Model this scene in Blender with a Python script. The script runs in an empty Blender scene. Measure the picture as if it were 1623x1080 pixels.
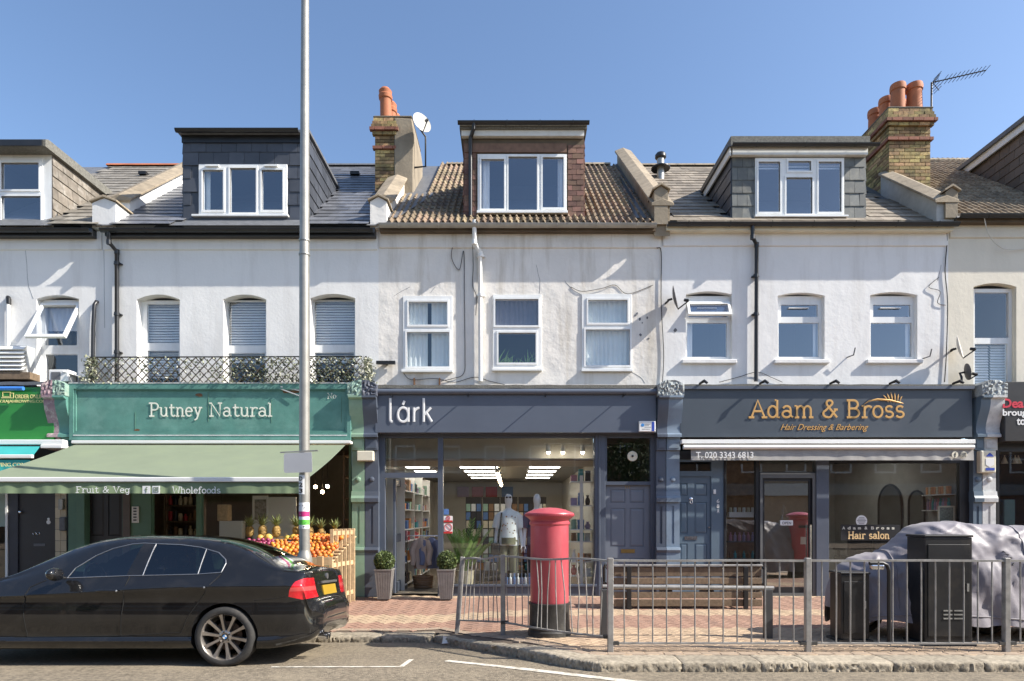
import bpy, bmesh, math, random
from mathutils import Vector, Matrix, noise as mnoise
R = math.radians
scene = bpy.context.scene
# ---------------------------------------------------------------- camera, sky, sun, exposure
CAM_H, DC, F, CX, CY = 1.47, 11.8, 1000.0, 811.5, 819.0   # camera height, metres to the facade, focal length in photo pixels, vanishing point
cam = bpy.data.objects.new('camera', bpy.data.cameras.new('camera'))
scene.collection.objects.link(cam)
cam.location = (0, -DC, CAM_H); cam.rotation_euler = (R(90), 0, 0)
cam.data.sensor_fit = 'HORIZONTAL'; cam.data.sensor_width = 36
cam.data.lens = F / 1623 * 36; cam.data.shift_y = (CY - 540) / 1623
cam.data.clip_start = .1; cam.data.clip_end = 3000
scene.camera = cam
TO_SUN = Vector((1.28, -.31, 1.05)).normalized()
SUN_EL = math.asin(TO_SUN.z); SUN_AZ = math.atan2(TO_SUN.x, TO_SUN.y)
world = bpy.data.worlds.new('World'); scene.world = world; world.use_nodes = True
wn = world.node_tree; bgn = wn.nodes['Background']
skyn = wn.nodes.new('ShaderNodeTexSky'); skyn.sky_type = 'NISHITA'; skyn.sun_disc = False
skyn.sun_elevation = SUN_EL; skyn.sun_rotation = SUN_AZ
skyn.air_density = 1.0; skyn.dust_density = 1.1; skyn.ozone_density = 3.2
wn.links.new(skyn.outputs[0], bgn.inputs[0]); bgn.inputs[1].default_value = .128
sl = bpy.data.lights.new('sun', 'SUN'); sl.energy = 5.0; sl.angle = R(.53); sl.color = (1, .935, .835)
sun = bpy.data.objects.new('sun', sl); scene.collection.objects.link(sun)
sun.rotation_euler = (-TO_SUN).to_track_quat('-Z', 'Y').to_euler(); sun.location = TO_SUN * 60
vs = scene.view_settings
vs.view_transform = 'Standard'; vs.look = 'None'; vs.exposure = .86; vs.gamma = 1; vs.use_curve_mapping = False
scene.cycles.use_denoising = True
try: scene.cycles.denoiser = 'OPENIMAGEDENOISE'
except Exception: pass
scene.cycles.max_bounces = 7; scene.cycles.transparent_max_bounces = 12; scene.cycles.caustics_reflective = False; scene.cycles.caustics_refractive = False

COL = scene.collection
RND = random.Random(7)
def wx(px, Y=0.0): return (px - CX) * (DC + Y) / F      # photo measurement -> metres, for something standing at depth Y
def wz(py, Y=0.0): return CAM_H + (CY - py) * (DC + Y) / F
def sm(a, b, t):
    t = max(0., min(1., (t - a) / (b - a))); return t * t * (3 - 2 * t)
def lerp(a, b, t): return a + (b - a) * t

# ---------------------------------------------------------------- materials
def M(name, col, rough=.55, metal=0., var=.12, scale=3., bump=0., bscale=60., rnd=0., coat=0., spec=.5, dirt=None, dirt_amt=.5, dirt_scale=2., streak=1., low=0., lscale=2., hue=0., emit=None, estr=1., sheen=0.):
    m = bpy.data.materials.new(name); m.use_nodes = True
    nt = m.node_tree; N = nt.nodes; L = nt.links; b = N['Principled BSDF']
    b.inputs['Roughness'].default_value = rough; b.inputs['Metallic'].default_value = metal
    b.inputs['Specular IOR Level'].default_value = spec
    if coat: b.inputs['Coat Weight'].default_value = coat; b.inputs['Coat Roughness'].default_value = .03
    if sheen: b.inputs['Sheen Weight'].default_value = sheen
    geo = N.new('ShaderNodeNewGeometry')
    def nz(sc, det=5, st=1., rg=.6):
        mp = N.new('ShaderNodeMapping'); mp.inputs['Scale'].default_value = (1, 1, 1 / st)
        L.new(geo.outputs['Position'], mp.inputs[0])
        n = N.new('ShaderNodeTexNoise'); n.inputs['Scale'].default_value = sc; n.inputs['Detail'].default_value = det; n.inputs['Roughness'].default_value = rg
        L.new(mp.outputs[0], n.inputs['Vector']); return n
    n1 = nz(scale)
    mx = N.new('ShaderNodeMix'); mx.data_type = 'RGBA'
    rr = N.new('ShaderNodeMapRange'); rr.inputs[1].default_value = .3; rr.inputs[2].default_value = .7
    L.new(n1.outputs[0], rr.inputs[0]); L.new(rr.outputs[0], mx.inputs[0])
    mx.inputs[6].default_value = (*[c * (1 - var) for c in col], 1); mx.inputs[7].default_value = (*[min(1, c * (1 + var)) for c in col], 1)
    out = mx.outputs[2]
    if dirt:
        n2 = nz(dirt_scale, 6, streak, .65)
        r2 = N.new('ShaderNodeMapRange'); r2.inputs[1].default_value = .5; r2.inputs[2].default_value = .72; r2.inputs[3].default_value = 0; r2.inputs[4].default_value = dirt_amt
        L.new(n2.outputs[0], r2.inputs[0])
        m2 = N.new('ShaderNodeMix'); m2.data_type = 'RGBA'; L.new(r2.outputs[0], m2.inputs[0]); L.new(out, m2.inputs[6]); m2.inputs[7].default_value = (*dirt, 1); out = m2.outputs[2]
    if rnd or hue:
        oi = N.new('ShaderNodeObjectInfo')
        hs = N.new('ShaderNodeHueSaturation')
        mr = N.new('ShaderNodeMapRange'); mr.inputs[3].default_value = 1 - rnd; mr.inputs[4].default_value = 1 + rnd
        L.new(oi.outputs['Random'], mr.inputs[0]); L.new(mr.outputs[0], hs.inputs['Value'])
        if hue:
            mh = N.new('ShaderNodeMath'); mh.operation = 'MULTIPLY'; mh.inputs[1].default_value = 7.13; L.new(oi.outputs['Random'], mh.inputs[0])
            mf = N.new('ShaderNodeMath'); mf.operation = 'FRACT'; L.new(mh.outputs[0], mf.inputs[0])
            m3 = N.new('ShaderNodeMapRange'); m3.inputs[3].default_value = .5 - hue; m3.inputs[4].default_value = .5 + hue
            L.new(mf.outputs[0], m3.inputs[0]); L.new(m3.outputs[0], hs.inputs['Hue'])
        L.new(out, hs.inputs['Color']); out = hs.outputs[0]
    L.new(out, b.inputs['Base Color'])
    rv = N.new('ShaderNodeMapRange'); rv.inputs[3].default_value = max(.02, rough - .08); rv.inputs[4].default_value = min(1, rough + .08)
    L.new(n1.outputs[0], rv.inputs[0]); L.new(rv.outputs[0], b.inputs['Roughness'])
    nrm = None
    if low:
        nb = nz(lscale, 3, 1., .5); bp = N.new('ShaderNodeBump'); bp.inputs['Strength'].default_value = 1; bp.inputs['Distance'].default_value = low
        L.new(nb.outputs[0], bp.inputs['Height']); nrm = bp.outputs[0]
    if bump:
        nb = nz(bscale, 4, 1., .6); bp = N.new('ShaderNodeBump'); bp.inputs['Strength'].default_value = 1; bp.inputs['Distance'].default_value = bump
        L.new(nb.outputs[0], bp.inputs['Height'])
        if nrm: L.new(nrm, bp.inputs['Normal'])
        nrm = bp.outputs[0]
    if nrm: L.new(nrm, b.inputs['Normal'])
    if emit:
        b.inputs['Emission Color'].default_value = (*emit, 1); b.inputs['Emission Strength'].default_value = estr
    return m
def glass(name, tint=(.85, .9, .92), refl=.1, rcol=(1, 1, 1), rough=0.):
    m = bpy.data.materials.new(name); m.use_nodes = True
    nt = m.node_tree; N = nt.nodes; L = nt.links; N.remove(N['Principled BSDF'])
    t = N.new('ShaderNodeBsdfTransparent'); t.inputs[0].default_value = (*tint, 1)
    g = N.new('ShaderNodeBsdfGlossy'); g.inputs['Roughness'].default_value = rough; g.inputs[0].default_value = (*rcol, 1)
    fr = N.new('ShaderNodeFresnel'); fr.inputs[0].default_value = 1.5
    ad = N.new('ShaderNodeMath'); ad.operation = 'ADD'; ad.use_clamp = True; ad.inputs[1].default_value = refl; L.new(fr.outputs[0], ad.inputs[0])
    geo = N.new('ShaderNodeNewGeometry'); fb = N.new('ShaderNodeMath'); fb.operation = 'SUBTRACT'; fb.inputs[0].default_value = 1; L.new(geo.outputs['Backfacing'], fb.inputs[1])
    mu = N.new('ShaderNodeMath'); mu.operation = 'MULTIPLY'; L.new(ad.outputs[0], mu.inputs[0]); L.new(fb.outputs[0], mu.inputs[1])
    tc = N.new('ShaderNodeMix'); tc.data_type = 'RGBA'; L.new(geo.outputs['Backfacing'], tc.inputs[0]); tc.inputs[6].default_value = (*tint, 1); tc.inputs[7].default_value = (1, 1, 1, 1); L.new(tc.outputs[2], t.inputs[0])
    mx = N.new('ShaderNodeMixShader'); L.new(mu.outputs[0], mx.inputs[0]); L.new(t.outputs[0], mx.inputs[1]); L.new(g.outputs[0], mx.inputs[2])
    nz = N.new('ShaderNodeTexNoise'); nz.inputs['Scale'].default_value = .9; bp = N.new('ShaderNodeBump'); bp.inputs['Distance'].default_value = .004; bp.inputs['Strength'].default_value = .25
    L.new(geo.outputs['Position'], nz.inputs['Vector']); L.new(nz.outputs[0], bp.inputs['Height']); L.new(bp.outputs[0], g.inputs['Normal'])
    L.new(mx.outputs[0], N['Material Output'].inputs[0]); return m

# ---------------------------------------------------------------- mesh building
WL = {}
class MB:
    def __init__(s): s.v = []; s.f = []; s.m = []; s.mi = 0
    def q(s, *p):
        i = len(s.v); s.v += [tuple(a) for a in p]; s.f.append(tuple(range(i, i + len(p)))); s.m.append(s.mi); return s
    def hexa(s, p):
        i = len(s.v); s.v += [tuple(a) for a in p]
        for f in ((0, 3, 2, 1), (4, 5, 6, 7), (0, 1, 5, 4), (1, 2, 6, 5), (2, 3, 7, 6), (3, 0, 4, 7)): s.f.append(tuple(i + k for k in f)); s.m.append(s.mi)
        return s
    def box(s, x0, x1, y0, y1, z0, z1):
        if x0 > x1: x0, x1 = x1, x0
        if y0 > y1: y0, y1 = y1, y0
        if z0 > z1: z0, z1 = z1, z0
        return s.hexa([(x0, y0, z0), (x1, y0, z0), (x1, y1, z0), (x0, y1, z0), (x0, y0, z1), (x1, y0, z1), (x1, y1, z1), (x0, y1, z1)])
    def bar(s, p, q, w, h, up=(0, 0, 1)):
        p = Vector(p); q = Vector(q); d = (q - p).normalized(); u = Vector(up)
        if abs(d.dot(u)) > .98: u = Vector((1, 0, 0))
        a = d.cross(u).normalized() * (w / 2); b = a.cross(d).normalized() * (h / 2)
        return s.hexa([p - a - b, p + a - b, q + a - b, q - a - b, p - a + b, p + a + b, q + a + b, q - a + b])
    def tube(s, pts, r, n=8, closed=False, cap=True, flat=None):
        P = [Vector(p) for p in pts]; k = len(P); i0 = len(s.v)
        rs = r if isinstance(r, (list, tuple)) else [r] * k
        ref = None
        for i in range(k):
            if closed: d = P[(i + 1) % k] - P[i - 1]
            else: d = P[min(i + 1, k - 1)] - P[max(i - 1, 0)]
            d = d.normalized() if d.length > 1e-9 else Vector((0, 0, 1))
            if ref is None:
                ref = Vector((0, 1, 0)) if abs(d.y) < .9 else Vector((1, 0, 0))
            a = (ref - d * ref.dot(d)); a = a.normalized() if a.length > 1e-6 else d.orthogonal().normalized()
            b = d.cross(a); ref = a
            for j in range(n):
                t = 2 * math.pi * j / n
                s.v.append(tuple(P[i] + (a * math.cos(t) + b * math.sin(t)) * rs[i]))
        for i in range(k if closed else k - 1):
            for j in range(n):
                a0 = i0 + i * n + j; a1 = i0 + i * n + (j + 1) % n; i2 = (i + 1) % k
                s.f.append((a0, a1, i0 + i2 * n + (j + 1) % n, i0 + i2 * n + j)); s.m.append(s.mi)
        if cap and not closed:
            s.f.append(tuple(i0 + j for j in reversed(range(n)))); s.m.append(s.mi)
            s.f.append(tuple(i0 + (k - 1) * n + j for j in range(n))); s.m.append(s.mi)
        return s
    def lathe(s, prof, c, n=20, axis='z', cap=True):
        i0 = len(s.v); k = len(prof); c = Vector(c)
        for (r, h) in prof:
            for j in range(n):
                t = 2 * math.pi * j / n; a, b = r * math.cos(t), r * math.sin(t)
                s.v.append(tuple(c + (Vector((a, b, h)) if axis == 'z' else Vector((a, h, b)) if axis == 'y' else Vector((h, a, b)))))
        for i in range(k - 1):
            for j in range(n):
                f = (i0 + i * n + j, i0 + i * n + (j + 1) % n, i0 + (i + 1) * n + (j + 1) % n, i0 + (i + 1) * n + j)
                s.f.append(f if axis != 'y' else f[::-1]); s.m.append(s.mi)
        for i, rv in ((0, True), (k - 1, False)):
            if cap and prof[i][0] > 1e-4:
                f = [i0 + i * n + j for j in range(n)]
                s.f.append(tuple(f[::-1] if rv != (axis == 'y') else f)); s.m.append(s.mi)
        return s
    def prism(s, poly, a0, a1, axis='x'):
        def P(u, w, a): return (a, u, w) if axis == 'x' else (u, a, w) if axis == 'y' else (u, w, a)
        n = len(poly); i = len(s.v)
        s.v += [P(u, w, a0) for u, w in poly] + [P(u, w, a1) for u, w in poly]
        for j in range(n): s.f.append((i + j, i + (j + 1) % n, i + n + (j + 1) % n, i + n + j)); s.m.append(s.mi)
        s.f.append(tuple(i + j for j in reversed(range(n)))); s.m.append(s.mi)
        s.f.append(tuple(i + n + j for j in range(n))); s.m.append(s.mi)
        return s
    def plate(s, x0, x1, z0, z1, holes, y0, y1, edges=True, arc=10):
        """front sheet at y0 with openings (xa, xb, za, zb, rise of the arched head) and their reveals back to y1"""
        H = [tuple(h) + (0,) * (5 - len(h)) for h in holes]
        def top(h, x):
            if not h[4]: return h[3]
            c = (h[0] + h[1]) / 2; return h[3] + h[4] * (1 - ((x - c) / ((h[1] - h[0]) / 2)) ** 2)
        xs = {x0, x1}
        for h in H:
            for i in range((arc if h[4] else 1) + 1): xs.add(h[0] + (h[1] - h[0]) * i / (arc if h[4] else 1))
        xs = sorted(x for x in xs if x0 - 1e-6 <= x <= x1 + 1e-6)
        for a, b in zip(xs, xs[1:]):
            if b - a < 1e-6: continue
            mid = (a + b) / 2; ca = cb = z0
            for h in sorted((h for h in H if h[0] < mid < h[1]), key=lambda h: h[2]):
                if h[2] > ca + 1e-6: s.q((a, y0, ca), (b, y0, cb), (b, y0, h[2]), (a, y0, h[2]))
                ca, cb = top(h, a), top(h, b)
            if z1 > min(ca, cb) + 1e-6: s.q((a, y0, ca), (b, y0, cb), (b, y0, z1), (a, y0, z1))
        for h in H:
            a, b, c, d, r = h
            if c > z0 + 1e-6: s.q((a, y0, c), (a, y1, c), (b, y1, c), (b, y0, c))
            s.q((a, y0, c), (a, y0, d), (a, y1, d), (a, y1, c)); s.q((b, y0, c), (b, y1, c), (b, y1, d), (b, y0, d))
            k = arc if r else 1
            for i in range(k):
                p, q_ = a + (b - a) * i / k, a + (b - a) * (i + 1) / k
                if top(h, p) < z1 - 1e-6: s.q((p, y0, top(h, p)), (q_, y0, top(h, q_)), (q_, y1, top(h, q_)), (p, y1, top(h, p)))
        if edges:
            s.q((x0, y0, z0), (x0, y0, z1), (x0, y1, z1), (x0, y1, z0)); s.q((x1, y0, z0), (x1, y1, z0), (x1, y1, z1), (x1, y0, z1))
            s.q((x0, y0, z1), (x1, y0, z1), (x1, y1, z1), (x0, y1, z1)); s.q((x0, y0, z0), (x0, y1, z0), (x1, y1, z0), (x1, y0, z0))
        return s
    def ball(s, c, r, n=10, m=7, sc=(1, 1, 1), jit=0.):
        i0 = len(s.v); c = Vector(c)
        for i in range(m + 1):
            ph = math.pi * i / m
            for j in range(n):
                th = 2 * math.pi * j / n; d = Vector((math.sin(ph) * math.cos(th), math.sin(ph) * math.sin(th), -math.cos(ph)))
                k = 1 + (jit * mnoise.noise(d * 2.3 + c * 3) if jit else 0)
                s.v.append((c.x + d.x * r * sc[0] * k, c.y + d.y * r * sc[1] * k, c.z + d.z * r * sc[2] * k))
        for i in range(m):
            for j in range(n): s.f.append((i0 + i * n + j, i0 + i * n + (j + 1) % n, i0 + (i + 1) * n + (j + 1) % n, i0 + (i + 1) * n + j)); s.m.append(s.mi)
        return s
    def add(s, verts, faces):
        i = len(s.v); s.v += [tuple(v) for v in verts]
        for f in faces: s.f.append(tuple(i + k for k in f)); s.m.append(s.mi)
        return s
    def mesh(s, name, mats, smooth=False, bevel=0., seg=1, origin=None):
        c = Vector((0, 0, 0))
        if origin is None:
            lo = [min(v[i] for v in s.v) for i in range(3)]; hi = [max(v[i] for v in s.v) for i in range(3)]
            c = Vector([(a + b) / 2 for a, b in zip(lo, hi)])
        else: c = Vector(origin)
        me = bpy.data.meshes.new(name)
        me.from_pydata([(v[0] - c.x, v[1] - c.y, v[2] - c.z) for v in s.v], [], s.f)
        mats = mats if isinstance(mats, (list, tuple)) else [mats]
        for m in mats: me.materials.append(m)
        if len(mats) > 1: me.polygons.foreach_set('material_index', s.m)
        if bevel:
            bm = bmesh.new(); bm.from_mesh(me); bmesh.ops.remove_doubles(bm, verts=bm.verts, dist=1e-5)
            ed = [e for e in bm.edges if len(e.link_faces) == 2 and e.calc_face_angle(0) > .5]
            bmesh.ops.bevel(bm, geom=ed, offset=bevel, segments=seg, affect='EDGES', profile=.5, clamp_overlap=True)
            bm.to_mesh(me); bm.free()
        if smooth:
            if not bevel:
                bm = bmesh.new(); bm.from_mesh(me); bmesh.ops.remove_doubles(bm, verts=bm.verts, dist=1e-5); bm.to_mesh(me); bm.free()
            me.shade_smooth(); me.set_sharp_from_angle(angle=R(smooth if smooth is not True else 40))
        me.update(); return me, c
    def build(s, name, mats, parent=None, smooth=False, bevel=0., seg=1):
        me, c = s.mesh(name, mats, smooth, bevel, seg)
        o = bpy.data.objects.new(name, me); COL.objects.link(o)
        o.location = c
        if parent is not None: o.parent = parent; o.location = c - WL[parent.name]
        WL[o.name] = c
        return o
def place(mesh, name, parent, loc, rot=(0, 0, 0), scale=None):
    o = bpy.data.objects.new(name, mesh); COL.objects.link(o); loc = Vector(loc)
    o.location = loc
    if parent is not None: o.parent = parent; o.location = loc - WL[parent.name]
    o.rotation_euler = rot
    if scale: o.scale = scale
    WL[o.name] = loc; return o
def tag(o, label, cat, group=None):
    o['label'] = label; o['category'] = cat
    if group: o['group'] = group
    return o
def thing(name, label, cat, loc=(0, 0, 0), group=None):
    o = bpy.data.objects.new(name, None); COL.objects.link(o); o.empty_display_size = .1
    o.location = loc; WL[o.name] = Vector(loc); return tag(o, label, cat, group)
def struct(o): o['kind'] = 'structure'; return o
def stuff(o): o['kind'] = 'stuff'; return o
def copy_tree(o, delta, parent=None):
    c = o.copy(); COL.objects.link(c)
    WL[c.name] = WL[o.name] + Vector(delta)
    if parent is None: c.location = o.location + Vector(delta)
    else: c.parent = parent
    for ch in list(o.children): copy_tree(ch, delta, c)
    return c

# ---------------------------------------------------------------- lettering
def text_geo(txt, shear=0., bold=0., extrude=.05, spacing=1.):
    cu = bpy.data.curves.new('t', 'FONT'); cu.body = txt; cu.size = 1; cu.shear = shear; cu.offset = bold; cu.extrude = extrude; cu.space_character = spacing; cu.resolution_u = 3
    ob = bpy.data.objects.new('t', cu); COL.objects.link(ob)
    dg = bpy.context.evaluated_depsgraph_get(); me = ob.evaluated_get(dg).to_mesh()
    v = [tuple(p.co) for p in me.vertices]; f = [tuple(p.vertices) for p in me.polygons]
    ob.evaluated_get(dg).to_mesh_clear(); bpy.data.objects.remove(ob); bpy.data.curves.remove(cu)
    return v, f
def put_geo(mb, v, f, x0, x1, z0, z1, y, depth):
    ax, bx_ = min(p[0] for p in v), max(p[0] for p in v); az, bz = min(p[1] for p in v), max(p[1] for p in v)
    ad, bd = min(p[2] for p in v), max(p[2] for p in v)
    mb.add([(x0 + (p[0] - ax) / (bx_ - ax) * (x1 - x0), y - (p[2] - ad) / max(1e-6, bd - ad) * depth, z0 + (p[1] - az) / (bz - az) * (z1 - z0)) for p in v], f)
def text(name, txt, x0, x1, z0, z1, y, mat, parent, depth=.004, **kw):
    mb = MB(); v, f = text_geo(txt, **kw); put_geo(mb, v, f, x0, x1, z0, z1, y, depth); return mb.build(name, mat, parent)
def arcpts(cx, cy, rx, ry, a0, a1, n=8): return [(cx + rx * math.cos(R(a0 + (a1 - a0) * i / n)), cy + ry * math.sin(R(a0 + (a1 - a0) * i / n))) for i in range(n + 1)]
def _sf(x, y, w=.2): return [(x - w, y), (x + w, y)]
XH = .66
_bowl = lambda cx, rx=.24: arcpts(cx, XH / 2, rx, XH / 2, 0, 360, 14)
SERIF = {   # slab lettering as strokes: advance width, strokes
 'P': (.8, [[(.18, 0), (.18, 1)], [(.18, 1)] + arcpts(.45, .74, .25, .26, 90, -90) + [(.18, .48)], _sf(.2, 0), _sf(.1, 1, .12)]),
 'F': (.78, [[(.18, 0), (.18, 1)], [(.05, 1), (.7, 1), (.7, .8)], [(.18, .52), (.5, .52)], _sf(.2, 0)]),
 'N': (.95, [[(.16, 0), (.16, 1), (.78, 0), (.78, 1)], _sf(.16, 0, .15), _sf(.78, 1, .15), _sf(.1, 1, .1)]),
 'V': (.9, [[(.12, 1), (.45, 0), (.78, 1)], _sf(.12, 1, .15), _sf(.78, 1, .15)]),
 'W': (1.15, [[(.1, 1), (.3, 0), (.57, .75), (.84, 0), (1.04, 1)], _sf(.1, 1, .13), _sf(1.04, 1, .13)]),
 'A': (.95, [[(.12, 0), (.46, 1), (.82, 0)], [(.25, .36), (.68, .36)], _sf(.12, 0, .15), _sf(.82, 0, .15)]),
 'B': (.85, [[(.18, 0), (.18, 1)], [(.05, 1)] + arcpts(.42, .76, .25, .24, 90, -90) + [(.18, .52)], [(.18, .52)] + arcpts(.46, .26, .28, .26, 90, -90) + [(.05, 0)]]),
 'D': (.9, [[(.18, 0), (.18, 1)], [(.05, 1)] + arcpts(.4, .5, .38, .5, 90, -90) + [(.05, 0)]]),
 'H': (.95, [[(.18, 0), (.18, 1)], [(.76, 0), (.76, 1)], [(.18, .52), (.76, .52)], _sf(.18, 0, .15), _sf(.76, 0, .15), _sf(.18, 1, .15), _sf(.76, 1, .15)]),
 'u': (.72, [[(.02, XH), (.15, XH), (.15, .2)] + arcpts(.35, .2, .2, .2, 180, 320, 6) + [(.56, .25)], [(.42, XH), (.56, XH), (.56, 0), (.68, 0)]]),
 't': (.55, [[(.24, .92), (.24, .18)] + arcpts(.4, .17, .16, .17, 180, 330, 6), [(.06, XH), (.48, XH)]]),
 'n': (.75, [[(.04, XH), (.17, XH), (.17, 0)], [(.17, .42)] + arcpts(.37, .44, .2, .22, 160, 0, 6) + [(.57, 0)], _sf(.17, 0, .13), _sf(.59, 0, .13)]),
 'm': (1.1, [[(.04, XH), (.17, XH), (.17, 0)], [(.17, .42)] + arcpts(.36, .44, .18, .22, 160, 0, 6) + [(.54, 0)], [(.54, .42)] + arcpts(.73, .44, .18, .22, 160, 0, 6) + [(.91, 0)], _sf(.17, 0, .12), _sf(.55, 0, .1), _sf(.93, 0, .12)]),
 'h': (.75, [[(.04, 1), (.17, 1), (.17, 0)], [(.17, .42)] + arcpts(.37, .44, .2, .22, 160, 0, 6) + [(.57, 0)], _sf(.17, 0, .13), _sf(.59, 0, .13)]),
 'r': (.6, [[(.04, XH), (.2, XH), (.2, 0)], [(.2, .4)] + arcpts(.42, .4, .22, .26, 170, 40, 6), _sf(.2, 0, .16)]),
 'e': (.66, [[(.09, .36), (.57, .36)] + arcpts(.33, XH / 2, .25, XH / 2, 10, 320, 14)]),
 'y': (.72, [[(.14, XH), (.36, .06)], [(.58, XH), (.3, -.2), (.12, -.3)], _sf(.14, XH, .13), _sf(.58, XH, .13)]),
 'a': (.7, [arcpts(.32, .46, .2, .2, 160, 0, 8) + [(.53, .1), (.66, 0)], arcpts(.31, .19, .22, .19, 20, 340, 12)]),
 'l': (.4, [[(.04, 1), (.18, 1), (.18, 0)], _sf(.18, 0, .16)]),
 'i': (.4, [[(.04, XH), (.19, XH), (.19, 0)], _sf(.19, 0, .16), [(.17, .9), (.2, .9)]]),
 'd': (.74, [_bowl(.3), [(.42, 1), (.55, 1), (.55, 0), (.68, 0)]]),
 'o': (.68, [_bowl(.34, .26)]),
 'g': (.7, [_bowl(.3), [(.55, XH), (.55, -.1)] + arcpts(.35, -.12, .2, .18, 0, -150, 6), _sf(.6, XH, .08)]),
 'f': (.5, [arcpts(.38, .82, .18, .18, 30, 180, 6) + [(.2, 0)], [(.03, XH), (.42, XH)], _sf(.2, 0, .15)]),
 's': (.6, [arcpts(.3, .49, .19, .17, 30, 240, 8) + arcpts(.3, .17, .21, .17, 70, -160, 8)]),
 '&': (.9, [[(.8, 0), (.3, .72)] + arcpts(.42, .84, .15, .16, 200, -20, 8) + [(.2, .38)] + arcpts(.35, .22, .25, .22, 140, 300, 6) + [(.74, .46)], _sf(.74, .46, .1)]),
 ':': (.3, [[(.13, .12), (.16, .12)], [(.13, .55), (.16, .55)]]), '.': (.3, [[(.13, .02), (.16, .02)]]), "'": (.3, [[(.15, 1), (.13, .8)]]),
 ' ': (.5, []),
}
def strokes(txt, font=SERIF, track=0.):
    out = []; x = 0
    for ch in txt:
        w, st = font[ch]
        for s_ in st: out.append([(x + p[0], p[1]) for p in s_])
        x += w + track
    return out, x
def stroke_text(name, txt, x0, x1, z0, cap, y, mat, parent, wt=.07, depth=.4, font=SERIF, track=0., shear=0., n=6, mb=None):
    st, W = strokes(txt, font, track); k = (x1 - x0) / W; own = mb is None
    if own: mb = MB()
    for i, s_ in enumerate(st):
        a = len(mb.v); r = wt * cap / 2
        mb.tube([(x0 + (p[0] + shear * p[1]) * k, 0, z0 + p[1] * cap) for p in s_], r, n)
        for j in range(a, len(mb.v)):
            v = mb.v[j]; mb.v[j] = (v[0], y + v[1] * depth - (i % 5) * .0003, v[2])
    return mb.build(name, mat, parent, smooth=60) if own else mb
# ---------------------------------------------------------------- materials used all over
m_asphalt = M('asphalt', (.205, .17, .122), .92, var=.5, scale=26, bump=.012, bscale=70, dirt=(.30, .25, .175), dirt_amt=.75, dirt_scale=1.3)
m_ground = M('earth', (.12, .11, .09), .95)
m_sand = M('joint_sand', (.13, .10, .075), .95, bump=.003)
m_paver = [M('tan_paver', (.41, .30, .20), .85, var=.14, scale=14, bump=.002, bscale=150, rnd=.14, dirt=(.2, .16, .12), dirt_amt=.5, dirt_scale=3),
           M('pink_paver', (.30, .18, .13), .85, var=.14, scale=14, bump=.002, bscale=150, rnd=.14, dirt=(.17, .12, .1), dirt_amt=.5, dirt_scale=3),
           M('buff_paver', (.34, .26, .19), .85, var=.14, scale=14, bump=.002, bscale=150, rnd=.2, dirt=(.2, .16, .12), dirt_amt=.5, dirt_scale=3)]
m_kerb = M('kerb_granite', (.33, .285, .215), .9, var=.4, scale=22, bump=.006, bscale=90, rnd=.15, dirt=(.1, .085, .065), dirt_amt=.75, dirt_scale=5)
m_line = M('road_paint', (.62, .58, .5), .85, var=.2, scale=16, dirt=(.22, .185, .13), dirt_amt=1., dirt_scale=9)
m_black = M('black_plastic', (.012, .012, .013), .45)
m_white = M('white_upvc', (.8, .81, .8), .3, var=.05, scale=2, dirt=(.5, .49, .45), dirt_amt=.3, dirt_scale=4, streak=4)
m_glass = glass('window_glass', (.9, .93, .97), .17, (.92, .95, 1)); m_glassc = glass('clear_window_glass', (.95, .96, .97), .075, (.92, .96, 1))
m_shopglass = glass('shop_glass', (.9, .93, .92), .06)
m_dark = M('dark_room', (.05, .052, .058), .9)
m_grey = M('galvanised_steel', (.36, .36, .34), .42, metal=.55, var=.2, scale=8, bump=.001, dirt=(.2, .19, .17), dirt_amt=.5, dirt_scale=7, streak=5)
m_wood = M('weathered_wood', (.155, .11, .07), .75, var=.3, scale=22, streak=.12, bump=.002, rnd=.15)
m_palewood = M('pale_pine', (.55, .40, .23), .7, var=.2, scale=18, bump=.001, rnd=.15)
m_steelwhite = M('white_metal', (.78, .78, .76), .4, var=.04)

# ---------------------------------------------------------------- ground, road, pavement, kerb
def kerb_y(x):
    if x < -1.06: return -3.25
    if x < .74: return lerp(-3.25, -5.43, (x + 1.06) / 1.8)
    return -5.43
def pz(x, y):
    w = sm(-1.5, .5, x); return (1 - w) * (-.154) * max(0, -y) / 3.25 + .018 * sm(-1.2, 0, y) * 0
def rz(x, y):
    if y > -5.3: return -.1 - .135 * min(1, (y + 5.3) / 2.0) * (1 - .75 * sm(-.4, 1.2, x))
    return -.1 + .012 * min(4, -5.3 - y)
mb = MB(); mb.q((-900, -900, -1.2), (900, -900, -1.2), (900, 900, -1.2), (-900, 900, -1.2)); struct(mb.build('ground', m_ground))
def grid_sheet(name, xs, ys, fz, mat, keep=lambda x, y: True):
    mb = MB(); idx = {}
    for i, x in enumerate(xs):
        for j, y in enumerate(ys): idx[i, j] = len(mb.v); mb.v.append((x, y, fz(x, y)))
    for i in range(len(xs) - 1):
        for j in range(len(ys) - 1):
            if keep((xs[i] + xs[i + 1]) / 2, (ys[j] + ys[j + 1]) / 2):
                mb.f.append((idx[i, j], idx[i + 1, j], idx[i + 1, j + 1], idx[i, j + 1])); mb.m.append(0)
    o = mb.build(name, mat, smooth=60); return struct(o)
fr = lambda a, b, n: [a + (b - a) * i / n for i in range(n + 1)]
road = grid_sheet('road', [-90, -40, -15] + fr(-10, 10, 60) + [15, 40, 90], [-17.5, -12, -9] + fr(-7.5, -3.05, 40), rz, m_asphalt)
mb = MB(); mb.box(-90, 90, -24.5, -17.5, -.6, .0); struct(mb.build('far_pavement', m_paver[2]))
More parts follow.
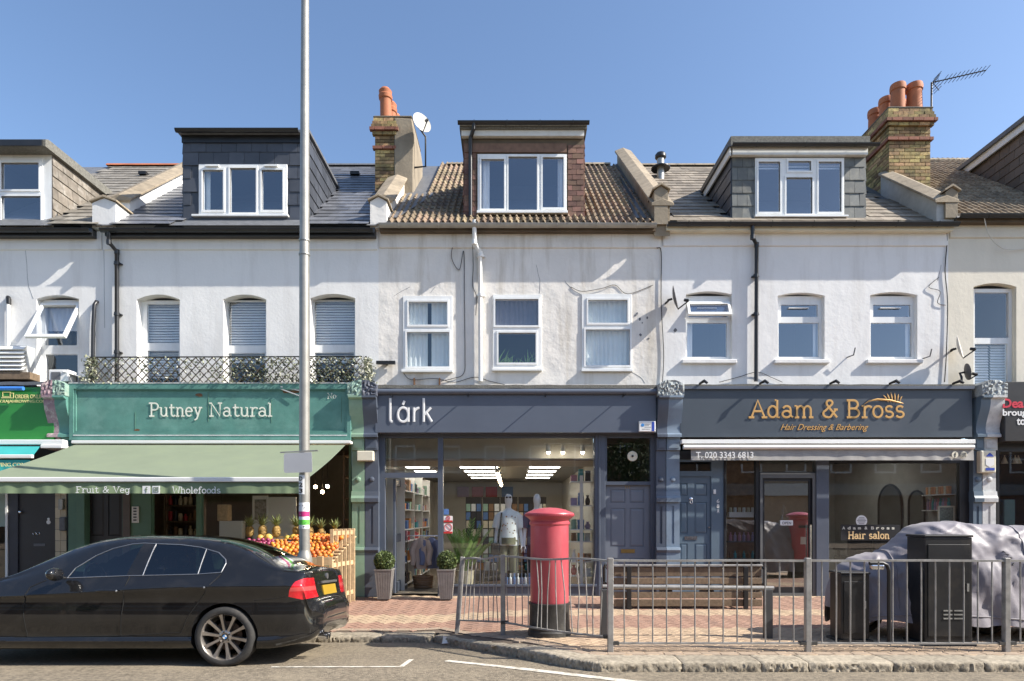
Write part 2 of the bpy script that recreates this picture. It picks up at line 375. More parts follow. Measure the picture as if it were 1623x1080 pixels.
# pavement: bedding sheet, then every paver with its own edges
def in_pav(x, y, m=0.): return y < -.02 and y > kerb_y(x) + .30 * (1.3 if -1.2 < x < .9 else 1) + m
pave = grid_sheet('pavement', [-90, -40, -15] + fr(-10, 12, 88) + [20, 40, 90], fr(-5.3, .6, 48), lambda x, y: pz(x, y) - .012, m_sand, lambda x, y: y > kerb_y(x) + .12)
WL[pave.name] = Vector(pave.location)
def band(x, y):
    if y > -.3: return 0
    if y > -1.85: return 1
    if y > -2.4: return 0
    if y > -3.45: return 1
    return 2 if x < .2 else 0
BL, BW, TH = .2, .1, .05
def paver_faces(mb, cx, cy, ang, dz, L=BL, W=BW):
    g = .004; hx, hy = L / 2 - g / 2, W / 2 - g / 2; c, s = math.cos(ang), math.sin(ang); ch = .006
    P = lambda u, v, z: (cx + u * c - v * s, cy + u * s + v * c, pz(cx + u * c - v * s, cy + u * s + v * c) + z)
    top = [P(a * (hx - ch), b * (hy - ch), dz) for a, b in ((-1, -1), (1, -1), (1, 1), (-1, 1))]
    lo = [P(a * hx, b * hy, dz - ch) for a, b in ((-1, -1), (1, -1), (1, 1), (-1, 1))]
    mb.q(*top)
    for i in range(4): mb.q(lo[i], lo[(i + 1) % 4], top[(i + 1) % 4], top[i])
cand = []
rng = random.Random(3)
c45 = math.cos(R(45))
for i in range(-90, 130):
    for j in range(-110, 90):
        m4 = (i - j) % 4
        if m4 == 0: u, v, a = (i + 1) * BW, (j + .5) * BW, 0
        elif m4 == 3: u, v, a = (i + .5) * BW, (j + 1) * BW, 90
        else: continue
        x, y = (u - v) * c45 + 1.5, (u + v) * c45 - 2.6
        if -9 < x < 9.5 and in_pav(x, y, .08): cand.append((x, y, R(a + 45), rng.uniform(-.0015, .0015)))
vis = lambda x, y: -1.2 < x < (y + DC) * .8115
near = sorted((c for c in cand if vis(c[0], c[1]) and c[0] > -1), key=lambda c: c[1])[:285]
nearset = set(near)
proto = {}
for t in range(3):
    b = MB(); g = .004; hx, hy, ch = BL / 2 - g / 2, BW / 2 - g / 2, .006
    top = [(a * (hx - ch), q_ * (hy - ch), 0) for a, q_ in ((-1, -1), (1, -1), (1, 1), (-1, 1))]; lo = [(a * hx, q_ * hy, -ch) for a, q_ in ((-1, -1), (1, -1), (1, 1), (-1, 1))]
    bt = [(p[0], p[1], -TH) for p in lo]
    b.q(*top)
    for k in range(4): b.q(lo[k], lo[(k + 1) % 4], top[(k + 1) % 4], top[k]); b.q(bt[k], bt[(k + 1) % 4], lo[(k + 1) % 4], lo[k])
    proto[t], _ = b.mesh('paver', m_paver[t], origin=(0, 0, 0))
for (x, y, a, dz) in near: place(proto[band(x, y)], 'paver', pave, (x, y, pz(x, y) + dz), (0, 0, a))
rest = MB()
for (x, y, a, dz) in cand:
    if (x, y, a, dz) in nearset: continue
    rest.mi = band(x, y); paver_faces(rest, x, y, a, dz)
# border course that follows the kerb
for seg in (((-9, -2.84), (-1.02, -2.84)), ((-1.0, -2.84), (.80, -5.02)), ((.82, -5.02), (9.5, -5.02))):
    (xa, ya), (xb, yb) = seg; L_ = math.hypot(xb - xa, yb - ya); n = int(L_ / BL); an = math.atan2(yb - ya, xb - xa)
    for i in range(n):
        t = (i + .5) / n; rest.mi = 2
        paver_faces(rest, xa + (xb - xa) * t, ya + (yb - ya) * t, an, .003 + rng.uniform(-.001, .001), L_ / n, BW * 1.15)
stuff(rest.build('paver', m_paver, pave))
# kerb stones
kerb = MB(); kerb.box(-90, -9.01, -3.25, -2.95, -.6, -.15); kerb.box(9.01, 90, -5.43, -5.13, -.6, 0)
kerb = struct(kerb.build('kerb', m_kerb))
def kerb_stone(p, q, seed):
    p = Vector((*p, 0)); q = Vector((*q, 0)); d = (q - p); L_ = d.length; d.normalize(); n = Vector((d.y, -d.x, 0))   # n points at the road
    b = MB(); nu, prof = 44, [(-.33, -.30), (-.33, 0), (-.2, .004), (-.05, 0), (-.012, -.004), (0, -.016), (.004, -.04), (.006, -.065), (.006, -.09), (.006, -.12), (.006, -.3)]
    ids = []
    for i in range(nu + 1):
        u = .004 + (L_ - .008) * i / nu; row = []
        for k, (o, h) in enumerate(prof):
            e = min(u, L_ - u); rnd = -.012 * max(0, 1 - e / .03) if k > 0 else 0
            w = p + d * u; nz_ = mnoise.noise(Vector((w.x * 7, w.y * 7, h * 25 + seed))) ; n2 = mnoise.noise(Vector((w.x * 55, w.y * 55, h * 60 + seed)))
            f = (0, 0, 0, 0, .3, .5, 1, 1, 1, 1, 1)[k]
            off = o + (nz_ * .008 + n2 * .024) * f * (1 if k >= 4 else 0) + (rnd if k >= 4 else 0)
            pos = w + n * off; z = pz(w.x, w.y) + h + (rnd * .6 if k < 5 else 0) + nz_ * .003
            row.append(len(b.v)); b.v.append((pos.x, pos.y, z))
        ids.append(row)
    for i in range(nu):
        for k in range(len(prof) - 1): b.f.append((ids[i][k], ids[i][k + 1], ids[i + 1][k + 1], ids[i + 1][k])); b.m.append(0)
    b.f.append(tuple(ids[0][::-1])); b.m.append(0); b.f.append(tuple(ids[-1])); b.m.append(0)
    return b.build('kerb_stone', m_kerb, kerb, smooth=50)
K0, K1 = (-1.06, -3.25), (.74, -5.43)
pts = [(-9, -3.25)]
for L_ in (.95, .9, .9, .92, .88, .9, .9, .86, .73): pts.append((pts[-1][0] + L_, -3.25))
pts[-1] = K0
pts += [(lerp(K0[0], K1[0], t), lerp(K0[1], K1[1], t)) for t in (.30, .62, .9)] + [(.86, -5.43)]
for L_ in (.86, .8, .48, .86, .92, .9, .9, .9, .9): pts.append((pts[-1][0] + L_, -5.43))
for i in range(len(pts) - 1): kerb_stone(pts[i], pts[i + 1], i * 3.7)
# painted lines
def road_line(name, pts, w):
    b = MB(); P = [Vector((*p, 0)) for p in pts]
    for i in range(len(P) - 1):
        d = (P[i + 1] - P[i]); n = int(d.length / .15) + 1; s_ = Vector((-d.y, d.x, 0)).normalized() * w / 2
        for k in range(n):
            a = P[i] + d * (k / n); c = P[i] + d * ((k + 1) / n)
            b.q(*[(v.x, v.y, rz(v.x, v.y) + .005) for v in (a - s_, c - s_, c + s_, a + s_)])
    return struct(b.build(name, m_line))
def rp(px, py):   # photo measurement -> point on the road
    y = -5.3
    for _ in range(12):
        D = (CAM_H - rz((px - CX) * (DC + y) / F, y)) * F / (py - CY); y = D - DC
    return ((px - CX) * (DC + y) / F, y)
road_line('bay_marking', [rp(430, 1058), rp(636, 1057.5), rp(652, 1046)], .055)
road_line('lane_marking', [rp(708, 1048), rp(820, 1060), rp(1010, 1082), rp(1300, 1100)], .1)
# litter and a weed or two at the kerb
x, y = rp(700, 1023)
b = MB(); b.q((x, y, -.2), (x + .09, y - .02, -.19), (x + .07, y + .05, -.13), (x + .02, y + .02, -.1)); b.q((x + .09, y - .02, -.19), (x + .15, y, -.2), (x + .11, y + .06, -.15), (x + .07, y + .05, -.13))
tag(b.build('litter', M('paper', (.75, .72, .66), .8)), 'crumpled pale paper litter lying in the gutter', 'litter')
m_weed = M('weed', (.08, .12, .03), .7, rnd=.2)
# ---------------------------------------------------------------- upper storeys
m_p0 = M('white_plaster', (.78, .775, .755), .82, var=.04, scale=1.2, bump=.003, bscale=22, low=.008, lscale=2.2, dirt=(.56, .545, .52), dirt_amt=.5, dirt_scale=3, streak=8)
m_p2 = M('old_white_render', (.76, .73, .68), .85, var=.07, scale=1.4, bump=.005, bscale=14, low=.018, lscale=3.2, dirt=(.44, .39, .31), dirt_amt=.75, dirt_scale=3.2, streak=9)
m_p3 = M('white_render', (.78, .775, .76), .82, var=.04, scale=1.2, bump=.003, bscale=16, low=.010, lscale=2.6, dirt=(.57, .55, .52), dirt_amt=.5, dirt_scale=3, streak=8)
m_p4 = M('cream_render', (.7, .655, .55), .82, var=.05, scale=1.2, bump=.003, bscale=20, low=.008, lscale=2.4, dirt=(.52, .48, .4), dirt_amt=.35, dirt_scale=1.6, streak=5)
m_slate1 = M('blue_slate', (.135, .14, .155), .38, var=.2, scale=6, rnd=.25, bump=.001, spec=.6)
m_slate3 = M('brown_slate', (.22, .185, .145), .7, var=.25, scale=7, rnd=.28, bump=.002, dirt=(.33, .3, .23), dirt_amt=.7, dirt_scale=9)
m_slate0 = M('grey_slate', (.2, .18, .15), .65, var=.2, scale=7, rnd=.22, bump=.002, dirt=(.36, .34, .3), dirt_amt=.6, dirt_scale=8)
m_tile2 = M('yellow_brown_tile', (.225, .165, .105), .8, var=.3, scale=9, rnd=.3, hue=.015, bump=.002, dirt=(.1, .085, .06), dirt_amt=.7, dirt_scale=8)
m_tile4 = M('brown_roof_tile', (.25, .19, .125), .8, var=.25, scale=9, rnd=.25, bump=.002, dirt=(.4, .36, .28), dirt_amt=.5, dirt_scale=9)
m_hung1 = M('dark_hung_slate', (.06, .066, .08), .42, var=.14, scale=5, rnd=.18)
m_hung3 = M('grey_hung_slate', (.12, .128, .122), .55, var=.2, scale=6, rnd=.3, hue=.02, dirt=(.3, .27, .2), dirt_amt=.4, dirt_scale=6)
m_hung2 = M('brown_hung_tile', (.19, .105, .075), .75, var=.25, scale=8, rnd=.35, hue=.015, bump=.002)
m_hung0 = M('tan_hung_slate', (.19, .165, .135), .65, var=.25, scale=7, rnd=.2, dirt=(.42, .4, .36), dirt_amt=.6, dirt_scale=6)
m_redridge = M('red_ridge_tile', (.42, .14, .06), .7, rnd=.2)
m_coping = M('stone_coping', (.30, .245, .175), .85, var=.2, scale=8, bump=.003, rnd=.15, dirt=(.14, .12, .09), dirt_amt=.5, dirt_scale=6)
m_lead = M('lead_flashing', (.13, .135, .145), .55, var=.2, scale=9, bump=.003)
m_felt = M('stone_felt', (.16, .155, .135), .9, var=.35, scale=30, bump=.006, bscale=60)
m_fascw = M('white_fascia', (.7, .7, .67), .5, var=.06, dirt=(.4, .38, .33), dirt_amt=.4, dirt_scale=6)
m_gutg = M('grey_gutter', (.36, .34, .3), .5, var=.15, scale=6)
m_rotwood = M('brown_soffit', (.1, .075, .05), .8, var=.3)
m_blackgut = M('black_gutter', (.018, .019, .022), .35, var=.2)
m_brick = M('stock_brick', (.34, .24, .11), .88, var=.4, scale=16, rnd=.5, hue=.025, bump=.004, bscale=90, dirt=(.06, .052, .04), dirt_amt=.75, dirt_scale=3.5)
m_redbrick = M('red_brick_course', (.24, .10, .065), .85, var=.25, scale=14, rnd=.2, bump=.003)
m_mortar = M('mortar', (.15, .125, .09), .95, bump=.003)
m_rendbrown = M('brown_render', (.27, .225, .165), .9, var=.2, scale=3, bump=.006, bscale=20, dirt=(.13, .11, .085), dirt_amt=.6, dirt_scale=2.5, streak=3)
m_pot = M('terracotta', (.43, .145, .062), .75, var=.16, scale=7, rnd=.12, dirt=(.2, .1, .06), dirt_amt=.5, dirt_scale=5)
m_blind = M('white_blind', (.84, .84, .82), .6, var=.04)
m_curt = M('pale_curtain', (.78, .84, .82), .8, var=.06)
m_cream = M('cream_plastic', (.7, .66, .52), .5)
m_cable = M('cable', (.03, .03, .03), .6)
m_cablew = M('pale_cable', (.6, .58, .52), .6)
m_teal = M('teal_paint', (.10, .245, .205), .5, var=.18, scale=3, dirt=(.2, .36, .31), dirt_amt=.55, dirt_scale=2.2, bump=.002, bscale=40)
TANP = .81; EZ = wz(352)          # roof pitch, eaves height
def rtop(t, ez=EZ): return ez + TANP * t
DF = .14                           # dormer fronts stand this far behind the wall face

def window(parent, x0, x1, z0, z1, y, holes, fw=.03, mat=m_white, sash=True, back='room', curtain=None, blind=None, cmat=None, sill=None, depth=.07, name='window', glassmat=None, sub=False):
    """frame with panes; holes are (xa, xb, za, zb) glass openings. sub: the window is itself a part of a dormer, so its pieces hang from the dormer"""
    b = MB(); b.plate(x0, x1, z0, z1, holes, y, y + depth)
    if sash:
        for (a, c, d, e) in holes:
            s_ = .032; b.plate(a - s_, c + s_, d - s_, e + s_, [(a, c, d, e)], y - .014, y + .02)
    if sill: b.box(sill[0], sill[1], y - sill[4], y + .02, sill[2], sill[3])
    w = b.build(name if not sub else 'window_frame', mat, parent, bevel=.004)
    par = parent if sub else w
    for (a, c, d, e) in holes:
        g = MB(); g.box(a - .004, c + .004, y + .022, y + .028, d - .004, e + .004); g.build('pane', glassmat or (m_glassc if (curtain or blind) and not sub else m_glass), par)
    def soft(a, c, d, e, yy, amp, per, m, nm):
        n = max(6, int((c - a) / .02)); g = MB(); ids = []
        for i in range(n + 1):
            x = a + (c - a) * i / n; o = amp * math.sin(x / per * 6.28 + mnoise.noise(Vector((x * 3, z0, 0))) * 4)
            ids.append((len(g.v), len(g.v) + 1)); g.v += [(x, yy + o * .6, d), (x, yy + o, e)]
        for i in range(n): g.f.append((ids[i][0], ids[i + 1][0], ids[i + 1][1], ids[i][1])); g.m.append(0)
        g.build(nm, m, par, smooth=80)
    for cu in (curtain or []): soft(*cu, y + .12, .018, .09, cmat or m_curt, 'curtain')
    for (a, c, d, e) in (blind or []):
        g = MB(); n = max(1, int((e - d) / .05))
        for i in range(n):
            z = d + (e - d) * (i + .5) / n; g.q((a, y + .085, z - .026), (c, y + .085, z - .026), (c, y + .115, z + .022), (a, y + .115, z + .022))
        g.build('blind', m_blind, par)
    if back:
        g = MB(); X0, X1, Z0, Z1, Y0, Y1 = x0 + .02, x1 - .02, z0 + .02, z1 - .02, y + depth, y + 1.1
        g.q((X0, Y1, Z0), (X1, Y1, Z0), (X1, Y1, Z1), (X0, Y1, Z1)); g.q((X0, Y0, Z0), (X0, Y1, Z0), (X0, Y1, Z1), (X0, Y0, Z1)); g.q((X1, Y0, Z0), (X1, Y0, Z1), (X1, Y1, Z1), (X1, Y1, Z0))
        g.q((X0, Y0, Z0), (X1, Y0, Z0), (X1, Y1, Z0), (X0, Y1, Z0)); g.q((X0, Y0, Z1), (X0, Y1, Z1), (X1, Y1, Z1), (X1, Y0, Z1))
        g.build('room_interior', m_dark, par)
    return w
def G(a, b, c, d, Y=0): return (wx(a, Y), wx(b, Y), wz(d, Y), wz(c, Y))     # photo rectangle left, right, top, bottom -> x0, x1, z0, z1

# pieces of roofs ------------------------------------------------------------
def slate_mesh(w, l, t=.008, name='slate', mat=None):
    b = MB(); b.box(-w / 2 + .002, w / 2 - .002, -l / 2, l / 2, 0, t); me, _ = b.mesh(name, mat, origin=(0, 0, 0)); return me
def pan_mesh(w, l, mat, rolls=2, h=.042):
    b = MB(); n = rolls * 6; rows = []
    for k, yy in enumerate((-l / 2, l / 2)):
        r = []
        for i in range(n + 1):
            u = i / n; ph = u * rolls * 2 * math.pi; z = h * max(0, math.sin(ph)) ** .8 + .004 * math.sin(ph) + .012 if math.sin(ph) > 0 else .012 + .006 * math.sin(ph)
            r.append(len(b.v)); b.v.append((-w / 2 + w * u, yy, z))
        rows.append(r)
    low = []
    for i in range(n + 1): low.append(len(b.v)); v = b.v[rows[0][i]]; b.v.append((v[0], v[1] + .002, v[2] - .018))
    for i in range(n):
        b.f.append((rows[0][i], rows[0][i + 1], rows[1][i + 1], rows[1][i])); b.m.append(0)
        b.f.append((low[i], low[i + 1], rows[0][i + 1], rows[0][i])); b.m.append(0)
    me, _ = b.mesh('roof_tile', mat, origin=(0, 0, 0), smooth=50); return me
def lay(parent, me, x0, x1, w, gauge, l, ez, skip, name, t1=4.0, rot_jit=.004, stagger=.5, seed=1, lim=300, t0=-.2):
    """courses of slates or tiles up the front slope; skip(x, t) drops the ones that a dormer or chimney covers"""
    rg = random.Random(seed); ca = math.atan(TANP); n = 0; k = 0; slope = math.hypot(1, TANP)
    t = t0
    while t < t1 - .05:
        tc = t + (l / 2) / slope; x = x0 + (w * stagger if k % 2 else 0) - w / 2
        while x < x1 + w / 2:
            xa, xb = max(x, x0), min(x + w, x1)
            if xb - xa > w * .55 and not skip((xa + xb) / 2, t + gauge / slope / 2) and n < lim:
                z = rtop(tc, ez) + .022; o = place(me, name, parent, ((xa + xb) / 2, tc, z + rg.uniform(0, .003)), (ca - .045 + rg.uniform(-.006, .006), rg.uniform(-rot_jit, rot_jit), rg.uniform(-.006, .006)), (1 if xb - xa > w - .01 else (xb - xa) / w, 1, 1)); n += 1
            x += w
        t += gauge / slope; k += 1
    return n
def roof_sheet(house, x0, x1, ez=EZ, mat=m_lead, depth=4.0):
    b = MB(); zr = rtop(depth, ez)
    b.q((x0, -.18, rtop(-.18, ez)), (x1, -.18, rtop(-.18, ez)), (x1, depth, zr), (x0, depth, zr)); b.q((x0, depth, zr), (x1, depth, zr), (x1, 2 * depth, ez), (x0, 2 * depth, ez))
    b.q((x0, -.18, rtop(-.18, ez)), (x0, depth, zr), (x0, 2 * depth, ez)); b.q((x1, -.18, rtop(-.18, ez)), (x1, 2 * depth, ez), (x1, depth, zr))
    return b.build('roof', mat, house)
def ridge(house, x0, x1, ez, mat, L=.45, depth=4.0, r=.11):
    b = MB(); n = 8; rows = []
    for xx in (-L / 2 + .004, L / 2 - .004):
        rows.append([(xx, r * 1.1 * math.cos(math.pi * i / n), r * .75 * math.sin(math.pi * i / n)) for i in range(n + 1)])
    for i in range(n): b.q(rows[0][i], rows[1][i], rows[1][i + 1], rows[0][i + 1])
    b.q(*rows[0]); b.q(*rows[1][::-1])
    me, _ = b.mesh('ridge_tile', mat, origin=(0, 0, 0), smooth=40)
    x = x0 + L / 2
    while x < x1: place(me, 'ridge_tile', house, (x, depth, rtop(depth, ez) - .01)); x += L
def gutter(house, x0, x1, z, mat, brackets=0, y=-.225, r=.06, sag=0.):
    b = MB(); n = 8; k = max(2, int((x1 - x0) / .4)); ids = []
    for i in range(k + 1):
        x = x0 + (x1 - x0) * i / k; zz = z - sag * math.sin(math.pi * i / k); row = []
        for j in range(n + 1): a = math.pi + math.pi * j / n; row.append(len(b.v)); b.v.append((x, y + r * math.cos(a), zz + r + r * 1.05 * math.sin(a)))
        for j in range(n, -1, -1): a = math.pi + math.pi * j / n; row.append(len(b.v)); b.v.append((x, y + (r - .006) * math.cos(a), zz + r + (r - .006) * 1.05 * math.sin(a)))
        ids.append(row)
    w = len(ids[0])
    for i in range(k):
        for j in range(w): b.f.append((ids[i][j], ids[i + 1][j], ids[i + 1][(j + 1) % w], ids[i][(j + 1) % w])); b.m.append(0)
    b.f.append(tuple(ids[0])); b.m.append(0); b.f.append(tuple(ids[-1][::-1])); b.m.append(0)
    g = b.build('gutter', mat, house, smooth=40)
    for i in range(brackets):
        x = x0 + (x1 - x0) * (i + .5) / brackets; c = MB(); zz = z - sag * math.sin(math.pi * (i + .5) / brackets)
        c.tube([(x, y - r * 1.02, zz + r + .01)] + [(x, y + (r + .005) * math.cos(a), zz + r + (r + .005) * 1.05 * math.sin(a)) for a in (math.pi * 1.25, math.pi * 1.5, math.pi * 1.8, math.pi * 2)], .007, 5)
        c.build('bracket', mat, g)
    return g
def downpipe(house, pts, r, mat, clips=()):
    d = MB(); d.tube(pts, r, 10)
    for z in clips: d.tube([(pts[-1][0], pts[-1][1], z - .03), (pts[-1][0], pts[-1][1], z + .03)], r * 1.3, 10); d.box(pts[-1][0] - r * 1.8, pts[-1][0] + r * 1.8, pts[-1][1] + r * .3, 0, z - .012, z + .012)
    for p in (pts[1], pts[2]): d.tube([(p[0], p[1], p[2] - .04), (p[0], p[1], p[2] + .04)], r * 1.18, 10)
    return d.build('downpipe', mat, house, smooth=50)

ZB = wz(612, -.1)       # underside of the upper walls, hidden behind the shop signs
def wall(house, x0, x1, z1, holes, mat, reveal, band_z=None):
    b = MB(); b.plate(x0, x1, ZB - .3, z1, holes, 0, reveal)
    w = b.build('wall', mat, house)
    if band_z:
        c = MB(); prof = [(-.028, z1 - .02), (-.028, band_z + .012), (-.016, band_z), (0, band_z - .004), (0, z1 - .02)]
        c.prism(prof, x0 + .02, x1 - .02, 'x'); c.build('eaves_band', mat, house)
    return w
def hung(parent, me, x0, x1, z0, z1, w, g, y, name, jit=.004, face='front', skip=None, stagger=.5, seed=5):
    rg = random.Random(seed); k = 0; z = z0
    while z < z1 - .02:
        h = min(g, z1 - z); x = x0 - (w * stagger if k % 2 else 0)
        while x < x1 - .01:
            a, c = max(x, x0), min(x + w, x1)
            if c - a > .03 and not (skip and skip((a + c) / 2, z + h / 2)):
                place(me, name, parent, ((a + c) / 2, y - .008 + rg.uniform(-.002, .002), z + h / 2), (-.05 + rg.uniform(-jit, jit), rg.uniform(-jit, jit) * 2, 0), ((c - a) / w, 1, h / g * 1.08))
            x += w
        z += g; k += 1
def hung_mesh(w, g, mat, name, t=.012):
    b = MB(); b.box(-w / 2 + .003, w / 2 - .003, -t / 2, t / 2, -g / 2, g / 2); me, _ = b.mesh(name, mat, origin=(0, 0, 0)); return me
def cheek_mesh(dorm, x, side, y0, z0, zt, ez, mat, g=.21, name='slate', dz=0.):
    """side wall of a dormer clad in slates cut along the roof slope: each course is split into slates"""
    rg = random.Random(int(abs(x) * 100)); ymax = (zt - ez) / TANP
    b = MB(); b.q((x, y0, z0 - .1), (x, ymax, zt), (x, y0, zt)); b.build('cheek', m_lead, dorm)
    z = z0; k = 0
    while z < zt - .03:
        z2 = min(z + g, zt); yy = y0 + (.0 if k % 2 else -.13)
        while yy < ymax:
            a, c = max(yy, y0), yy + .27
            la = (z - ez) / TANP; lb = (z2 - ez) / TANP     # where the slope meets this course, bottom and top
            p = [(a, z), (min(c, max(la, a)), z), (min(c, max(lb, a)), z2), (a, z2)]
            if p[2][0] - a > .03:
                pts = []
                if p[1][0] - a < .005: pts = [(a, lerp(z, z2, 0) + TANP * max(0, a - la)), (p[2][0], z2), (a, z2)]
                elif c > la and c < lb: pts = [(a, z), (la, z), (c, z + (c - la) * TANP), (c, z2), (a, z2)]
                else: pts = p
                if max(q_[1] for q_ in pts) - min(q_[1] for q_ in pts) > .03:
                    m = MB(); t = .012 + rg.uniform(0, .003); e = .004
                    cyy = sum(q_[0] for q_ in pts) / len(pts); czz = sum(q_[1] for q_ in pts) / len(pts)
                    pts = [(cyy + (u - cyy) * (1 - e / .13), czz + (w_ - czz) * .985) for u, w_ in pts]
                    tilt = lambda w_: .016 * (z2 - w_) / g
                    fa = [(x + side * (t + tilt(w_)), u, w_) for u, w_ in pts]; bk = [(x + side * .002, u, w_) for u, w_ in pts]
                    m.q(*fa)
                    for i in range(len(pts)): m.q(bk[i], bk[(i + 1) % len(pts)], fa[(i + 1) % len(pts)], fa[i])
                    m.build(name, mat, dorm)
            yy += .27
        z += g; k += 1

def house(label, x0, x1):
    return thing('terraced_house', label, 'house', ((x0 + x1) / 2, 0, 0), 'terraced houses of the parade')
XB = [-13.5, wx(164), wx(600), wx(1049), wx(1503), 13.6]
H0 = house('white house above the green rowing shop, with a slate-sided dormer and tilted-out window', XB[0], XB[1])
H1 = house('white house with dark slate box dormer above the green striped greengrocer awning', XB[1], XB[2])
H2 = house('rough white rendered house with brown tiled roof and brown tile-hung dormer, in the middle', XB[2], XB[3])
H3 = house('smooth white house with grey slate-sided dormer above the hair salon', XB[3], XB[4])
H4 = house('cream rendered house with a sash window and louvred shutters', XB[4], XB[5])

# --- H0
def arch(l, r, t, sp, bt): return (wx(l), wx(r), wz(bt), wz(sp), wz(t) - wz(sp))
BZ = wz(397)
wall(H0, XB[0], XB[1], wz(366), [arch(58, 125, 468, 474, 612), arch(-120, -55, 468, 474, 612)], m_p0, .17, BZ)
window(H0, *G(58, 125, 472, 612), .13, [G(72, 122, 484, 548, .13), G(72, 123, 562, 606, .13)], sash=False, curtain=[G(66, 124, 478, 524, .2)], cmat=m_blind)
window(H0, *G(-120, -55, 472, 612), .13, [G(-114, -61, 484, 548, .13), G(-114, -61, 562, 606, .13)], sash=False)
b = MB(); za, zb_ = wz(481), wz(548)     # top-hung sash pushed outwards
def tilt_sash(parent, x0, x1, z0, z1, y, out, fw, name='sash'):
    b = MB(); b.plate(x0, x1, z0, z1, [(x0 + fw, x1 - fw, z0 + fw, z1 - fw)], -.025, .025)
    g = MB(); g.box(x0 + fw, x1 - fw, -.004, .004, z0 + fw, z1 - fw)
    H = z1 - z0; a = math.asin(out / H)
    def tr(v): 
        dz = v[2] - z1; return (v[0], y + v[1] * math.cos(a) + dz * math.sin(a), z1 + dz * math.cos(a) + v[1] * math.sin(a) * -1)
    b.v = [tr(v) for v in b.v]; g.v = [tr(v) for v in g.v]
    s_ = b.build(name, m_white, parent, bevel=.004); g.build('pane', m_glass, s_); return s_
tilt_sash(H0, wx(60), wx(123), wz(552), wz(479), .1, .42, .055)
b = MB(); b.tube([(wx(17), -.06, wz(560)), (wx(17), -.06, wz(480))], .032, 10); b.build('waste_pipe', m_steelwhite, H0, smooth=40)
b = MB(); b.tube([(wx(18), -.06, wz(484)), (wx(18), -.06, wz(476)), (wx(15), -.03, wz(473)), (wx(13), .02, wz(473))], .04, 10); b.build('pipe_elbow', m_black, H0, smooth=40)
b = MB(); b.tube([(wx(150), -.06, wz(612)), (wx(151), -.06, wz(520)), (wx(153), -.06, wz(485)), (wx(154), -.02, wz(479)), (wx(154), .02, wz(479))], .034, 10); b.build('soil_pipe', m_blackgut, H0, smooth=40)
r0 = roof_sheet(H0, XB[0], wx(168), EZ)
D0R = wx(82, DF); zt0 = wz(246, DF)
sk0 = lambda x, t: x < D0R + .02 and t < (zt0 - EZ) / TANP + .1 or x < -10
lay(r0, slate_mesh(.3, .38, mat=m_slate0), XB[0], wx(168), .3, .26, .38, EZ, sk0, 'slate', seed=2)
ridge(r0, XB[0] + 3.4, wx(290, 4), EZ, m_redridge)
b = MB(); b.box(wx(222, 3.1), wx(234, 3.1), 3.02, 3.2, rtop(3.1) + .03, rtop(3.1) + .1); b.build('roof_vent', m_black, r0)
gutter(H0, XB[0], wx(156), wz(368.5, -.225), m_blackgut, 3); b = MB(); b.box(XB[0], wx(155), -.162, 0, wz(374, -.162), wz(362, -.162)); b.build('fascia_board', m_blackgut, H0)
d0 = MB(); d0.plate(XB[0] + 2, D0R, EZ - .05, zt0, [G(-9, 66, 252, 362, DF)], DF, DF + .05); dorm = d0.build('dormer', m_white, H0)
window(dorm, wx(-10, DF), wx(68, DF), wz(364, DF), wz(251, DF), DF - .02, [G(4, 63, 259, 302, DF), G(4, 66, 312, 361, DF)], sub=True)
cheek_mesh(dorm, D0R, 1, DF, EZ + .1, zt0, EZ, m_hung0)
b = MB(); b.prism([(DF - .28, zt0), (DF - .28, zt0 + .13), (DF - .2, zt0 + .17), ((zt0 - EZ) / TANP + .2, zt0 + .17), ((zt0 - EZ) / TANP + .1, zt0)], XB[0] + 2, D0R + .09, 'x'); b.build('dormer_roof', m_felt, dorm)
b = MB(); b.box(XB[0] + 2, D0R + .04, DF - .31, DF - .285, zt0 + .0, zt0 + .11); b.build('fascia_board', m_blackgut, dorm)

# --- H1
holes = [arch(217, 285, 467, 475, 640), arch(354, 422, 467, 475, 640), arch(492, 563, 466, 473, 640)]
wall(H1, XB[1], XB[2], wz(366), holes, m_p0, .2, BZ)
for i, (l, r, gl, gr, gt, gb) in enumerate(((217, 285, 233, 284, 482, 544), (354, 422, 361, 421, 478, 548), (492, 563, 498, 562, 477, 547))):
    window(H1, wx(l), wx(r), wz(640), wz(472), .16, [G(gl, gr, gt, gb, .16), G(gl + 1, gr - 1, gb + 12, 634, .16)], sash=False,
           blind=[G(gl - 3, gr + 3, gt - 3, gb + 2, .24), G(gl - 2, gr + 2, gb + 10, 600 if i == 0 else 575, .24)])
r1 = roof_sheet(H1, wx(160), XB[2], EZ)
D1L, D1R, zt1 = wx(291, DF), wx(489, DF), wz(216, DF)
yk1 = (zt1 - EZ) / TANP
sk1 = lambda x, t: D1L < x < D1R and t < yk1 + .05
lay(r1, slate_mesh(.28, .38, mat=m_slate1), wx(172), XB[2] - .05, .28, .25, .38, EZ, sk1, 'slate', seed=4)
ridge(r1, wx(500, 4), XB[2] - .1, EZ, m_lead, .5)
b = MB(); b.box(wx(556, 3.1), wx(570, 3.1), 3.02, 3.2, rtop(3.1) + .03, rtop(3.1) + .1); b.build('roof_vent', m_black, r1)
gutter(H1, wx(172), wx(596), wz(368.5, -.225), m_blackgut, 9); b = MB(); b.box(wx(175), wx(597), -.162, 0, wz(374, -.162), wz(361, -.162)); b.build('fascia_board', m_blackgut, H1)
downpipe(H1, [(wx(184), -.21, wz(370)), (wx(184), -.21, wz(392)), (wx(189), -.07, wz(402)), (wx(189), -.07, wz(606))], .038, m_blackgut, [wz(420), wz(500), wz(560)])
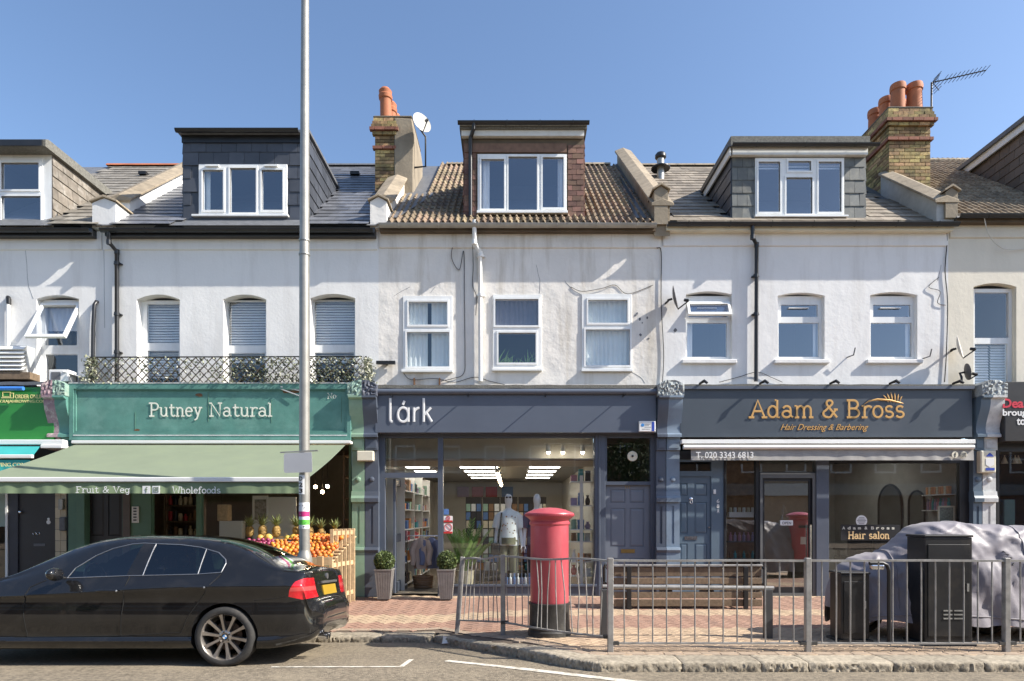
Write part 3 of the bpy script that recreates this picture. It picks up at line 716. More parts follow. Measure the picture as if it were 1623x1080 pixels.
d1 = MB(); d1.plate(D1L, D1R, EZ - .02, zt1, [G(318, 454, 264, 341, DF)], DF, DF + .12); dorm = d1.build('dormer', m_hung1, H1)
hm = hung_mesh(.288, .25, m_hung1, 'slate')
hung(dorm, hm, D1L, D1R, wz(346, DF), zt1 - .12, .288, .25, DF, 'slate', skip=lambda x, z: wx(314, DF) < x < wx(458, DF) and z < wz(262, DF))
b = MB(); b.box(D1L - .03, D1R, DF - .03, DF - .005, EZ - .02, wz(346, DF)); b.build('apron_flashing', m_hung1, dorm)
b = MB(); b.box(D1L - .02, D1R + .02, DF - .035, DF - .004, zt1 - .14, zt1); b.build('fascia_board', m_blackgut, dorm)
window(dorm, *G(316, 456, 262, 343, DF), DF - .03, [G(323, 355, 271, 335, DF), G(366, 407, 268, 339, DF), G(416, 449, 271, 335, DF)], sill=(wx(307, DF), wx(459, DF), wz(346, DF), wz(343, DF), .06), sub=True, curtain=[G(318, 332, 265, 340, .2)])
b = MB(); b.box(wx(328, DF), wx(349, DF), DF - .07, DF - .03, wz(266.5, DF), wz(264, DF)); b.box(wx(421, DF), wx(442, DF), DF - .07, DF - .03, wz(266.5, DF), wz(264, DF)); b.build('trickle_vent', m_white, dorm)
cheek_mesh(dorm, D1R, 1, DF, EZ + .1, zt1, EZ, m_hung1, .25); cheek_mesh(dorm, D1L, -1, DF, EZ + .1, zt1, EZ, m_hung1, .25)
b = MB(); b.prism([(DF - .12, zt1), (DF - .12, zt1 + .05), (yk1 + .15, zt1 + .06), (yk1 + .1, zt1)], D1L - .06, D1R + .06, 'x'); b.build('dormer_roof', m_lead, dorm)
gutter(dorm, D1L - .07, wx(478, DF), zt1 - .02, m_blackgut, 0, DF - .15, .055)

# --- H2
wall(H2, XB[2], XB[3], wz(362), [G(639, 717, 470, 590), G(781, 858, 468, 588), G(922, 1001, 467, 590)], m_p2, .1, wz(394))
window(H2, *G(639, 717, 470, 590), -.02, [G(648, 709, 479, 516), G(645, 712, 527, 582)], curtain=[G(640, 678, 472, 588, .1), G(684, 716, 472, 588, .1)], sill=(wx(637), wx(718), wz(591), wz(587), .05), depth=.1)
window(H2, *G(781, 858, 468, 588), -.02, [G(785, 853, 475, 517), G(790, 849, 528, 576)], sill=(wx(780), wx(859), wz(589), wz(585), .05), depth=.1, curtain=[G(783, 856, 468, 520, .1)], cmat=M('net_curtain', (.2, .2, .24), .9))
b = MB(); rg = random.Random(31); m_pl = M('house_plant', (.2, .34, .08), .6, var=.4, scale=14)
for k in range(46):
    x = lerp(wx(786), wx(853), rg.random()); z0_ = wz(583); a = rg.gauss(0, .5); L_ = rg.uniform(.14, .42) * (.6 + abs(x - wx(819)) * 1.6); y = .14 + rg.random() * .08; dx_ = math.sin(a) * L_
    b.q((x - .008, y, z0_), (x + .008, y, z0_), (x + dx_ * .5 + .011, y - .02, z0_ + L_ * .6), (x + dx_ * .5 - .011, y - .02, z0_ + L_ * .6)); b.q((x + dx_ * .5 - .011, y - .02, z0_ + L_ * .6), (x + dx_ * .5 + .011, y - .02, z0_ + L_ * .6), (x + dx_ * 1.2, y - .03, z0_ + L_))
b.box(wx(784), wx(855), .13, .25, wz(588), wz(580)); tag(b.build('window_plant', m_pl), 'spiky green house plants standing inside the middle gift shop upper window', 'plant')
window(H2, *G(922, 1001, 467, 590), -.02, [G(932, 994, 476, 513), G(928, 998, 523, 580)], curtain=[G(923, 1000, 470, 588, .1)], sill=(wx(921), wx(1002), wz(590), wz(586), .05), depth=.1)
EZ2 = wz(350)
r2 = roof_sheet(H2, XB[2], XB[3] - .05, EZ2)
D2L, D2R, zt2 = wx(736, DF), wx(925, DF), wz(221, DF); yk2 = (zt2 - EZ2) / TANP
sk2 = lambda x, t: (D2L < x < D2R and .15 < t < yk2 + .1) or (x < wx(677, 1.9) and t > 1.45) or (x < wx(625, .5) and t > .5 + 0 * x) or x > wx(1022, .5) + .0
lay(r2, pan_mesh(.245, .33, m_tile2), XB[2] + .1, XB[3] - .1, .245, .265, .33, EZ2, sk2, 'roof_tile', stagger=0, seed=6, t0=-.22, rot_jit=.008)
ridge(r2, XB[2] + .9, XB[3] - .3, EZ2, m_coping)
b = MB(); b.q((wx(1003, 4), 4, rtop(4, EZ2) + .06), (XB[3] - .22, 4, rtop(4, EZ2) + .06), (XB[3] - .22, -.02, rtop(-.02, EZ2) + .06), (XB[3] - .5, -.02, rtop(-.02, EZ2) + .06)); b.build('lead_valley', m_lead, r2)
b = MB(); b.q((XB[2] + .12, -.02, rtop(0, EZ2) + .05), (XB[2] + .36, -.02, rtop(0, EZ2) + .05), (XB[2] + .9, 1.6, rtop(1.6, EZ2) + .05), (XB[2] + .3, 1.6, rtop(1.6, EZ2) + .05)); b.build('lead_valley', m_lead, r2)
gutter(H2, wx(605), wx(1036), wz(361, -.225), m_gutg, 7, -.225, .064); b = MB(); b.box(wx(604), wx(1036), -.162, 0, wz(366, -.162), wz(357, -.162)); b.build('fascia_board', m_rotwood, H2)
downpipe(H2, [(wx(753), -.21, wz(358)), (wx(753), -.21, wz(392)), (wx(761), -.07, wz(405)), (wx(762), -.07, wz(606))], .042, m_steelwhite, [wz(408), wz(470)])
d2 = MB(); d2.plate(D2L, D2R, EZ2, zt2, [G(759, 896, 248, 336, DF)], DF, DF + .12); dorm = d2.build('dormer', m_rotwood, H2)
hm2 = hung_mesh(.165, .1, m_hung2, 'hung_tile', .02)
hung(dorm, hm2, D2L, wx(755, DF), wz(344, DF), wz(243, DF), .165, .1, DF, 'hung_tile', .02); hung(dorm, hm2, wx(900, DF), D2R, wz(344, DF), wz(231, DF), .165, .1, DF, 'hung_tile', .02, seed=8)
b = MB(); b.box(D2L, wx(898, DF), DF - .03, DF - .003, wz(243, DF), wz(229, DF)); b.build('tile_band', m_hung2, dorm)
b = MB(); b.box(D2L - .05, D2R, DF - .09, DF - .002, wz(220, DF), wz(207, DF)); b.build('fascia_board', m_fascw, dorm)
window(dorm, *G(757, 898, 246, 338, DF), DF - .03, [G(763, 799, 254, 333, DF), G(806, 851, 250, 335, DF), G(860, 893, 251, 331, DF)], sill=(wx(756, DF), wx(899, DF), wz(341, DF), wz(337, DF), .06), sub=True, curtain=[G(764, 776, 250, 334, .2), G(884, 895, 250, 334, .2)], cmat=m_blind)
cheek_mesh(dorm, D2R, 1, DF, EZ2 + .1, zt2, EZ2, m_hung2, .15, 'hung_tile'); cheek_mesh(dorm, D2L, -1, DF, EZ2 + .1, zt2, EZ2, m_hung2, .15, 'hung_tile')
b = MB(); b.prism([(DF - .14, zt2 + .12), (DF - .14, zt2 + .2), (yk2 + .3, zt2 + .24), (yk2 + .2, zt2)], D2L - .08, D2R + .05, 'x'); b.build('dormer_roof', m_felt, dorm)
gutter(dorm, wx(727, DF), wx(932, DF), wz(208, DF), m_blackgut, 4, DF - .2, .05)
b = MB(); b.tube([(wx(752, DF), DF - .2, wz(207, DF)), (wx(752, DF), DF - .2, wz(214, DF)), (wx(746, DF), DF - .06, wz(222, DF)), (wx(746, DF), DF - .06, wz(346, DF))], .036, 10); b.build('dormer_downpipe', m_blackgut, dorm, smooth=40)

# --- H3
holes = [arch(1087, 1160, 462, 467, 572), arch(1233, 1307, 464, 469, 572), arch(1379, 1454, 463, 468, 572)]
wall(H3, XB[3], XB[4], wz(358), holes, m_p3, .13, wz(391))
for i, (l, r) in enumerate(((1087, 1160), (1233, 1307), (1379, 1454))):
    if i == 0:
        w = window(H3, *G(l, r, 467, 572), .09, [G(l + 4, r - 6, 480, 503, .09), G(l + 2, r - 8, 512, 566, .09)], sash=False, curtain=[G(l + 2, l + 10, 512, 566, .2)], cmat=m_blind, glassmat=m_glass)
        tilt_sash(H3, wx(l + 2), wx(r - 2), wz(504), wz(478), .06, .13, .05)
    else:
        window(H3, *G(l, r, 467, 572), .09, [G(l + 5, r - 11, 483, 503, .09), G(l + 1, r - 9, 512, 566, .09)], sash=False, curtain=[G(r - 18, r - 9, 512, 566, .2)], cmat=m_blind, glassmat=m_glass)
    b = MB(); b.box(wx(l - 7), wx(r + 6), -.07, .1, wz(577), wz(571)); b.build('window_sill', m_p3, H3, bevel=.008)
    b = MB(); b.box(wx(l + 20), wx(r - 22), .07, .09, wz(487), wz(485.5)); b.build('trickle_vent', m_white, H3)
r3 = roof_sheet(H3, XB[3] + .05, XB[4], EZ)
D3L, D3R, zt3 = wx(1160, DF), wx(1371, DF), wz(250, DF); yk3 = (zt3 - EZ) / TANP
sk3 = lambda x, t: (D3L < x < D3R and .18 < t < yk3 + .1) or (x > wx(1390, 1.5) and x > 7.7 + 0 * t and t > 1.3 and x < 9.2)
lay(r3, slate_mesh(.31, .40, mat=m_slate3), XB[3] + .12, XB[4] - .1, .31, .265, .40, EZ, sk3, 'slate', seed=9, rot_jit=.01, t0=-.22)
ridge(r3, XB[3] + .4, XB[4] - .1, EZ, m_coping)
gutter(H3, wx(1053), wx(1506), wz(358.5, -.225), m_blackgut, 7); b = MB(); b.box(wx(1053), wx(1502), -.162, 0, wz(365, -.162), wz(354, -.162)); b.build('fascia_board', m_cream, H3)
downpipe(H3, [(wx(1186), -.21, wz(364)), (wx(1186), -.21, wz(384)), (wx(1197), -.07, wz(391)), (wx(1196), -.07, wz(606))], .036, m_blackgut, [wz(440), wz(500)])
d3 = MB(); d3.plate(D3L, D3R, EZ, zt3, [G(1199, 1335, 255, 341, DF)], DF, DF + .12); dorm = d3.build('dormer', m_lead, H3)
hm3 = hung_mesh(.19, .245, m_hung3, 'slate')
hung(dorm, hm3, D3L, wx(1196, DF), wz(347, DF), zt3, .19, .245, DF, 'slate', .008); hung(dorm, hm3, wx(1338, DF), D3R, wz(347, DF), zt3, .19, .245, DF, 'slate', .008, seed=11)
b = MB(); b.box(D3L - .02, D3R, DF - .10, DF - .002, zt3, wz(239, DF)); b.build('fascia_board', m_fascw, dorm)
window(dorm, *G(1196, 1337, 252, 345, DF), DF - .03, [G(1201, 1235, 258, 338, DF), G(1248, 1284, 257, 273, DF), G(1245, 1286, 283, 341, DF), G(1296, 1332, 258, 338, DF)], sill=(wx(1194, DF), wx(1341, DF), wz(347, DF), wz(344, DF), .06), sub=True, blind=[G(1200, 1236, 256, 269, .2), G(1247, 1286, 256, 272, .2), G(1294, 1333, 256, 269, .2)])
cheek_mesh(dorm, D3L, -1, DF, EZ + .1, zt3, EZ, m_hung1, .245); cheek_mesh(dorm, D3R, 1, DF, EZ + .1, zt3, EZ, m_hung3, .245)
b = MB(); b.prism([(DF - .12, zt3 + .14), (DF - .12, wz(222, DF)), (yk3 + .35, wz(222, DF)), (yk3 + .2, zt3 + .1)], D3L - .06, D3R + .03, 'x'); b.build('dormer_roof', m_felt, dorm)
b = MB(); b.prism([(DF - .1, zt3 - .02), (DF - .1, zt3 + .13), (yk3 + .2, zt3 + .13), (yk3 + .04, zt3 - .02)], D3L - .08, D3L - .05, 'x'); b.build('barge_board', m_fascw, dorm)
b = MB(); b.prism([(DF - .13, zt3 + .13), (DF - .13, zt3 + .2), (yk3 + .3, zt3 + .2), (yk3 + .2, zt3 + .13)], D3L - .12, D3L - .062, 'x'); b.build('barge_gutter', m_blackgut, dorm)
gutter(dorm, D3L - .06, wx(1385, DF), wz(240.5, DF), m_blackgut, 3, DF - .18, .045)

# --- H4
EZ4 = wz(341)
wall(H4, XB[4], XB[5], wz(350), [arch(1543, 1611, 449, 455, 640), arch(1690, 1758, 449, 455, 640)], m_p4, .14, wz(378))
window(H4, *G(1543, 1611, 455, 640), .1, [G(1545, 1599, 464, 536, .1), G(1545, 1597, 545, 634, .1)], sash=False, mat=m_white, blind=[G(1569, 1598, 548, 634, .2), G(1544, 1566, 548, 634, .2)])
window(H4, *G(1690, 1758, 455, 640), .1, [G(1695, 1752, 464, 536, .1), G(1695, 1752, 545, 634, .1)], sash=False)
r4 = roof_sheet(H4, XB[4] + .02, XB[5], EZ4)
x4 = wx(1533, 2.9)
lay(r4, pan_mesh(.25, .33, m_tile4), XB[4] + .05, XB[5], .25, .265, .33, EZ4, lambda x, t: x > 11.6 or (x > x4 + .05 and t < 2.8 and t > .1), 'roof_tile', stagger=0, seed=12, t0=-.22, rot_jit=.006)
ridge(r4, XB[4] + .2, XB[5], EZ4, m_coping)
gutter(H4, wx(1506), XB[5], wz(345.5, -.225), m_blackgut, 5); b = MB(); b.box(wx(1505), XB[5], -.162, 0, wz(352, -.162), wz(338, -.162)); b.build('fascia_board', m_rotwood, H4)
zt4 = rtop(2.87, EZ4)
d4 = MB(); d4.box(x4 + .03, XB[5], DF, DF + .1, EZ4, zt4); dorm = d4.build('dormer', m_hung0, H4)
cheek_mesh(dorm, x4, -1, DF, EZ4 + .08, zt4, EZ4, M('brown_hung_slate', (.14, .11, .09), .7, rnd=.2), .2)
b = MB(); b.prism([(DF - .1, zt4 - .02), (DF - .1, zt4 + .13), (3.05, zt4 + .13), (2.87, zt4 - .02)], x4 - .1, x4 - .06, 'x'); b.build('barge_board', m_white, dorm)
b = MB(); b.prism([(DF - .15, zt4 + .13), (DF - .15, zt4 + .22), (3.2, zt4 + .22), (3.1, zt4 + .13)], x4 - .16, XB[5], 'x'); b.build('dormer_roof', m_lead, dorm)

# --- parapets between the roofs, as one thing each
def parapet(label, x0, x1, t_front, t_back, rise, ez, mat, block, cw=.06, seglen=.5, zdrop=.22, bmat=None):
    """upstand along the party wall: a block at the eaves with a gabled cap, then a sloping wall under coping stones"""
    p = thing('party_wall', label, 'parapet', ((x0 + x1) / 2, t_front, ez), 'party walls between the roofs')
    b = MB(); b.prism([(t_front, ez - zdrop - .1), (t_front, rtop(t_front, ez) + rise), (t_back, rtop(t_back, ez) + rise), (t_back, rtop(t_back, ez) - .1)], x0, x1, 'x'); b.build('wall', mat, p)
    xm = (x0 + x1) / 2; slope = math.hypot(1, TANP); n = max(1, round((t_back - t_front) * slope / seglen)); w = (x1 - x0) / 2 + cw
    for i in range(n):
        ta = t_front - .06 + (t_back - t_front + .06) * i / n; tb = t_front - .06 + (t_back - t_front + .06) * (i + 1) / n - .008
        za, zc = rtop(ta, ez) + rise + .003, rtop(tb, ez) + rise + .003
        c = MB(); sec = [(-w, 0), (-w, .05), (0, .13), (w, .05), (w, 0)]
        fa = [(xm + u, ta, za + v) for u, v in sec]; fb = [(xm + u, tb, zc + v) for u, v in sec]
        c.q(*fa); c.q(*fb[::-1])
        for k in range(5): c.q(fa[k], fb[k], fb[(k + 1) % 5], fa[(k + 1) % 5])
        c.build('coping_stone', m_coping, p, bevel=.006)
    if block:
        bx0, bx1, zb0, zb1, yb0, yb1 = block
        c = MB(); xm2 = (bx0 + bx1) / 2; c.prism([(bx0, zb0), (bx1, zb0), (bx1, zb1), (xm2, zb1 + .09), (bx0, zb1)], yb0, yb1, 'y'); c.build('kneeler_block', bmat or mat, p)
        c = MB(); w2 = (bx1 - bx0) / 2 + .04; c.prism([(xm2 - w2, zb1 + .005), (xm2 - w2, zb1 + .04), (xm2, zb1 + .14), (xm2 + w2, zb1 + .04), (xm2 + w2, zb1 + .005), (xm2, zb1 + .095)], yb0 - .04, yb1 + .1, 'y'); c.build('coping_stone', m_coping, p, bevel=.006)
    return p
parapet('white party wall with tan coping between the rowing shop and greengrocer roofs', wx(164) - .13, wx(164) + .24, .42, 4.0, .28, EZ, m_p0, (wx(153), wx(190), wz(366), wz(327), -.12, .5))
parapet('white stepped party wall with stone coping in front of the rendered chimney', XB[2] - .12, XB[2] + .19, .35, 1.75, .3, EZ, m_p2, (wx(589), wx(615), wz(366), wz(325), -.12, .36))
parapet('brown stone-capped party wall beside the metal roof flue', XB[3] - .17, XB[3] + .12, -.12, 4.0, .36, EZ, m_rendbrown, (wx(1034), wx(1055), wz(362), wz(310), -.17, .2))
parapet('grey-white party wall with curved tan coping below the brick chimney', XB[4] - .3, XB[4] + .02, -.12, 1.65, .42, EZ, M('grey_render', (.42, .42, .4), .85, var=.15, scale=4), (wx(1489), wx(1508), wz(352), wz(312), -.17, .2), zdrop=0, bmat=m_rendbrown)

# --- chimneys: bricks laid one by one
def chimney(label, x0, x1, y0, y1, zb, zt, oversail, brick_faces, limit):
    c = thing('chimney_stack', label, 'chimney', ((x0 + x1) / 2, (y0 + y1) / 2, zb))
    b = MB(); b.box(x0 + .018, x1 - .018, y0 + .018, y1 - .018, zb - 1.2, zt); b.build('core', m_mortar, c)
    ms = {}
    rg = random.Random(int(x0 * 10)); H = .075; n = 0
    courses = int((zt - zb) / H) + 1
    for k in range(courses):
        z = zt - (k + 1) * H; over = .0; red = False
        over = {0: .03, 1: .05, 2: .07, 3: .1, 4: .05, 8: .045}.get(k, 0); red = k in (3, 8)
        for (fx0, fx1, fy, ax) in brick_faces:
            u = fx0 - over - (.11 if k % 2 else 0)
            while u < fx1 + over - .02:
                a, e = max(u, fx0 - over), min(u + .22, fx1 + over)
                if e - a > .04 and n < limit:
                    sx, sc = (.22, (e - a - .01) / .22)
                    key = 'r' if red else 'b'
                    if key not in ms:
                        q_ = MB(); q_.box(-.11, .11, -.05, .05, -.0315, .0315); ms[key], _ = q_.mesh('brick', m_redbrick if red else m_brick, origin=(0, 0, 0))
                    off = rg.uniform(-.004, .004)
                    if ax == 'x': place(ms[key], 'brick', c, ((a + e) / 2, fy + .05 - over + off, z + H / 2), (0, 0, 0), (sc, 1, 1))
                    else: place(ms[key], 'brick', c, (fy + .05 * (1 if ax == 'l' else -1) - over * (1 if ax == 'l' else -1) + off, (a + e) / 2, z + H / 2), (0, 0, R(90)), (sc, 1, 1))
                    n += 1
                u += .22
    return c
def pot(parent, x, y, z, h, r, cap=False, lean=0.):
    b = MB(); prof = [(r * .95, 0), (r, .03), (r * .97, .1), (r * .93, h * .5), (r * .9, h - .14), (r * 1.02, h - .13), (r * 1.05, h - .05), (r * .98, h), (r * .8, h), (r * .78, h - .3)]
    if cap: prof = [(r * .95, 0), (r, .03), (r * .95, .1), (r * .9, h - .25), (r * 1.06, h - .23), (r * 1.12, h - .16), (r * .98, h - .13), (r * 1.06, h - .06), (r * .7, h), (r * .02, h + .02)]
    b.lathe(prof, (0, 0, 0), 20)
    b.v = [(v[0] + v[2] * lean + x, v[1] + y, v[2] + z) for v in b.v]
    return b.build('chimney_pot', m_pot, parent, smooth=35)
Y1 = 1.75; cx0, cx1 = wx(594, Y1), wx(655, Y1); cxm = wx(625, Y1)
c1 = chimney('half-rendered yellow brick chimney with three tall capped terracotta pots and a satellite dish', cx0, cxm, Y1, Y1 + 1.25, wz(315, Y1), wz(188, Y1), True, [(cx0, cxm, Y1, 'x')], 140)
b = MB()
zt_, zc_ = wz(188, Y1), wz(345, Y1)
b.prism([(cxm + .003, zc_), (cx1, zc_), (cx1 + .02, wz(210, Y1)), (cx1 - .02, zt_ - .02), (cxm + .003, zt_)], Y1 - .04, Y1 + 1.3, 'y'); b.build('rendered_flank', m_rendbrown, c1, bevel=.02)
b = MB(); b.box(cx0 - .03, cx1 - .02, Y1 - .03, Y1 + 1.27, zt_ + .002, zt_ + .05); b.build('capping', m_mortar, c1, bevel=.015)
for k, (px, hh) in enumerate(((612, .74), (624, .72), (631, .72))):
    yy = Y1 + .22 + k * .42; pot(c1, wx(612, Y1 + .2) + k * .02, yy, zt_ + .04, hh, .135 if k == 0 else .125, True, -.03 if k == 0 else 0)
b = MB(); b.q((cx1 + .03, Y1 - .05, zc_ + .3), (cx1 + .03, Y1 + 1.3, zc_ + 1.25), (cx1 + .03, Y1 + 1.3, zc_ + 1.0), (cx1 + .03, Y1 - .05, zc_ + .02)); b.build('flashing', m_steelwhite, c1)
Y2 = 1.5; kx0, kx1 = wx(1409, Y2), wx(1475, Y2)
c2 = chimney('broad sooty yellow brick chimney with five plain terracotta pots and a television aerial', kx0, kx1, Y2, Y2 + 1.75, wz(318, Y2), wz(173, Y2), True, [(kx0, kx1, Y2, 'x'), (Y2, Y2 + 1.75, kx0, 'l')], 300)
b = MB(); b.box(kx0 - .04, kx1 + .04, Y2 - .04, Y2 + 1.79, wz(173, Y2) + .002, wz(173, Y2) + .03); b.build('capping', m_felt, c2, bevel=.01)
b = MB(); b.box(kx0 - .03, kx0 + .3, Y2 - .03, Y2 + 1.8, rtop(1.5) - .2, rtop(1.5) + .32); b.build('render_plinth', m_rendbrown, c2, bevel=.02)
for (px, yy, hh) in ((1423, .2, .62), (1408.5, .62, .60), (1397, 1.05, .62)): pot(c2, wx(1423, Y2 + .2), Y2 + yy, wz(173, Y2) + .02, hh, .15)
pot(c2, wx(1449, Y2 + .2), Y2 + .2, wz(173, Y2) + .02, .62, .16); pot(c2, wx(1449, Y2 + .2), Y2 + .75, wz(173, Y2) + .02, .62, .15)
# roof flue
fy = 2.9; fx_ = wx(1047, fy); fz = rtop(fy)
fl = thing('roof_flue', 'grey metal roof flue with cone skirt and cap beside the party wall', 'flue', (fx_, fy, fz))
b = MB(); b.lathe([(.085, -.1), (.085, .48)], (fx_, fy, fz), 14); b.build('pipe', m_grey, fl, smooth=40)
b = MB(); b.lathe([(.09, .3), (.22, .26), (.22, .24), (.09, .27)], (fx_, fy, fz), 16); b.build('storm_collar', m_blackgut, fl, smooth=30)
b = MB(); b.lathe([(.1, .47), (.13, .5), (.13, .56), (.1, .6), (.02, .63)], (fx_, fy, fz), 14); b.build('cap', m_blackgut, fl, smooth=30)
# ---------------------------------------------------------------- ground-floor shops
m_navy = M('navy_paint', (.082, .099, .132), .42, var=.1, scale=2, dirt=(.12, .13, .15), dirt_amt=.3, dirt_scale=5)
m_navysign = M('navy_sign_board', (.102, .121, .158), .38, var=.05, scale=1.5, dirt=(.12, .14, .18), dirt_amt=.3, dirt_scale=1.5, streak=5)
m_slatesign = M('slate_sign_board', (.062, .077, .095), .38, var=.06, scale=1.5, dirt=(.09, .1, .12), dirt_amt=.3, dirt_scale=1.2, streak=4)
m_bluegrey = M('blue_grey_door_paint', (.175, .195, .23), .4, var=.05, scale=2)
m_lblue = M('pale_blue_paint', (.20, .26, .33), .5, var=.1, scale=3, dirt=(.1, .12, .15), dirt_amt=.4, dirt_scale=5)
m_sblue = M('slate_blue_paint', (.11, .155, .20), .42, var=.06)
m_gold = M('brass_letter', (.66, .38, .13), .35, metal=.3, var=.1)
m_letwhite = M('white_letter', (.82, .82, .8), .4, var=.02)
m_letcream = M('cream_letter', (.74, .74, .64), .6, var=.12, scale=20)
m_sage = M('sage_awning_cloth', (.187, .222, .15), .85, var=.06, scale=2, dirt=(.2, .24, .13), dirt_amt=.3, dirt_scale=2, low=.012, lscale=1.6)
m_sagev = M('sage_valance_cloth', (.16, .215, .125), .85, var=.1, scale=4)
m_greyv = M('grey_valance_cloth', (.34, .33, .31), .85, var=.15, scale=6)
m_tealv = M('turquoise_cloth', (.03, .33, .33), .8, var=.1)
m_green = M('bright_green_sign', (.03, .22, .045), .35, var=.06)
m_greenp = M('green_pilaster_paint', (.23, .35, .25), .5, var=.14, scale=4, dirt=(.3, .38, .3), dirt_amt=.5, dirt_scale=5)
m_greend = M('green_frame_paint', (.105, .21, .145), .45, var=.12)
m_purple = M('peeling_mauve_paint', (.28, .19, .22), .7, var=.25, scale=9, dirt=(.6, .55, .5), dirt_amt=.8, dirt_scale=12, bump=.004)
m_greystone = M('weathered_grey_paint', (.33, .36, .36), .7, var=.25, scale=6, dirt=(.12, .14, .16), dirt_amt=.6, dirt_scale=9, bump=.006, bscale=40)
m_whitestone = M('weathered_white_paint', (.58, .59, .58), .65, var=.14, scale=5, dirt=(.3, .3, .29), dirt_amt=.5, dirt_scale=8, bump=.003)
m_greenstone = M('weathered_green_stone', (.22, .33, .28), .75, var=.25, scale=9, dirt=(.45, .47, .4), dirt_amt=.6, dirt_scale=12, bump=.008, bscale=45)
m_navystone = M('weathered_navy_stone', (.08, .09, .12), .6, var=.3, scale=9, dirt=(.2, .21, .24), dirt_amt=.5, dirt_scale=12, bump=.008, bscale=45)
m_char = M('charcoal_door', (.035, .037, .042), .4, var=.08)
m_blackframe = M('black_frame', (.016, .017, .02), .4)
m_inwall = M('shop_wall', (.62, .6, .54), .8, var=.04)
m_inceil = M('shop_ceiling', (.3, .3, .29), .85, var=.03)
m_infloor = M('shop_floor', (.2, .165, .125), .5, var=.15)
m_tube = M('strip_light', (.9, .9, .9), .5, emit=(1, .95, .88), estr=7.)
m_fillglow = M('fill_panel_glow', (.9, .9, .9), .5, emit=(1, .95, .85), estr=5.)
m_spot = M('spot_lamp', (.9, .9, .85), .4, emit=(1, .86, .68), estr=22.)
m_bulb = M('bulb', (.9, .8, .6), .4, emit=(1, .72, .42), estr=45.)
m_brass = M('brass', (.5, .33, .12), .35, metal=.8)
m_chrome = M('chrome', (.7, .7, .7), .15, metal=1.)
YS, YF = -.1, -.3

def pilaster(label, halves, low=True):
    x0 = wx(halves[0][0], -.22); x1 = wx(halves[-1][1], -.22)
    p = thing('pilaster', label, 'pilaster', ((x0 + x1) / 2, -.1, 0), 'carved pilasters between the shops')
    for (a, c, mb_, mh) in halves:
        X0, X1 = wx(a, -.22), wx(c, -.22); e = .012
        zz = lambda py: wz(py, -.22)
        # head: carved leafy block with a sloping top
        b = MB(); n = 9; g = {}
        lowL = a == halves[0][0]; lowR = c == halves[-1][1]
        for i in range(n + 1):
            for j in range(n + 1):
                u, v = i / n, j / n; x = lerp(X0 - (e if lowL else 0), X1 + (e if lowR else 0), u)
                t = zz(607) - (.07 * max(0, 1 - u * 1.6) if lowL else 0) - (.07 * max(0, (u - .4) * 1.6) if lowR else 0)
                z = lerp(zz(631), t, v); edge = min(i, j, n - i, n - j) > 0
                y = -.46 + (mnoise.noise(Vector((x * 26, z * 22, 1))) * .035 + mnoise.noise(Vector((x * 60, z * 50, 3))) * .02 if edge else 0)
                g[i, j] = len(b.v); b.v.append((x, y, z))
        for i in range(n):
            for j in range(n): b.f.append((g[i, j], g[i + 1, j], g[i + 1, j + 1], g[i, j + 1])); b.m.append(0)
        q_ = lambda ij: b.v[g[ij]]
        for s_ in ([(0, j) for j in range(n, -1, -1)], [(n, j) for j in range(n + 1)], [(i, n) for i in range(n, -1, -1)], [(i, 0) for i in range(n + 1)]):
            for k in range(len(s_) - 1):
                A, B_ = q_(s_[k]), q_(s_[k + 1]); b.q(A, (A[0], 0, A[2]), (B_[0], 0, B_[2]), B_)
        b.build('carved_head', mh, p)
        b = MB(); prof = [(0, zz(631)), (-.47, zz(631)), (-.47, zz(634)), (-.41, zz(636)), (-.41, zz(642)), (-.385, zz(652)), (-.34, zz(662)), (-.30, zz(672)), (-.285, zz(680)), (-.30, zz(688)), (-.33, zz(690)), (-.33, zz(694)), (0, zz(694))]
        b.prism(prof, X0, X1, 'x'); b.build('console_bracket', mb_, p, smooth=25)
        b = MB(); b.box(X0 + .006, X1 - .006, -.25, -.06, zz(714), zz(694)); b.box(X0 + .03, X1 - .03, -.262, -.25, zz(711), zz(698)); b.build('frieze_block', mb_, p, bevel=.004)
        if not low: continue
        b = MB(); xm = (X0 + X1) / 2
        b.plate(X0 + .006, X1 - .006, zz(868), zz(714), [(xm - .022, xm + .022, zz(862), zz(803))], -.205, -.185, edges=True); b.box(X0 + .007, X1 - .007, -.186, -.06, zz(868), zz(714))
        b.lathe([(.05, .0), (.045, -.02), (.02, -.03), (.001, -.03)], (xm, -.2055, zz(760)), 8, 'y')
        b.build('shaft', mb_, p)
        b = MB(); b.prism([(-.06, zz(796)), (-.255, zz(796)), (-.26, zz(790)), (-.235, zz(786)), (-.225, zz(779)), (-.06, zz(779))], X0, X1, 'x'); b.build('band_moulding', mb_, p)
        b = MB(); b.box(X0 - .0, X1, -.235, -.06, zz(946), zz(876)); b.prism([(-.06, zz(876)), (-.24, zz(876)), (-.265, zz(872)), (-.25, zz(868)), (-.06, zz(868))], X0, X1, 'x'); b.build('plinth', mb_, p, bevel=.003)
    return p
pilaster('peeling mauve and teal pilaster at the edge of the bright green sign', [(81, 98, m_purple, m_purple), (98, 116, m_teal, m_greenstone)], False)
pilaster('half green, half navy pilaster between the greengrocer and the gift shop', [(557, 578, m_greenp, m_greenstone), (578, 600, m_navy, m_navystone)])
pilaster('half navy, half pale blue pilaster between the two panelled doors', [(1040, 1056, m_navy, m_greystone), (1056, 1078, m_lblue, m_greystone)])
pilaster('half slate blue, half white pilaster to which a yellow alarm box is fixed', [(1543, 1558, m_sblue, m_greystone), (1558, 1580, m_whitestone, m_greystone)])

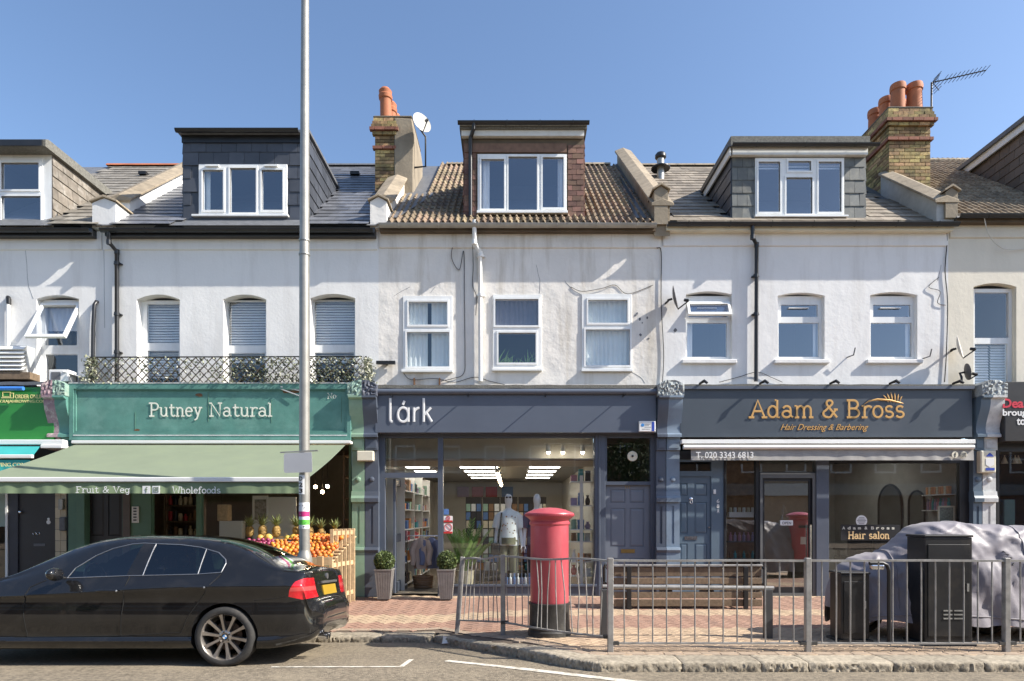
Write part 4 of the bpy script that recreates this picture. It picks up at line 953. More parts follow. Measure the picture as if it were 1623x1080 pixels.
def room(name, x0, x1, y0, y1, z0, z1, mw=m_inwall, mf=m_infloor, mc=m_inceil):
    b = MB(); b.q((x0, y1, z0), (x1, y1, z0), (x1, y1, z1), (x0, y1, z1)); b.q((x0, y0, z0), (x0, y1, z0), (x0, y1, z1), (x0, y0, z1)); b.q((x1, y0, z0), (x1, y0, z1), (x1, y1, z1), (x1, y1, z0))
    b.mi = 1; b.q((x0, y0, z0), (x1, y0, z0), (x1, y1, z0), (x0, y1, z0)); b.mi = 2; b.q((x0, y0, z1), (x0, y1, z1), (x1, y1, z1), (x1, y0, z1))
    b.mi = 0
    return struct(b.build(name, [mw, mf, mc]))
def pane(parent, a, c, d, e, y, mat=None, name='glass_pane'):
    b = MB(); b.box(a, c, y - .003, y + .003, d, e); return b.build(name, mat or m_shopglass, parent)
def panel_door(parent, x0, x1, z0, z1, y, mat, panels):
    b = MB(); b.plate(x0, x1, z0, z1, panels, y, y + .016); b.box(x0, x1, y + .016, y + .045, z0, z1); d = b.build('door', mat, parent)
    for (a, c, e, f) in panels:
        g = MB(); m = .035; P = [(a, y + .015, e), (c, y + .015, e), (c, y + .015, f), (a, y + .015, f)]; Q = [(a + m, y + .003, e + m), (c - m, y + .003, e + m), (c - m, y + .003, f - m), (a + m, y + .003, f - m)]
        g.q(*Q)
        for i in range(4): g.q(P[i], P[(i + 1) % 4], Q[(i + 1) % 4], Q[i])
        g.build('panel', mat, d)
    return d
def flat_roof(parent, x0, x1, zt, mat, yf=YF):
    b = MB(); n = 26; top = []
    for i in range(n + 1):
        x = x0 + (x1 - x0) * i / n; top.append((x, yf - .035, zt + .012 * mnoise.noise(Vector((x * 5, 0, 0)))))
    for i in range(n):
        A, B_ = top[i], top[i + 1]; C = (B_[0], 0, B_[2] + .05); D = (A[0], 0, A[2] + .05)
        b.q(A, B_, C, D); b.q((A[0], A[1], A[2] - .06), (B_[0], B_[1], B_[2] - .06), B_, A)
    return b.build('lead_capping', mat, parent)

# ============ gift shop (navy)
S2 = thing('shopfront', 'navy gift shop front with a tall display window and open door', 'shop front', (0, 0, 0))
X0, X1 = wx(600, YS), wx(1041, YS)
frame_holes = [G(610, 694, 694, 750, YS), G(610, 694, 757, 946, YS), G(702, 942, 694, 928, YS), G(962, 1031, 694, 764, YS), G(960, 1031, 769, 946, YS)]
b = MB(); b.plate(X0, X1, wz(946, YS), wz(684, YS), frame_holes, YS, YS + .12); b.build('frame', m_navy, S2, bevel=.006)
b = MB(); b.box(wx(943, YS), wx(959, YS), YS - .03, YS - .004, wz(946, YS), wz(688, YS)); b.box(wx(948, YS), wx(951, YS), YS - .045, YS - .03, wz(946, YS), wz(688, YS)); b.build('mullion', m_navy, S2, bevel=.005)
b = MB(); b.box(wx(697, YS), wx(946, YS), YS - .04, YS - .003, wz(930, YS), wz(926, YS)); b.build('window_sill', m_navy, S2, bevel=.004)
for h in (frame_holes[0], frame_holes[2], frame_holes[3]): pane(S2, h[0], h[1], h[2], h[3], YS + .05)
dx = wx(621, YS); b = MB(); h = frame_holes[1]
b.box(dx, dx + .045, YS + .13, YS + .25, .03, h[3] - .02); b.box(dx, dx + .045, YS + .85, YS + .95, .03, h[3] - .02)
for za, zc in ((.03, .22), (.98, 1.14), (h[3] - .14, h[3] - .02)): b.box(dx, dx + .045, YS + .25, YS + .85, za, zc)
dr = b.build('door', m_navy, S2, bevel=.004); b = MB(); b.box(dx + .02, dx + .026, YS + .25, YS + .85, .2, h[3] - .14); b.build('pane', m_shopglass, dr)
b = MB(); b.tube([(dx + .1, YS + .78, .8), (dx + .1, YS + .78, 1.5)], .014, 8); b.build('handle', m_chrome, dr)
dz0, dz1 = wz(946, YS), wz(769, YS)
dd = panel_door(S2, *G(960, 1031, 769, 946, YS), YS + .06, m_bluegrey, [G(968, 992, 776, 797, YS), G(999, 1022, 776, 797, YS), G(968, 992, 806, 867, YS), G(999, 1022, 806, 867, YS), G(968, 992, 885, 934, YS), G(999, 1022, 885, 934, YS)])
b = MB(); b.box(*[wx(p, YS) for p in (985, 1007)], YS + .05, YS + .059, wz(877, YS), wz(871, YS)); b.build('letter_plate', m_brass, dd)
text('door_number', '711', wx(991, YS), wx(999, YS), wz(775, YS), wz(770.5, YS), YS + .058, m_brass, dd)
b = MB(); b.lathe([(.095, 0), (.095, -.008), (.085, -.012), (.001, -.012)], (wx(1003, YS), YS + .046, wz(723, YS)), 20, 'y'); b.build('round_vent', m_cream, S2)
b = MB(); b.lathe([(.02, .0), (.02, -.02), (.001, -.02)], (wx(1003, YS), YS + .033, wz(723, YS)), 10, 'y'); b.build('vent_hub', m_black, S2)
b = MB(); b.box(X0 - .02, wx(1040, YF), YF, -.02, wz(686, YF), wz(626, YF)); sg = b.build('sign_board', m_navysign, S2, bevel=.004)
LARK = {'l': (.42, [[(.12, 1.2), (.12, .12)] + arcpts(.24, .12, .12, .12, 180, 270, 5)]), 'a': (.78, [arcpts(.36, .36, .27, .36, 0, 360, 18), [(.63, .72), (.63, 0)], [(.34, .86), (.44, 1.06)]]),
        'r': (.5, [[(.14, .72), (.14, 0)], [(.14, .42)] + arcpts(.42, .42, .28, .28, 180, 90, 6)]), 'k': (.7, [[(.14, 1.2), (.14, 0)], [(.14, .34), (.52, .72)], [(.28, .46), (.56, 0)]])}
stroke_text('lettering', 'lark', wx(615, YF), wx(689, YF), wz(669, YF), wz(669, YF) * 0 + .36, YF - .014, m_letwhite, sg, .125, .16, LARK, n=8)
b = MB(); b.tube([(wx(592, YF), YF - .02, wz(621.5, YF)), (wx(1040, YF), YF - .02, wz(621.5, YF))], .055, 12); b.build('blind_roller', m_navysign, S2, smooth=40)
for px in (622, 742, 864, 987): b = MB(); x = wx(px, YF); b.tube([(x, YF - .002, wz(628.5, YF)), (x + .02, YF - .22, wz(628.5, YF))], .011, 6); b.build('sign_bracket', m_black, S2)
flat_roof(S2, wx(594, YF), wx(1041, YF), wz(611, YF), m_felt)
b = MB(); b.box(wx(1012, YF), wx(1038.5, YF), YF - .035, YF - .003, wz(685, YF), wz(668, YF)); al = b.build('alarm_box', m_steelwhite, S2, bevel=.012, seg=2)
b = MB(); b.box(wx(1032.5, YF), wx(1036.5, YF), YF - .038, YF - .0345, wz(684, YF), wz(669.5, YF)); b.build('blue_stripe', M('alarm_blue', (.03, .07, .4), .4), al)
b = MB(); b.lathe([(.03, 0), (.03, -.003), (.016, -.003)], (wx(1018, YF), YF - .035, wz(674.5, YF)), 14, 'y'); b.build('round_logo', M('logo_blue', (.05, .25, .6), .4), al)
b = MB()
for k, (w_, z_) in enumerate(((10, 673), (8, 675), (11, 677.5), (14, 680.5))): b.box(wx(1021 if k < 3 else 1017, YF), wx((1021 if k < 3 else 1017) + w_ * .9, YF), YF - .037, YF - .034, wz(z_ + .7, YF), wz(z_, YF))
b.build('small_print', m_lead, al)
# stickers on the left edge of the display window
b = MB(); b.box(wx(703, YS), wx(711, YS), YS + .03, YS + .045, wz(816, YS), wz(807, YS)); b.build('sticker', M('sticker_blue', (.1, .2, .45), .4), S2)
for (za, zc) in ((818, 828), (830, 846)):
    b = MB(); b.box(wx(703, YS), wx(717, YS), YS + .03, YS + .046, wz(zc, YS), wz(za, YS)); st = b.build('warning_sticker', m_letwhite, S2)
    m_wred = bpy.data.materials.get('sticker_red') or M('sticker_red', (.55, .04, .04), .4)
    b = MB(); b.box(wx(703, YS), wx(717, YS), YS + .024, YS + .0295, wz(zc, YS), wz(zc - 3, YS)); b.build('red_band', m_wred, st)
    c = MB(); rr_ = (zc - za - 4) / 2 / 86; cx_, cz_ = wx(710, YS), wz((za + zc - 3) / 2, YS)
    c.tube([(cx_ + rr_ * math.cos(t * .314), YS + .028, cz_ + rr_ * math.sin(t * .314)) for t in range(20)], .006, 6, True); c.bar((cx_ - rr_ * .7, YS + .028, cz_ + rr_ * .7), (cx_ + rr_ * .7, YS + .028, cz_ - rr_ * .7), .008, .006); c.build('prohibition_sign', m_wred, st)
# interior
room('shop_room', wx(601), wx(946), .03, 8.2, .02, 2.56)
b = MB(); b.box(wx(601), wx(946), .55, .62, 2.45, 3.02); b.q((wx(601), .04, 3.02), (wx(946), .04, 3.02), (wx(946), .62, 3.02), (wx(601), .62, 3.02)); b.build('bulkhead', m_inwall, S2)
room('hallway', wx(959), wx(1033), .02, 1.8, .02, 3.05, m_dark, m_dark, m_dark)
k = 0
for k, (px0, px1, n) in enumerate(((735, 790, 4), (838, 882, 4), (655, 688, 3))):
    for i in range(n):
        Y = 1.6 + i * 1.2; xa = wx(px0, 2.5); xc = wx(px1, 2.5); l = thing('strip_light', f'ceiling strip, {["first", "second", "third", "fourth", "fifth"][i]} back in the gift shop row {["above the palm", "above the pillar box", "over the door"][k]}', 'ceiling light', ((xa + xc) / 2, Y, 2.55), 'lit ceiling strips in the gift shop')
        b = MB(); b.box(xa - .03, xc + .03, Y - .13, Y + .13, 2.52, 2.559); b.build('housing', m_steelwhite, l); b = MB(); b.box(xa, xc, Y - .1, Y + .1, 2.505, 2.519); b.build('diffuser', m_tube, l)
tr = thing('track_light', 'ceiling track with a row of small spotlights deep in the gift shop', 'track light', (-.3, 2.5, 2.5))
b = MB(); b.box(-.36, -.33, 1.2, 6.5, 2.49, 2.555); b.build('track', m_black, tr)
for i in range(9): b = MB(); Y = 1.4 + i * .6; b.tube([(-.345, Y, 2.49), (-.32, Y - .03, 2.42), (-.3, Y - .08, 2.36)], [.02, .045, .05], 10); s_ = b.build('spotlight', m_steelwhite, tr, smooth=40); b = MB(); b.ball((-.3, Y - .09, 2.352), .032, 8, 6); b.build('lamp', m_bulb, s_)
t2 = thing('track_light', 'short white track with three spotlights near the window top', 'track light', (1, .45, 2.9))
b = MB(); b.box(wx(862, .4), wx(935, .4), .38, .41, wz(704, .4), wz(702.5, .4)); b.build('track', m_steelwhite, t2)
for px in (869, 892, 923): b = MB(); b.tube([(wx(px, .4), .4, wz(705, .4)), (wx(px, .4), .38, wz(717, .4))], .042, 12); s_ = b.build('spotlight', m_steelwhite, t2, smooth=40); b = MB(); b.ball((wx(px, .4), .375, wz(718, .4)), .032, 8, 6); b.build('lamp', m_spot, s_)

# goods shared by all the shops
GC = {'pink': (.55, .25, .3), 'mint green': (.26, .4, .3), 'white': (.75, .75, .72), 'blue': (.1, .2, .42), 'orange': (.7, .28, .07), 'cream': (.68, .6, .42), 'black': (.03, .03, .035), 'lilac': (.36, .29, .42), 'red': (.5, .05, .06), 'brown': (.25, .14, .07), 'teal': (.05, .3, .32)}
GM = {k: M('goods_' + k.replace(' ', '_'), v, .5, var=.1, scale=20, rnd=.15) for k, v in GC.items()}
GMESH = {}
def good(kind, colour, x, y, z, w, d, h, where, group, rot=0):
    key = (kind, colour)
    if key not in GMESH:
        b = MB()
        if kind == 'bottle': b.lathe([(.001, 0), (.48, .01), (.5, .05), (.5, .6), (.42, .7), (.2, .76), (.2, .9), (.24, .9), (.24, 1), (.001, 1)], (0, 0, 0), 10)
        elif kind == 'book': b.box(-.5, .5, -.5, .46, 0, 1); b.box(-.4, .4, .46, .49, .03, .97)
        elif kind == 'jar': b.lathe([(.001, 0), (.48, 0), (.5, .06), (.5, .7), (.42, .78), (.46, .8), (.46, .98), (.001, 1)], (0, 0, 0), 10)
        elif kind == 'vase': b.lathe([(.001, 0), (.3, 0), (.5, .35), (.42, .6), (.2, .8), (.3, 1), (.25, 1), (.15, .8)], (0, 0, 0), 12)
        else: b.box(-.5, .5, -.5, .5, 0, .8); b.box(-.52, .52, -.52, .52, .72, 1)
        GMESH[key], _ = b.mesh(kind, GM[colour], origin=(0, 0, 0), smooth=35 if kind in ('bottle', 'jar', 'vase') else False, bevel=.03 if kind in ('gift_box', 'book') else 0)
    o = place(GMESH[key], kind, None, (x, y, z), (0, 0, rot), (w, d, h))
    return tag(o, f"{colour} {kind.replace('_', ' ')} {where}", kind.replace('_', ' '), group)
rg = random.Random(21)
# shelf unit along the left wall, seen through the open door
sx0, sx1 = -2.46, -2.12
su = thing('shelf_unit', 'tall pale shelf unit of gifts beside the open gift shop door', 'shelf', (sx0, 2.3, 0))
shz = [.12, .55, .98, 1.22, 1.62, 2.0]; ord_ = ['lowest', 'second', 'third', 'fourth', 'fifth', 'top']
for i, z in enumerate(shz):
    b = MB(); b.box(sx0, sx1, .62, 4.4, z - .025, z); b.build('shelf', m_steelwhite, su)
for Y in (.6, 1.85, 3.1, 4.4): b = MB(); b.box(sx0, sx1 + .01, Y, Y + .03, .0, 2.4); b.build('upright', m_inwall, su)
for i, z in enumerate(shz):
    Y = .72
    while Y < 4.25:
        kd = rg.choice(['gift_box', 'book', 'bottle', 'jar', 'gift_box']); c_ = rg.choice(list(GC)); w = {'book': rg.uniform(.03, .06), 'gift_box': rg.uniform(.14, .24), 'bottle': .09, 'jar': .1}[kd]; hh = {'book': .24, 'gift_box': rg.uniform(.1, .22), 'bottle': .24, 'jar': .14}[kd]
        if any(abs(Y + w / 2 - u) < w / 2 + .04 for u in (1.865, 3.115)): Y += .08; continue
        good(kd, c_, sx1 - .12, Y + w / 2, z + .001, .2 if kd in ('book', 'gift_box') else w, w, min(hh, .36), f'on the {ord_[i]} shelf behind the open door', 'gifts on the shelf unit by the door'); Y += w + rg.uniform(.01, .09)
# coats, baskets near the door
def cloth_lump(name, label, cat, pts, mat, seed, grp=None):
    b = MB(); n = 18; rows = []
    for (x, y, z, rx, ry) in pts:
        r = []
        for j in range(n): a = 2 * math.pi * j / n; k = 1 + .16 * math.sin(a * 5 + z * 9 + seed) + .45 * mnoise.noise(Vector((math.cos(a) * 2, math.sin(a) * 2, z * 4 + seed))); r.append(len(b.v)); b.v.append((x + rx * k * math.cos(a), y + ry * k * math.sin(a), z))
        rows.append(r)
    for i in range(len(rows) - 1):
        for j in range(n): b.f.append((rows[i][j], rows[i][(j + 1) % n], rows[i + 1][(j + 1) % n], rows[i + 1][j])); b.m.append(0)
    b.f.append(tuple(rows[0][::-1])); b.m.append(0); b.f.append(tuple(rows[-1])); b.m.append(0)
    return tag(b.build(name, mat, smooth=60), label, cat, grp)
gx = wx(668, .9)
for (ox, label, mt, sd) in ((0, 'crumpled beige coat hanging just inside the open door', M('beige_fleece', (.5, .4, .34), .95, bump=.004, bscale=50), 1), (.19, 'blue grey coat hanging right of the beige coat', M('blue_wool', (.17, .2, .32), .95), 4)):
    c = cloth_lump('coat', label, 'coat', [(gx + ox, .92 + ox * .5, z, rx, ry) for z, rx, ry in ((.42, .11, .09), (.5, .15, .1), (.6, .14, .12), (.7, .17, .1), (.8, .15, .12), (.9, .165, .1), (.97, .13, .09), (1.02, .07, .05), (1.06, .03, .03))], mt, sd)
    b = MB()
    for q_ in (-1, 1): b.tube([(gx + ox + q_ * .1, .9, .98), (gx + ox + q_ * .18, .86, .8), (gx + ox + q_ * .15, .82, .6), (gx + ox + q_ * .17, .8, .5)], [.06, .065, .06, .05], 9)
    b.build('sleeve', mt, c, smooth=60)
b = MB(); b.tube([(gx - .3, .95, 1.08), (gx + .35, .95, 1.08)], .012, 8); b.tube([(gx - .3, .95, .02), (gx - .3, .95, 1.08)], .012, 8); b.tube([(gx + .35, .95, .02), (gx + .35, .95, 1.08)], .012, 8); b.build('rail', m_chrome, tag(thing('clothes_rail', 'low chrome clothes rail inside the open door', 'clothes rail', (gx, .95, 0)), 'low chrome clothes rail inside the open door', 'clothes rail'))
bk = thing('basket', 'brown wicker basket on the floor under the coats', 'basket', (gx, 1.0, .02)); 
for i in range(5): b = MB(); z = .05 + i * .05; b.tube([(gx + .02 + (.17 + i * .006) * math.cos(t * .524), 1.0 + (.13 + i * .006) * math.sin(t * .524), z) for t in range(12)], .026, 6, True); b.build('weave_band', GM['brown'], bk, smooth=60)
b = MB(); b.box(gx - .12, gx + .16, .9, 1.1, .025, .05); b.build('base', GM['brown'], bk)
# right-hand display shelf near the window
rx0, rx1 = wx(905, .45), wx(939, .45)
ds = thing('display_stand', 'slim white display stand of gifts at the gift shop window edge', 'display stand', ((rx0 + rx1) / 2, .6, 0))
b = MB(); b.box(wx(919, .4), wx(924, .4), .38, .42, .02, wz(754, .4)); b.build('upright', m_steelwhite, ds)
for i, py in enumerate((763, 801, 839, 858, 890, 912)):
    z = wz(py, .5); b = MB(); b.box(rx0, rx1, .45, .85, z - .02, z); b.build('shelf', m_steelwhite, ds)
    for j in range(3):
        kd = rg.choice(['gift_box', 'vase', 'jar', 'book']); w = rg.uniform(.1, .13); good(kd, rg.choice(list(GC)), rx0 + .07 + j * .135, .6 + rg.uniform(-.03, .03), z, w, w, rg.uniform(.12, .26) if i != 3 else .16, f'on the white display stand, shelf {["one","two","three","four","five","six"][i]} from the top', 'gifts on the white display stand')
# card racks at the back and a bargain table
for (pa, pb, label) in ((765, 792, 'black rack of greeting cards behind the palm'), (793, 820, 'black rack of greeting cards behind the shirted mannequin'), (822, 846, 'black rack of greeting cards behind the pillar box'), (738, 763, 'black rack of greeting cards left of the palm crown'), (848, 866, 'narrow black rack of greeting cards right of the pillar box')):
    Y = 2.4; a, c = wx(pa, Y), wx(pb, Y); rk = thing('card_rack', label, 'card rack', ((a + c) / 2, Y, 0))
    b = MB(); b.box(a, c, Y + .03, Y + .2, .02, wz(788, Y)); b.build('backboard', m_black, rk)
    nz_ = 7; z = .45
    while z < wz(792, Y) - .15:
        for i in range(3):
            w = (c - a) / 3; q_ = MB(); q_.box(a + w * i + .012, a + w * (i + 1) - .012, Y - .0, Y + .03, z, z + .165); q_.build('greeting_card', GM[rg.choice(['white', 'cream', 'brown', 'white', 'mint green', 'cream', 'blue', 'black', 'brown'])], rk)
        z += .19
for k, px in enumerate((725, 748, 770, 795)):
    Y = 8.15; q_ = MB(); q_.box(wx(px, Y), wx(px + 18, Y), Y - .04, Y - .0, wz(788, Y), wz(772, Y)); tag(q_.build('picture_frame', GM[['lilac', 'pink', 'red', 'blue'][k]]), f'{["lilac", "pink", "red", "blue"][k]} framed print on the back wall of the gift shop', 'picture')
tb = thing('display_table', 'low brown display table behind the gift shop window', 'table', (-.1, .8, 0))
b = MB(); b.box(wx(735, .6), wx(858, .6), .5, 1.0, .36, .41); b.build('top', m_wood, tb)
for x in (wx(737, .6), wx(853, .6)):
    for y in (.53, .93): b = MB(); b.box(x, x + .05, y, y + .05, .02, .36); b.build('leg', m_wood, tb)
for i in range(11):
    kd = rg.choice(['gift_box', 'jar', 'book']); good(kd, rg.choice(['mint green', 'white', 'orange', 'brown', 'cream', 'teal']), wx(741 + i * 10.6, .6), .62 + rg.uniform(0, .12), .411, .1, .1, rg.uniform(.08, .2), 'on the low table behind the gift shop window', 'gifts on the low window table')
for i in range(7): good('bottle', 'white' if i % 2 else 'blue', wx(803 + i * 6, .2), .2, .12, .06, .06, .27, f'on the window floor behind the railings, {["first", "second", "third", "fourth", "fifth", "sixth", "last"][i]} from the stickers', 'bottles along the window floor')
b = MB(); b.box(wx(701), wx(945), .03, .6, .02, .115); struct(b.build('window_platform', m_wood))

# ============ hair salon
S3 = thing('shopfront', 'dark blue hair salon front with gold lettering and retracted grey awning', 'shop front', (4, 0, 0))
fh = [G(1075, 1148, 728, 946, YS), G(1151, 1198, 729, 946, YS), G(1204, 1292, 724, 748, YS), G(1208, 1287, 758, 940, YS), G(1312, 1521, 734, 938, YS)]
b = MB(); b.plate(wx(1072, YS), wx(1546, YS), wz(946, YS), wz(715, YS), fh, YS, YS + .1); b.build('frame', m_blackframe, S3, bevel=.005)
b = MB(); b.box(wx(1292, YS), wx(1312, YS), YS - .05, YS - .003, wz(946, YS), wz(715, YS)); b.build('mullion', m_navy, S3, bevel=.005)
b = MB(); b.plate(wx(1204, YS), wx(1293, YS), wz(946, YS), wz(750, YS), [fh[3]], YS - .025, YS - .003); b.build('door_frame', M('grey_metal_frame', (.12, .125, .125), .4), S3, bevel=.004)
for k in (1, 2, 4): h = fh[k]; pane(S3, h[0], h[1], h[2], h[3], YS + .04, glass('salon_glass', (.72, .75, .75), .07) if k == 1 else bpy.data.materials['salon_glass'])
# blue door, number 68A
b = MB(); h = fh[0]; b.plate(h[0] + .003, h[1] - .003, h[2], h[3] - .003, [G(1075.5, 1128, 732, 747, YS), G(1075.5, 1128, 755, 946, YS)], YS + .02, YS + .09); b.build('door_surround', m_sblue, S3, bevel=.004)
pane(S3, *G(1075, 1128, 732, 747, YS), YS + .06)
dd = panel_door(S3, *G(1075, 1128, 755, 946, YS), YS + .05, m_sblue, [G(1079, 1091, 766, 786, YS), G(1102, 1122, 766, 786, YS), G(1079, 1091, 796, 846, YS), G(1102, 1122, 796, 846, YS), G(1079, 1091, 862, 930, YS), G(1102, 1122, 862, 930, YS)])
b = MB(); b.box(wx(1086, YS), wx(1106, YS), YS + .04, YS + .049, wz(856, YS), wz(850.5, YS)); b.build('letter_plate', m_chrome, dd)
b = MB(); b.lathe([(.03, 0), (.03, -.02), (.01, -.03), (.001, -.03)], (wx(1096, YS), YS + .05, wz(791, YS)), 12, 'y'); b.tube([(wx(1096, YS) + .025 * math.sin(t), YS + .015, wz(793, YS) - .03 + .03 * math.cos(t)) for t in [i * .5 for i in range(13)]], .006, 6); b.build('knocker', m_chrome, dd)
b = MB(); b.lathe([(.018, 0), (.018, -.02), (.001, -.02)], (wx(1125, YS), YS + .05, wz(836, YS)), 10, 'y'); b.build('lock', m_chrome, dd)
b = MB(); b.box(wx(1131, YS), wx(1134.5, YS), YS - .005, YS + .019, wz(783, YS), wz(776, YS)); b.build('doorbell', m_letwhite, S3)
for k, ch in enumerate('68A'): text('door_number', ch, wx(1136.5, YS), wx(1140.5, YS), wz(797.5 + k * 8, YS), wz(791.5 + k * 8, YS), YS + .017, m_letwhite, S3)
# glass door, closed, with open sign hanging
dg_ = MB(); h = fh[3]; dg_.plate(h[0], h[1], h[2], h[3], [(h[0] + .05, h[1] - .05, h[2] + .1, h[3] - .05)], YS + .02, YS + .06); dgo = dg_.build('glass_door', m_blackframe, S3, bevel=.004)
pane(dgo, h[0] + .05, h[1] - .05, h[2] + .1, h[3] - .05, YS + .04, glass('door_glass', (.5, .53, .52), .34), 'pane')
b = MB(); b.tube([(wx(1283, YS), YS - .04, wz(890, YS)), (wx(1283, YS), YS - .04, wz(832, YS))], .014, 8); b.build('handle', m_chrome, dgo)
sgn = thing('open_sign', 'small white OPEN sign hung on a chain in the salon door', 'sign', (wx(1246, YS), YS + .015, wz(829, YS)))
b = MB(); b.box(wx(1237, YS), wx(1257, YS), YS + .006, YS + .012, wz(833, YS), wz(825, YS)); b.build('board', m_letwhite, sgn); text('lettering', 'OPEN', wx(1240, YS), wx(1254, YS), wz(831.5, YS), wz(827, YS), YS + .005, m_lead, sgn)
b = MB(); b.tube([(wx(1240, YS), YS + .008, wz(825, YS)), (wx(1244, YS), YS + .01, wz(800, YS)), (wx(1253, YS), YS + .008, wz(825, YS))], .003, 5); b.build('chain', m_chrome, sgn)
# sign board
b = MB(); b.box(wx(1078, YF), wx(1541, YF), YF, -.02, wz(693, YF), wz(615, YF)); sg = b.build('sign_board', m_slatesign, S3, bevel=.004)
b = MB(); b.box(wx(1078, YF), wx(1542, YF), YF - .05, YF - .003, wz(617.5, YF), wz(613, YF)); b.build('cornice', m_navysign, S3)
z0_, cap_ = wz(662, YF), wz(635, YF) - wz(662, YF)
stroke_text('lettering', 'Adam', wx(1187, YF), wx(1290, YF), z0_, cap_, YF - .014, m_gold, sg, .14, .16)
stroke_text('lettering', '&', wx(1301, YF), wx(1329, YF), z0_, cap_, YF - .014, m_gold, sg, .14, .16)
stroke_text('lettering', 'Bross', wx(1340, YF), wx(1434, YF), z0_, cap_, YF - .014, m_gold, sg, .14, .16)
b = MB(); cxp = lambda px, py: (wx(px, YF), YF - .025, wz(py, YF))
b.tube([cxp(1368, 642), cxp(1376, 636), cxp(1390, 633.5), cxp(1410, 635), cxp(1426, 639), cxp(1431, 640)], [.004, .012, .018, .016, .01, .004], 8)
for i, (px, py, r_) in enumerate(((1399, 627, .012), (1405, 624, .014), (1411, 622.5, .016), (1417, 623, .016), (1423, 625, .014), (1429, 629, .012))):
    b.tube([cxp(1407 + i * 3.6, 638), cxp(lerp(1407 + i * 3.6, px, .6), 630), cxp(px, py)], [.005, r_, .004], 6); 
b.v = [(v[0], YF - .02 + (v[1] - YF + .025) * .4, v[2]) for v in b.v]; b.build('crown_emblem', m_gold, sg, smooth=60)
text('script_lettering', 'Hair Dressing & Barbering', wx(1237, YF), wx(1376, YF), wz(685, YF), wz(672.5, YF), YF - .002, m_gold, sg, .008, shear=.45)
flat_roof(S3, wx(1077, YF), wx(1543, YF), wz(610, YF), m_felt)
for px in (1112, 1207, 1318, 1412, 1512): b = MB(); b.tube([(wx(px - 4, YF), YF - .03, wz(609, YF)), (wx(px, YF), YF - .16, wz(607, YF)), (wx(px + 4, YF), YF - .19, wz(611, YF))], [.02, .03, .022], 8); b.build('sign_lamp', m_black, S3, smooth=50)
A3 = thing('shop_awning', 'retracted grey awning with white cassette over the salon windows', 'awning', (wx(1310, -.4), -.4, wz(705, -.4)))
b = MB(); b.box(wx(1080, -.4), wx(1545, -.4), -.42, YF + .0, wz(703.5, -.4), wz(697, -.4)); b.build('cassette', m_steelwhite, A3, bevel=.008, seg=2)
b = MB(); b.tube([(wx(1083, -.46), -.46, wz(709, -.46)), (wx(1543, -.46), -.46, wz(709, -.46))], .042, 10); b.build('front_bar', m_steelwhite, A3, smooth=50)
def valance(parent, x0, x1, z0, z1, y, mat, amp, seed, per=.16):
    b = MB(); n = int((x1 - x0) / .03); ids = []
    for i in range(n + 1):
        x = x0 + (x1 - x0) * i / n; w = amp * (math.sin(x / per * 6.28 + 9 * mnoise.noise(Vector((x * .9, seed, 0)))) * (.5 + mnoise.noise(Vector((x * .7, 3, seed)))) + 1.8 * mnoise.noise(Vector((x * 4, seed + 4, 0)))); r = []
        for j in range(6): t = j / 5; r.append(len(b.v)); b.v.append((x + .3 * w * t, y - w * (.25 + t) - .02 * t, lerp(z1, z0, t) + .25 * w * t * mnoise.noise(Vector((x * 2, 9, seed)))))
        ids.append(r)
    for i in range(n):
        for j in range(5): b.f.append((ids[i][j + 1], ids[i + 1][j + 1], ids[i + 1][j], ids[i][j])); b.m.append(0)
    return b.build('valance', mat, parent, smooth=70)
v3 = valance(A3, wx(1095, -.44), wx(1543, -.44), wz(730, -.44), wz(713, -.44), -.44, m_greyv, .006, 3, .3)
text('lettering', 'T. 020 3343 6813', wx(1103, -.48), wx(1194, -.48), wz(726.5, -.48), wz(716.5, -.48), -.482, m_letwhite, v3, .004, bold=.005)
def social(parent, px, py, r, y, kind, mat_bg, mat_fg, square=False):
    b = MB(); x, z = wx(px, y), wz(py, y)
    if square: b.box(x - r, x + r, y - .004, y, z - r, z + r)
    else: b.lathe([(r, 0), (r, -.004), (.001, -.004)], (x, y, z), 18, 'y')
    o = b.build('round_badge' if not square else 'square_badge', mat_bg, parent); c = MB(); yy = y - .007
    if kind == 'f': c.tube([(x + r * .35, yy, z + r * .6), (x + r * .1, yy, z + r * .6), (x, yy, z + r * .35), (x, yy, z - r * .75)], r * .13, 6); c.tube([(x - r * .3, yy, z + r * .05), (x + r * .3, yy, z + r * .05)], r * .11, 6)
    else:
        q_ = r * .6; c.tube([(x - q_, yy, z - q_), (x + q_, yy, z - q_), (x + q_, yy, z + q_), (x - q_, yy, z + q_)], r * .1, 6, True); c.tube([(x + r * .28 * math.cos(t * .524), yy, z + r * .28 * math.sin(t * .524)) for t in range(12)], r * .1, 6, True); c.ball((x + r * .36, yy, z + r * .36), r * .09, 6, 4)
    c.v = [(v[0], yy + (v[1] - yy) * .3, v[2]) for v in c.v]; c.build('icon', mat_fg, o)
social(v3, 1513.5, 721, .058, -.485, 'f', m_cream, m_black); social(v3, 1527.5, 721, .058, -.485, 'i', m_cream, m_black)
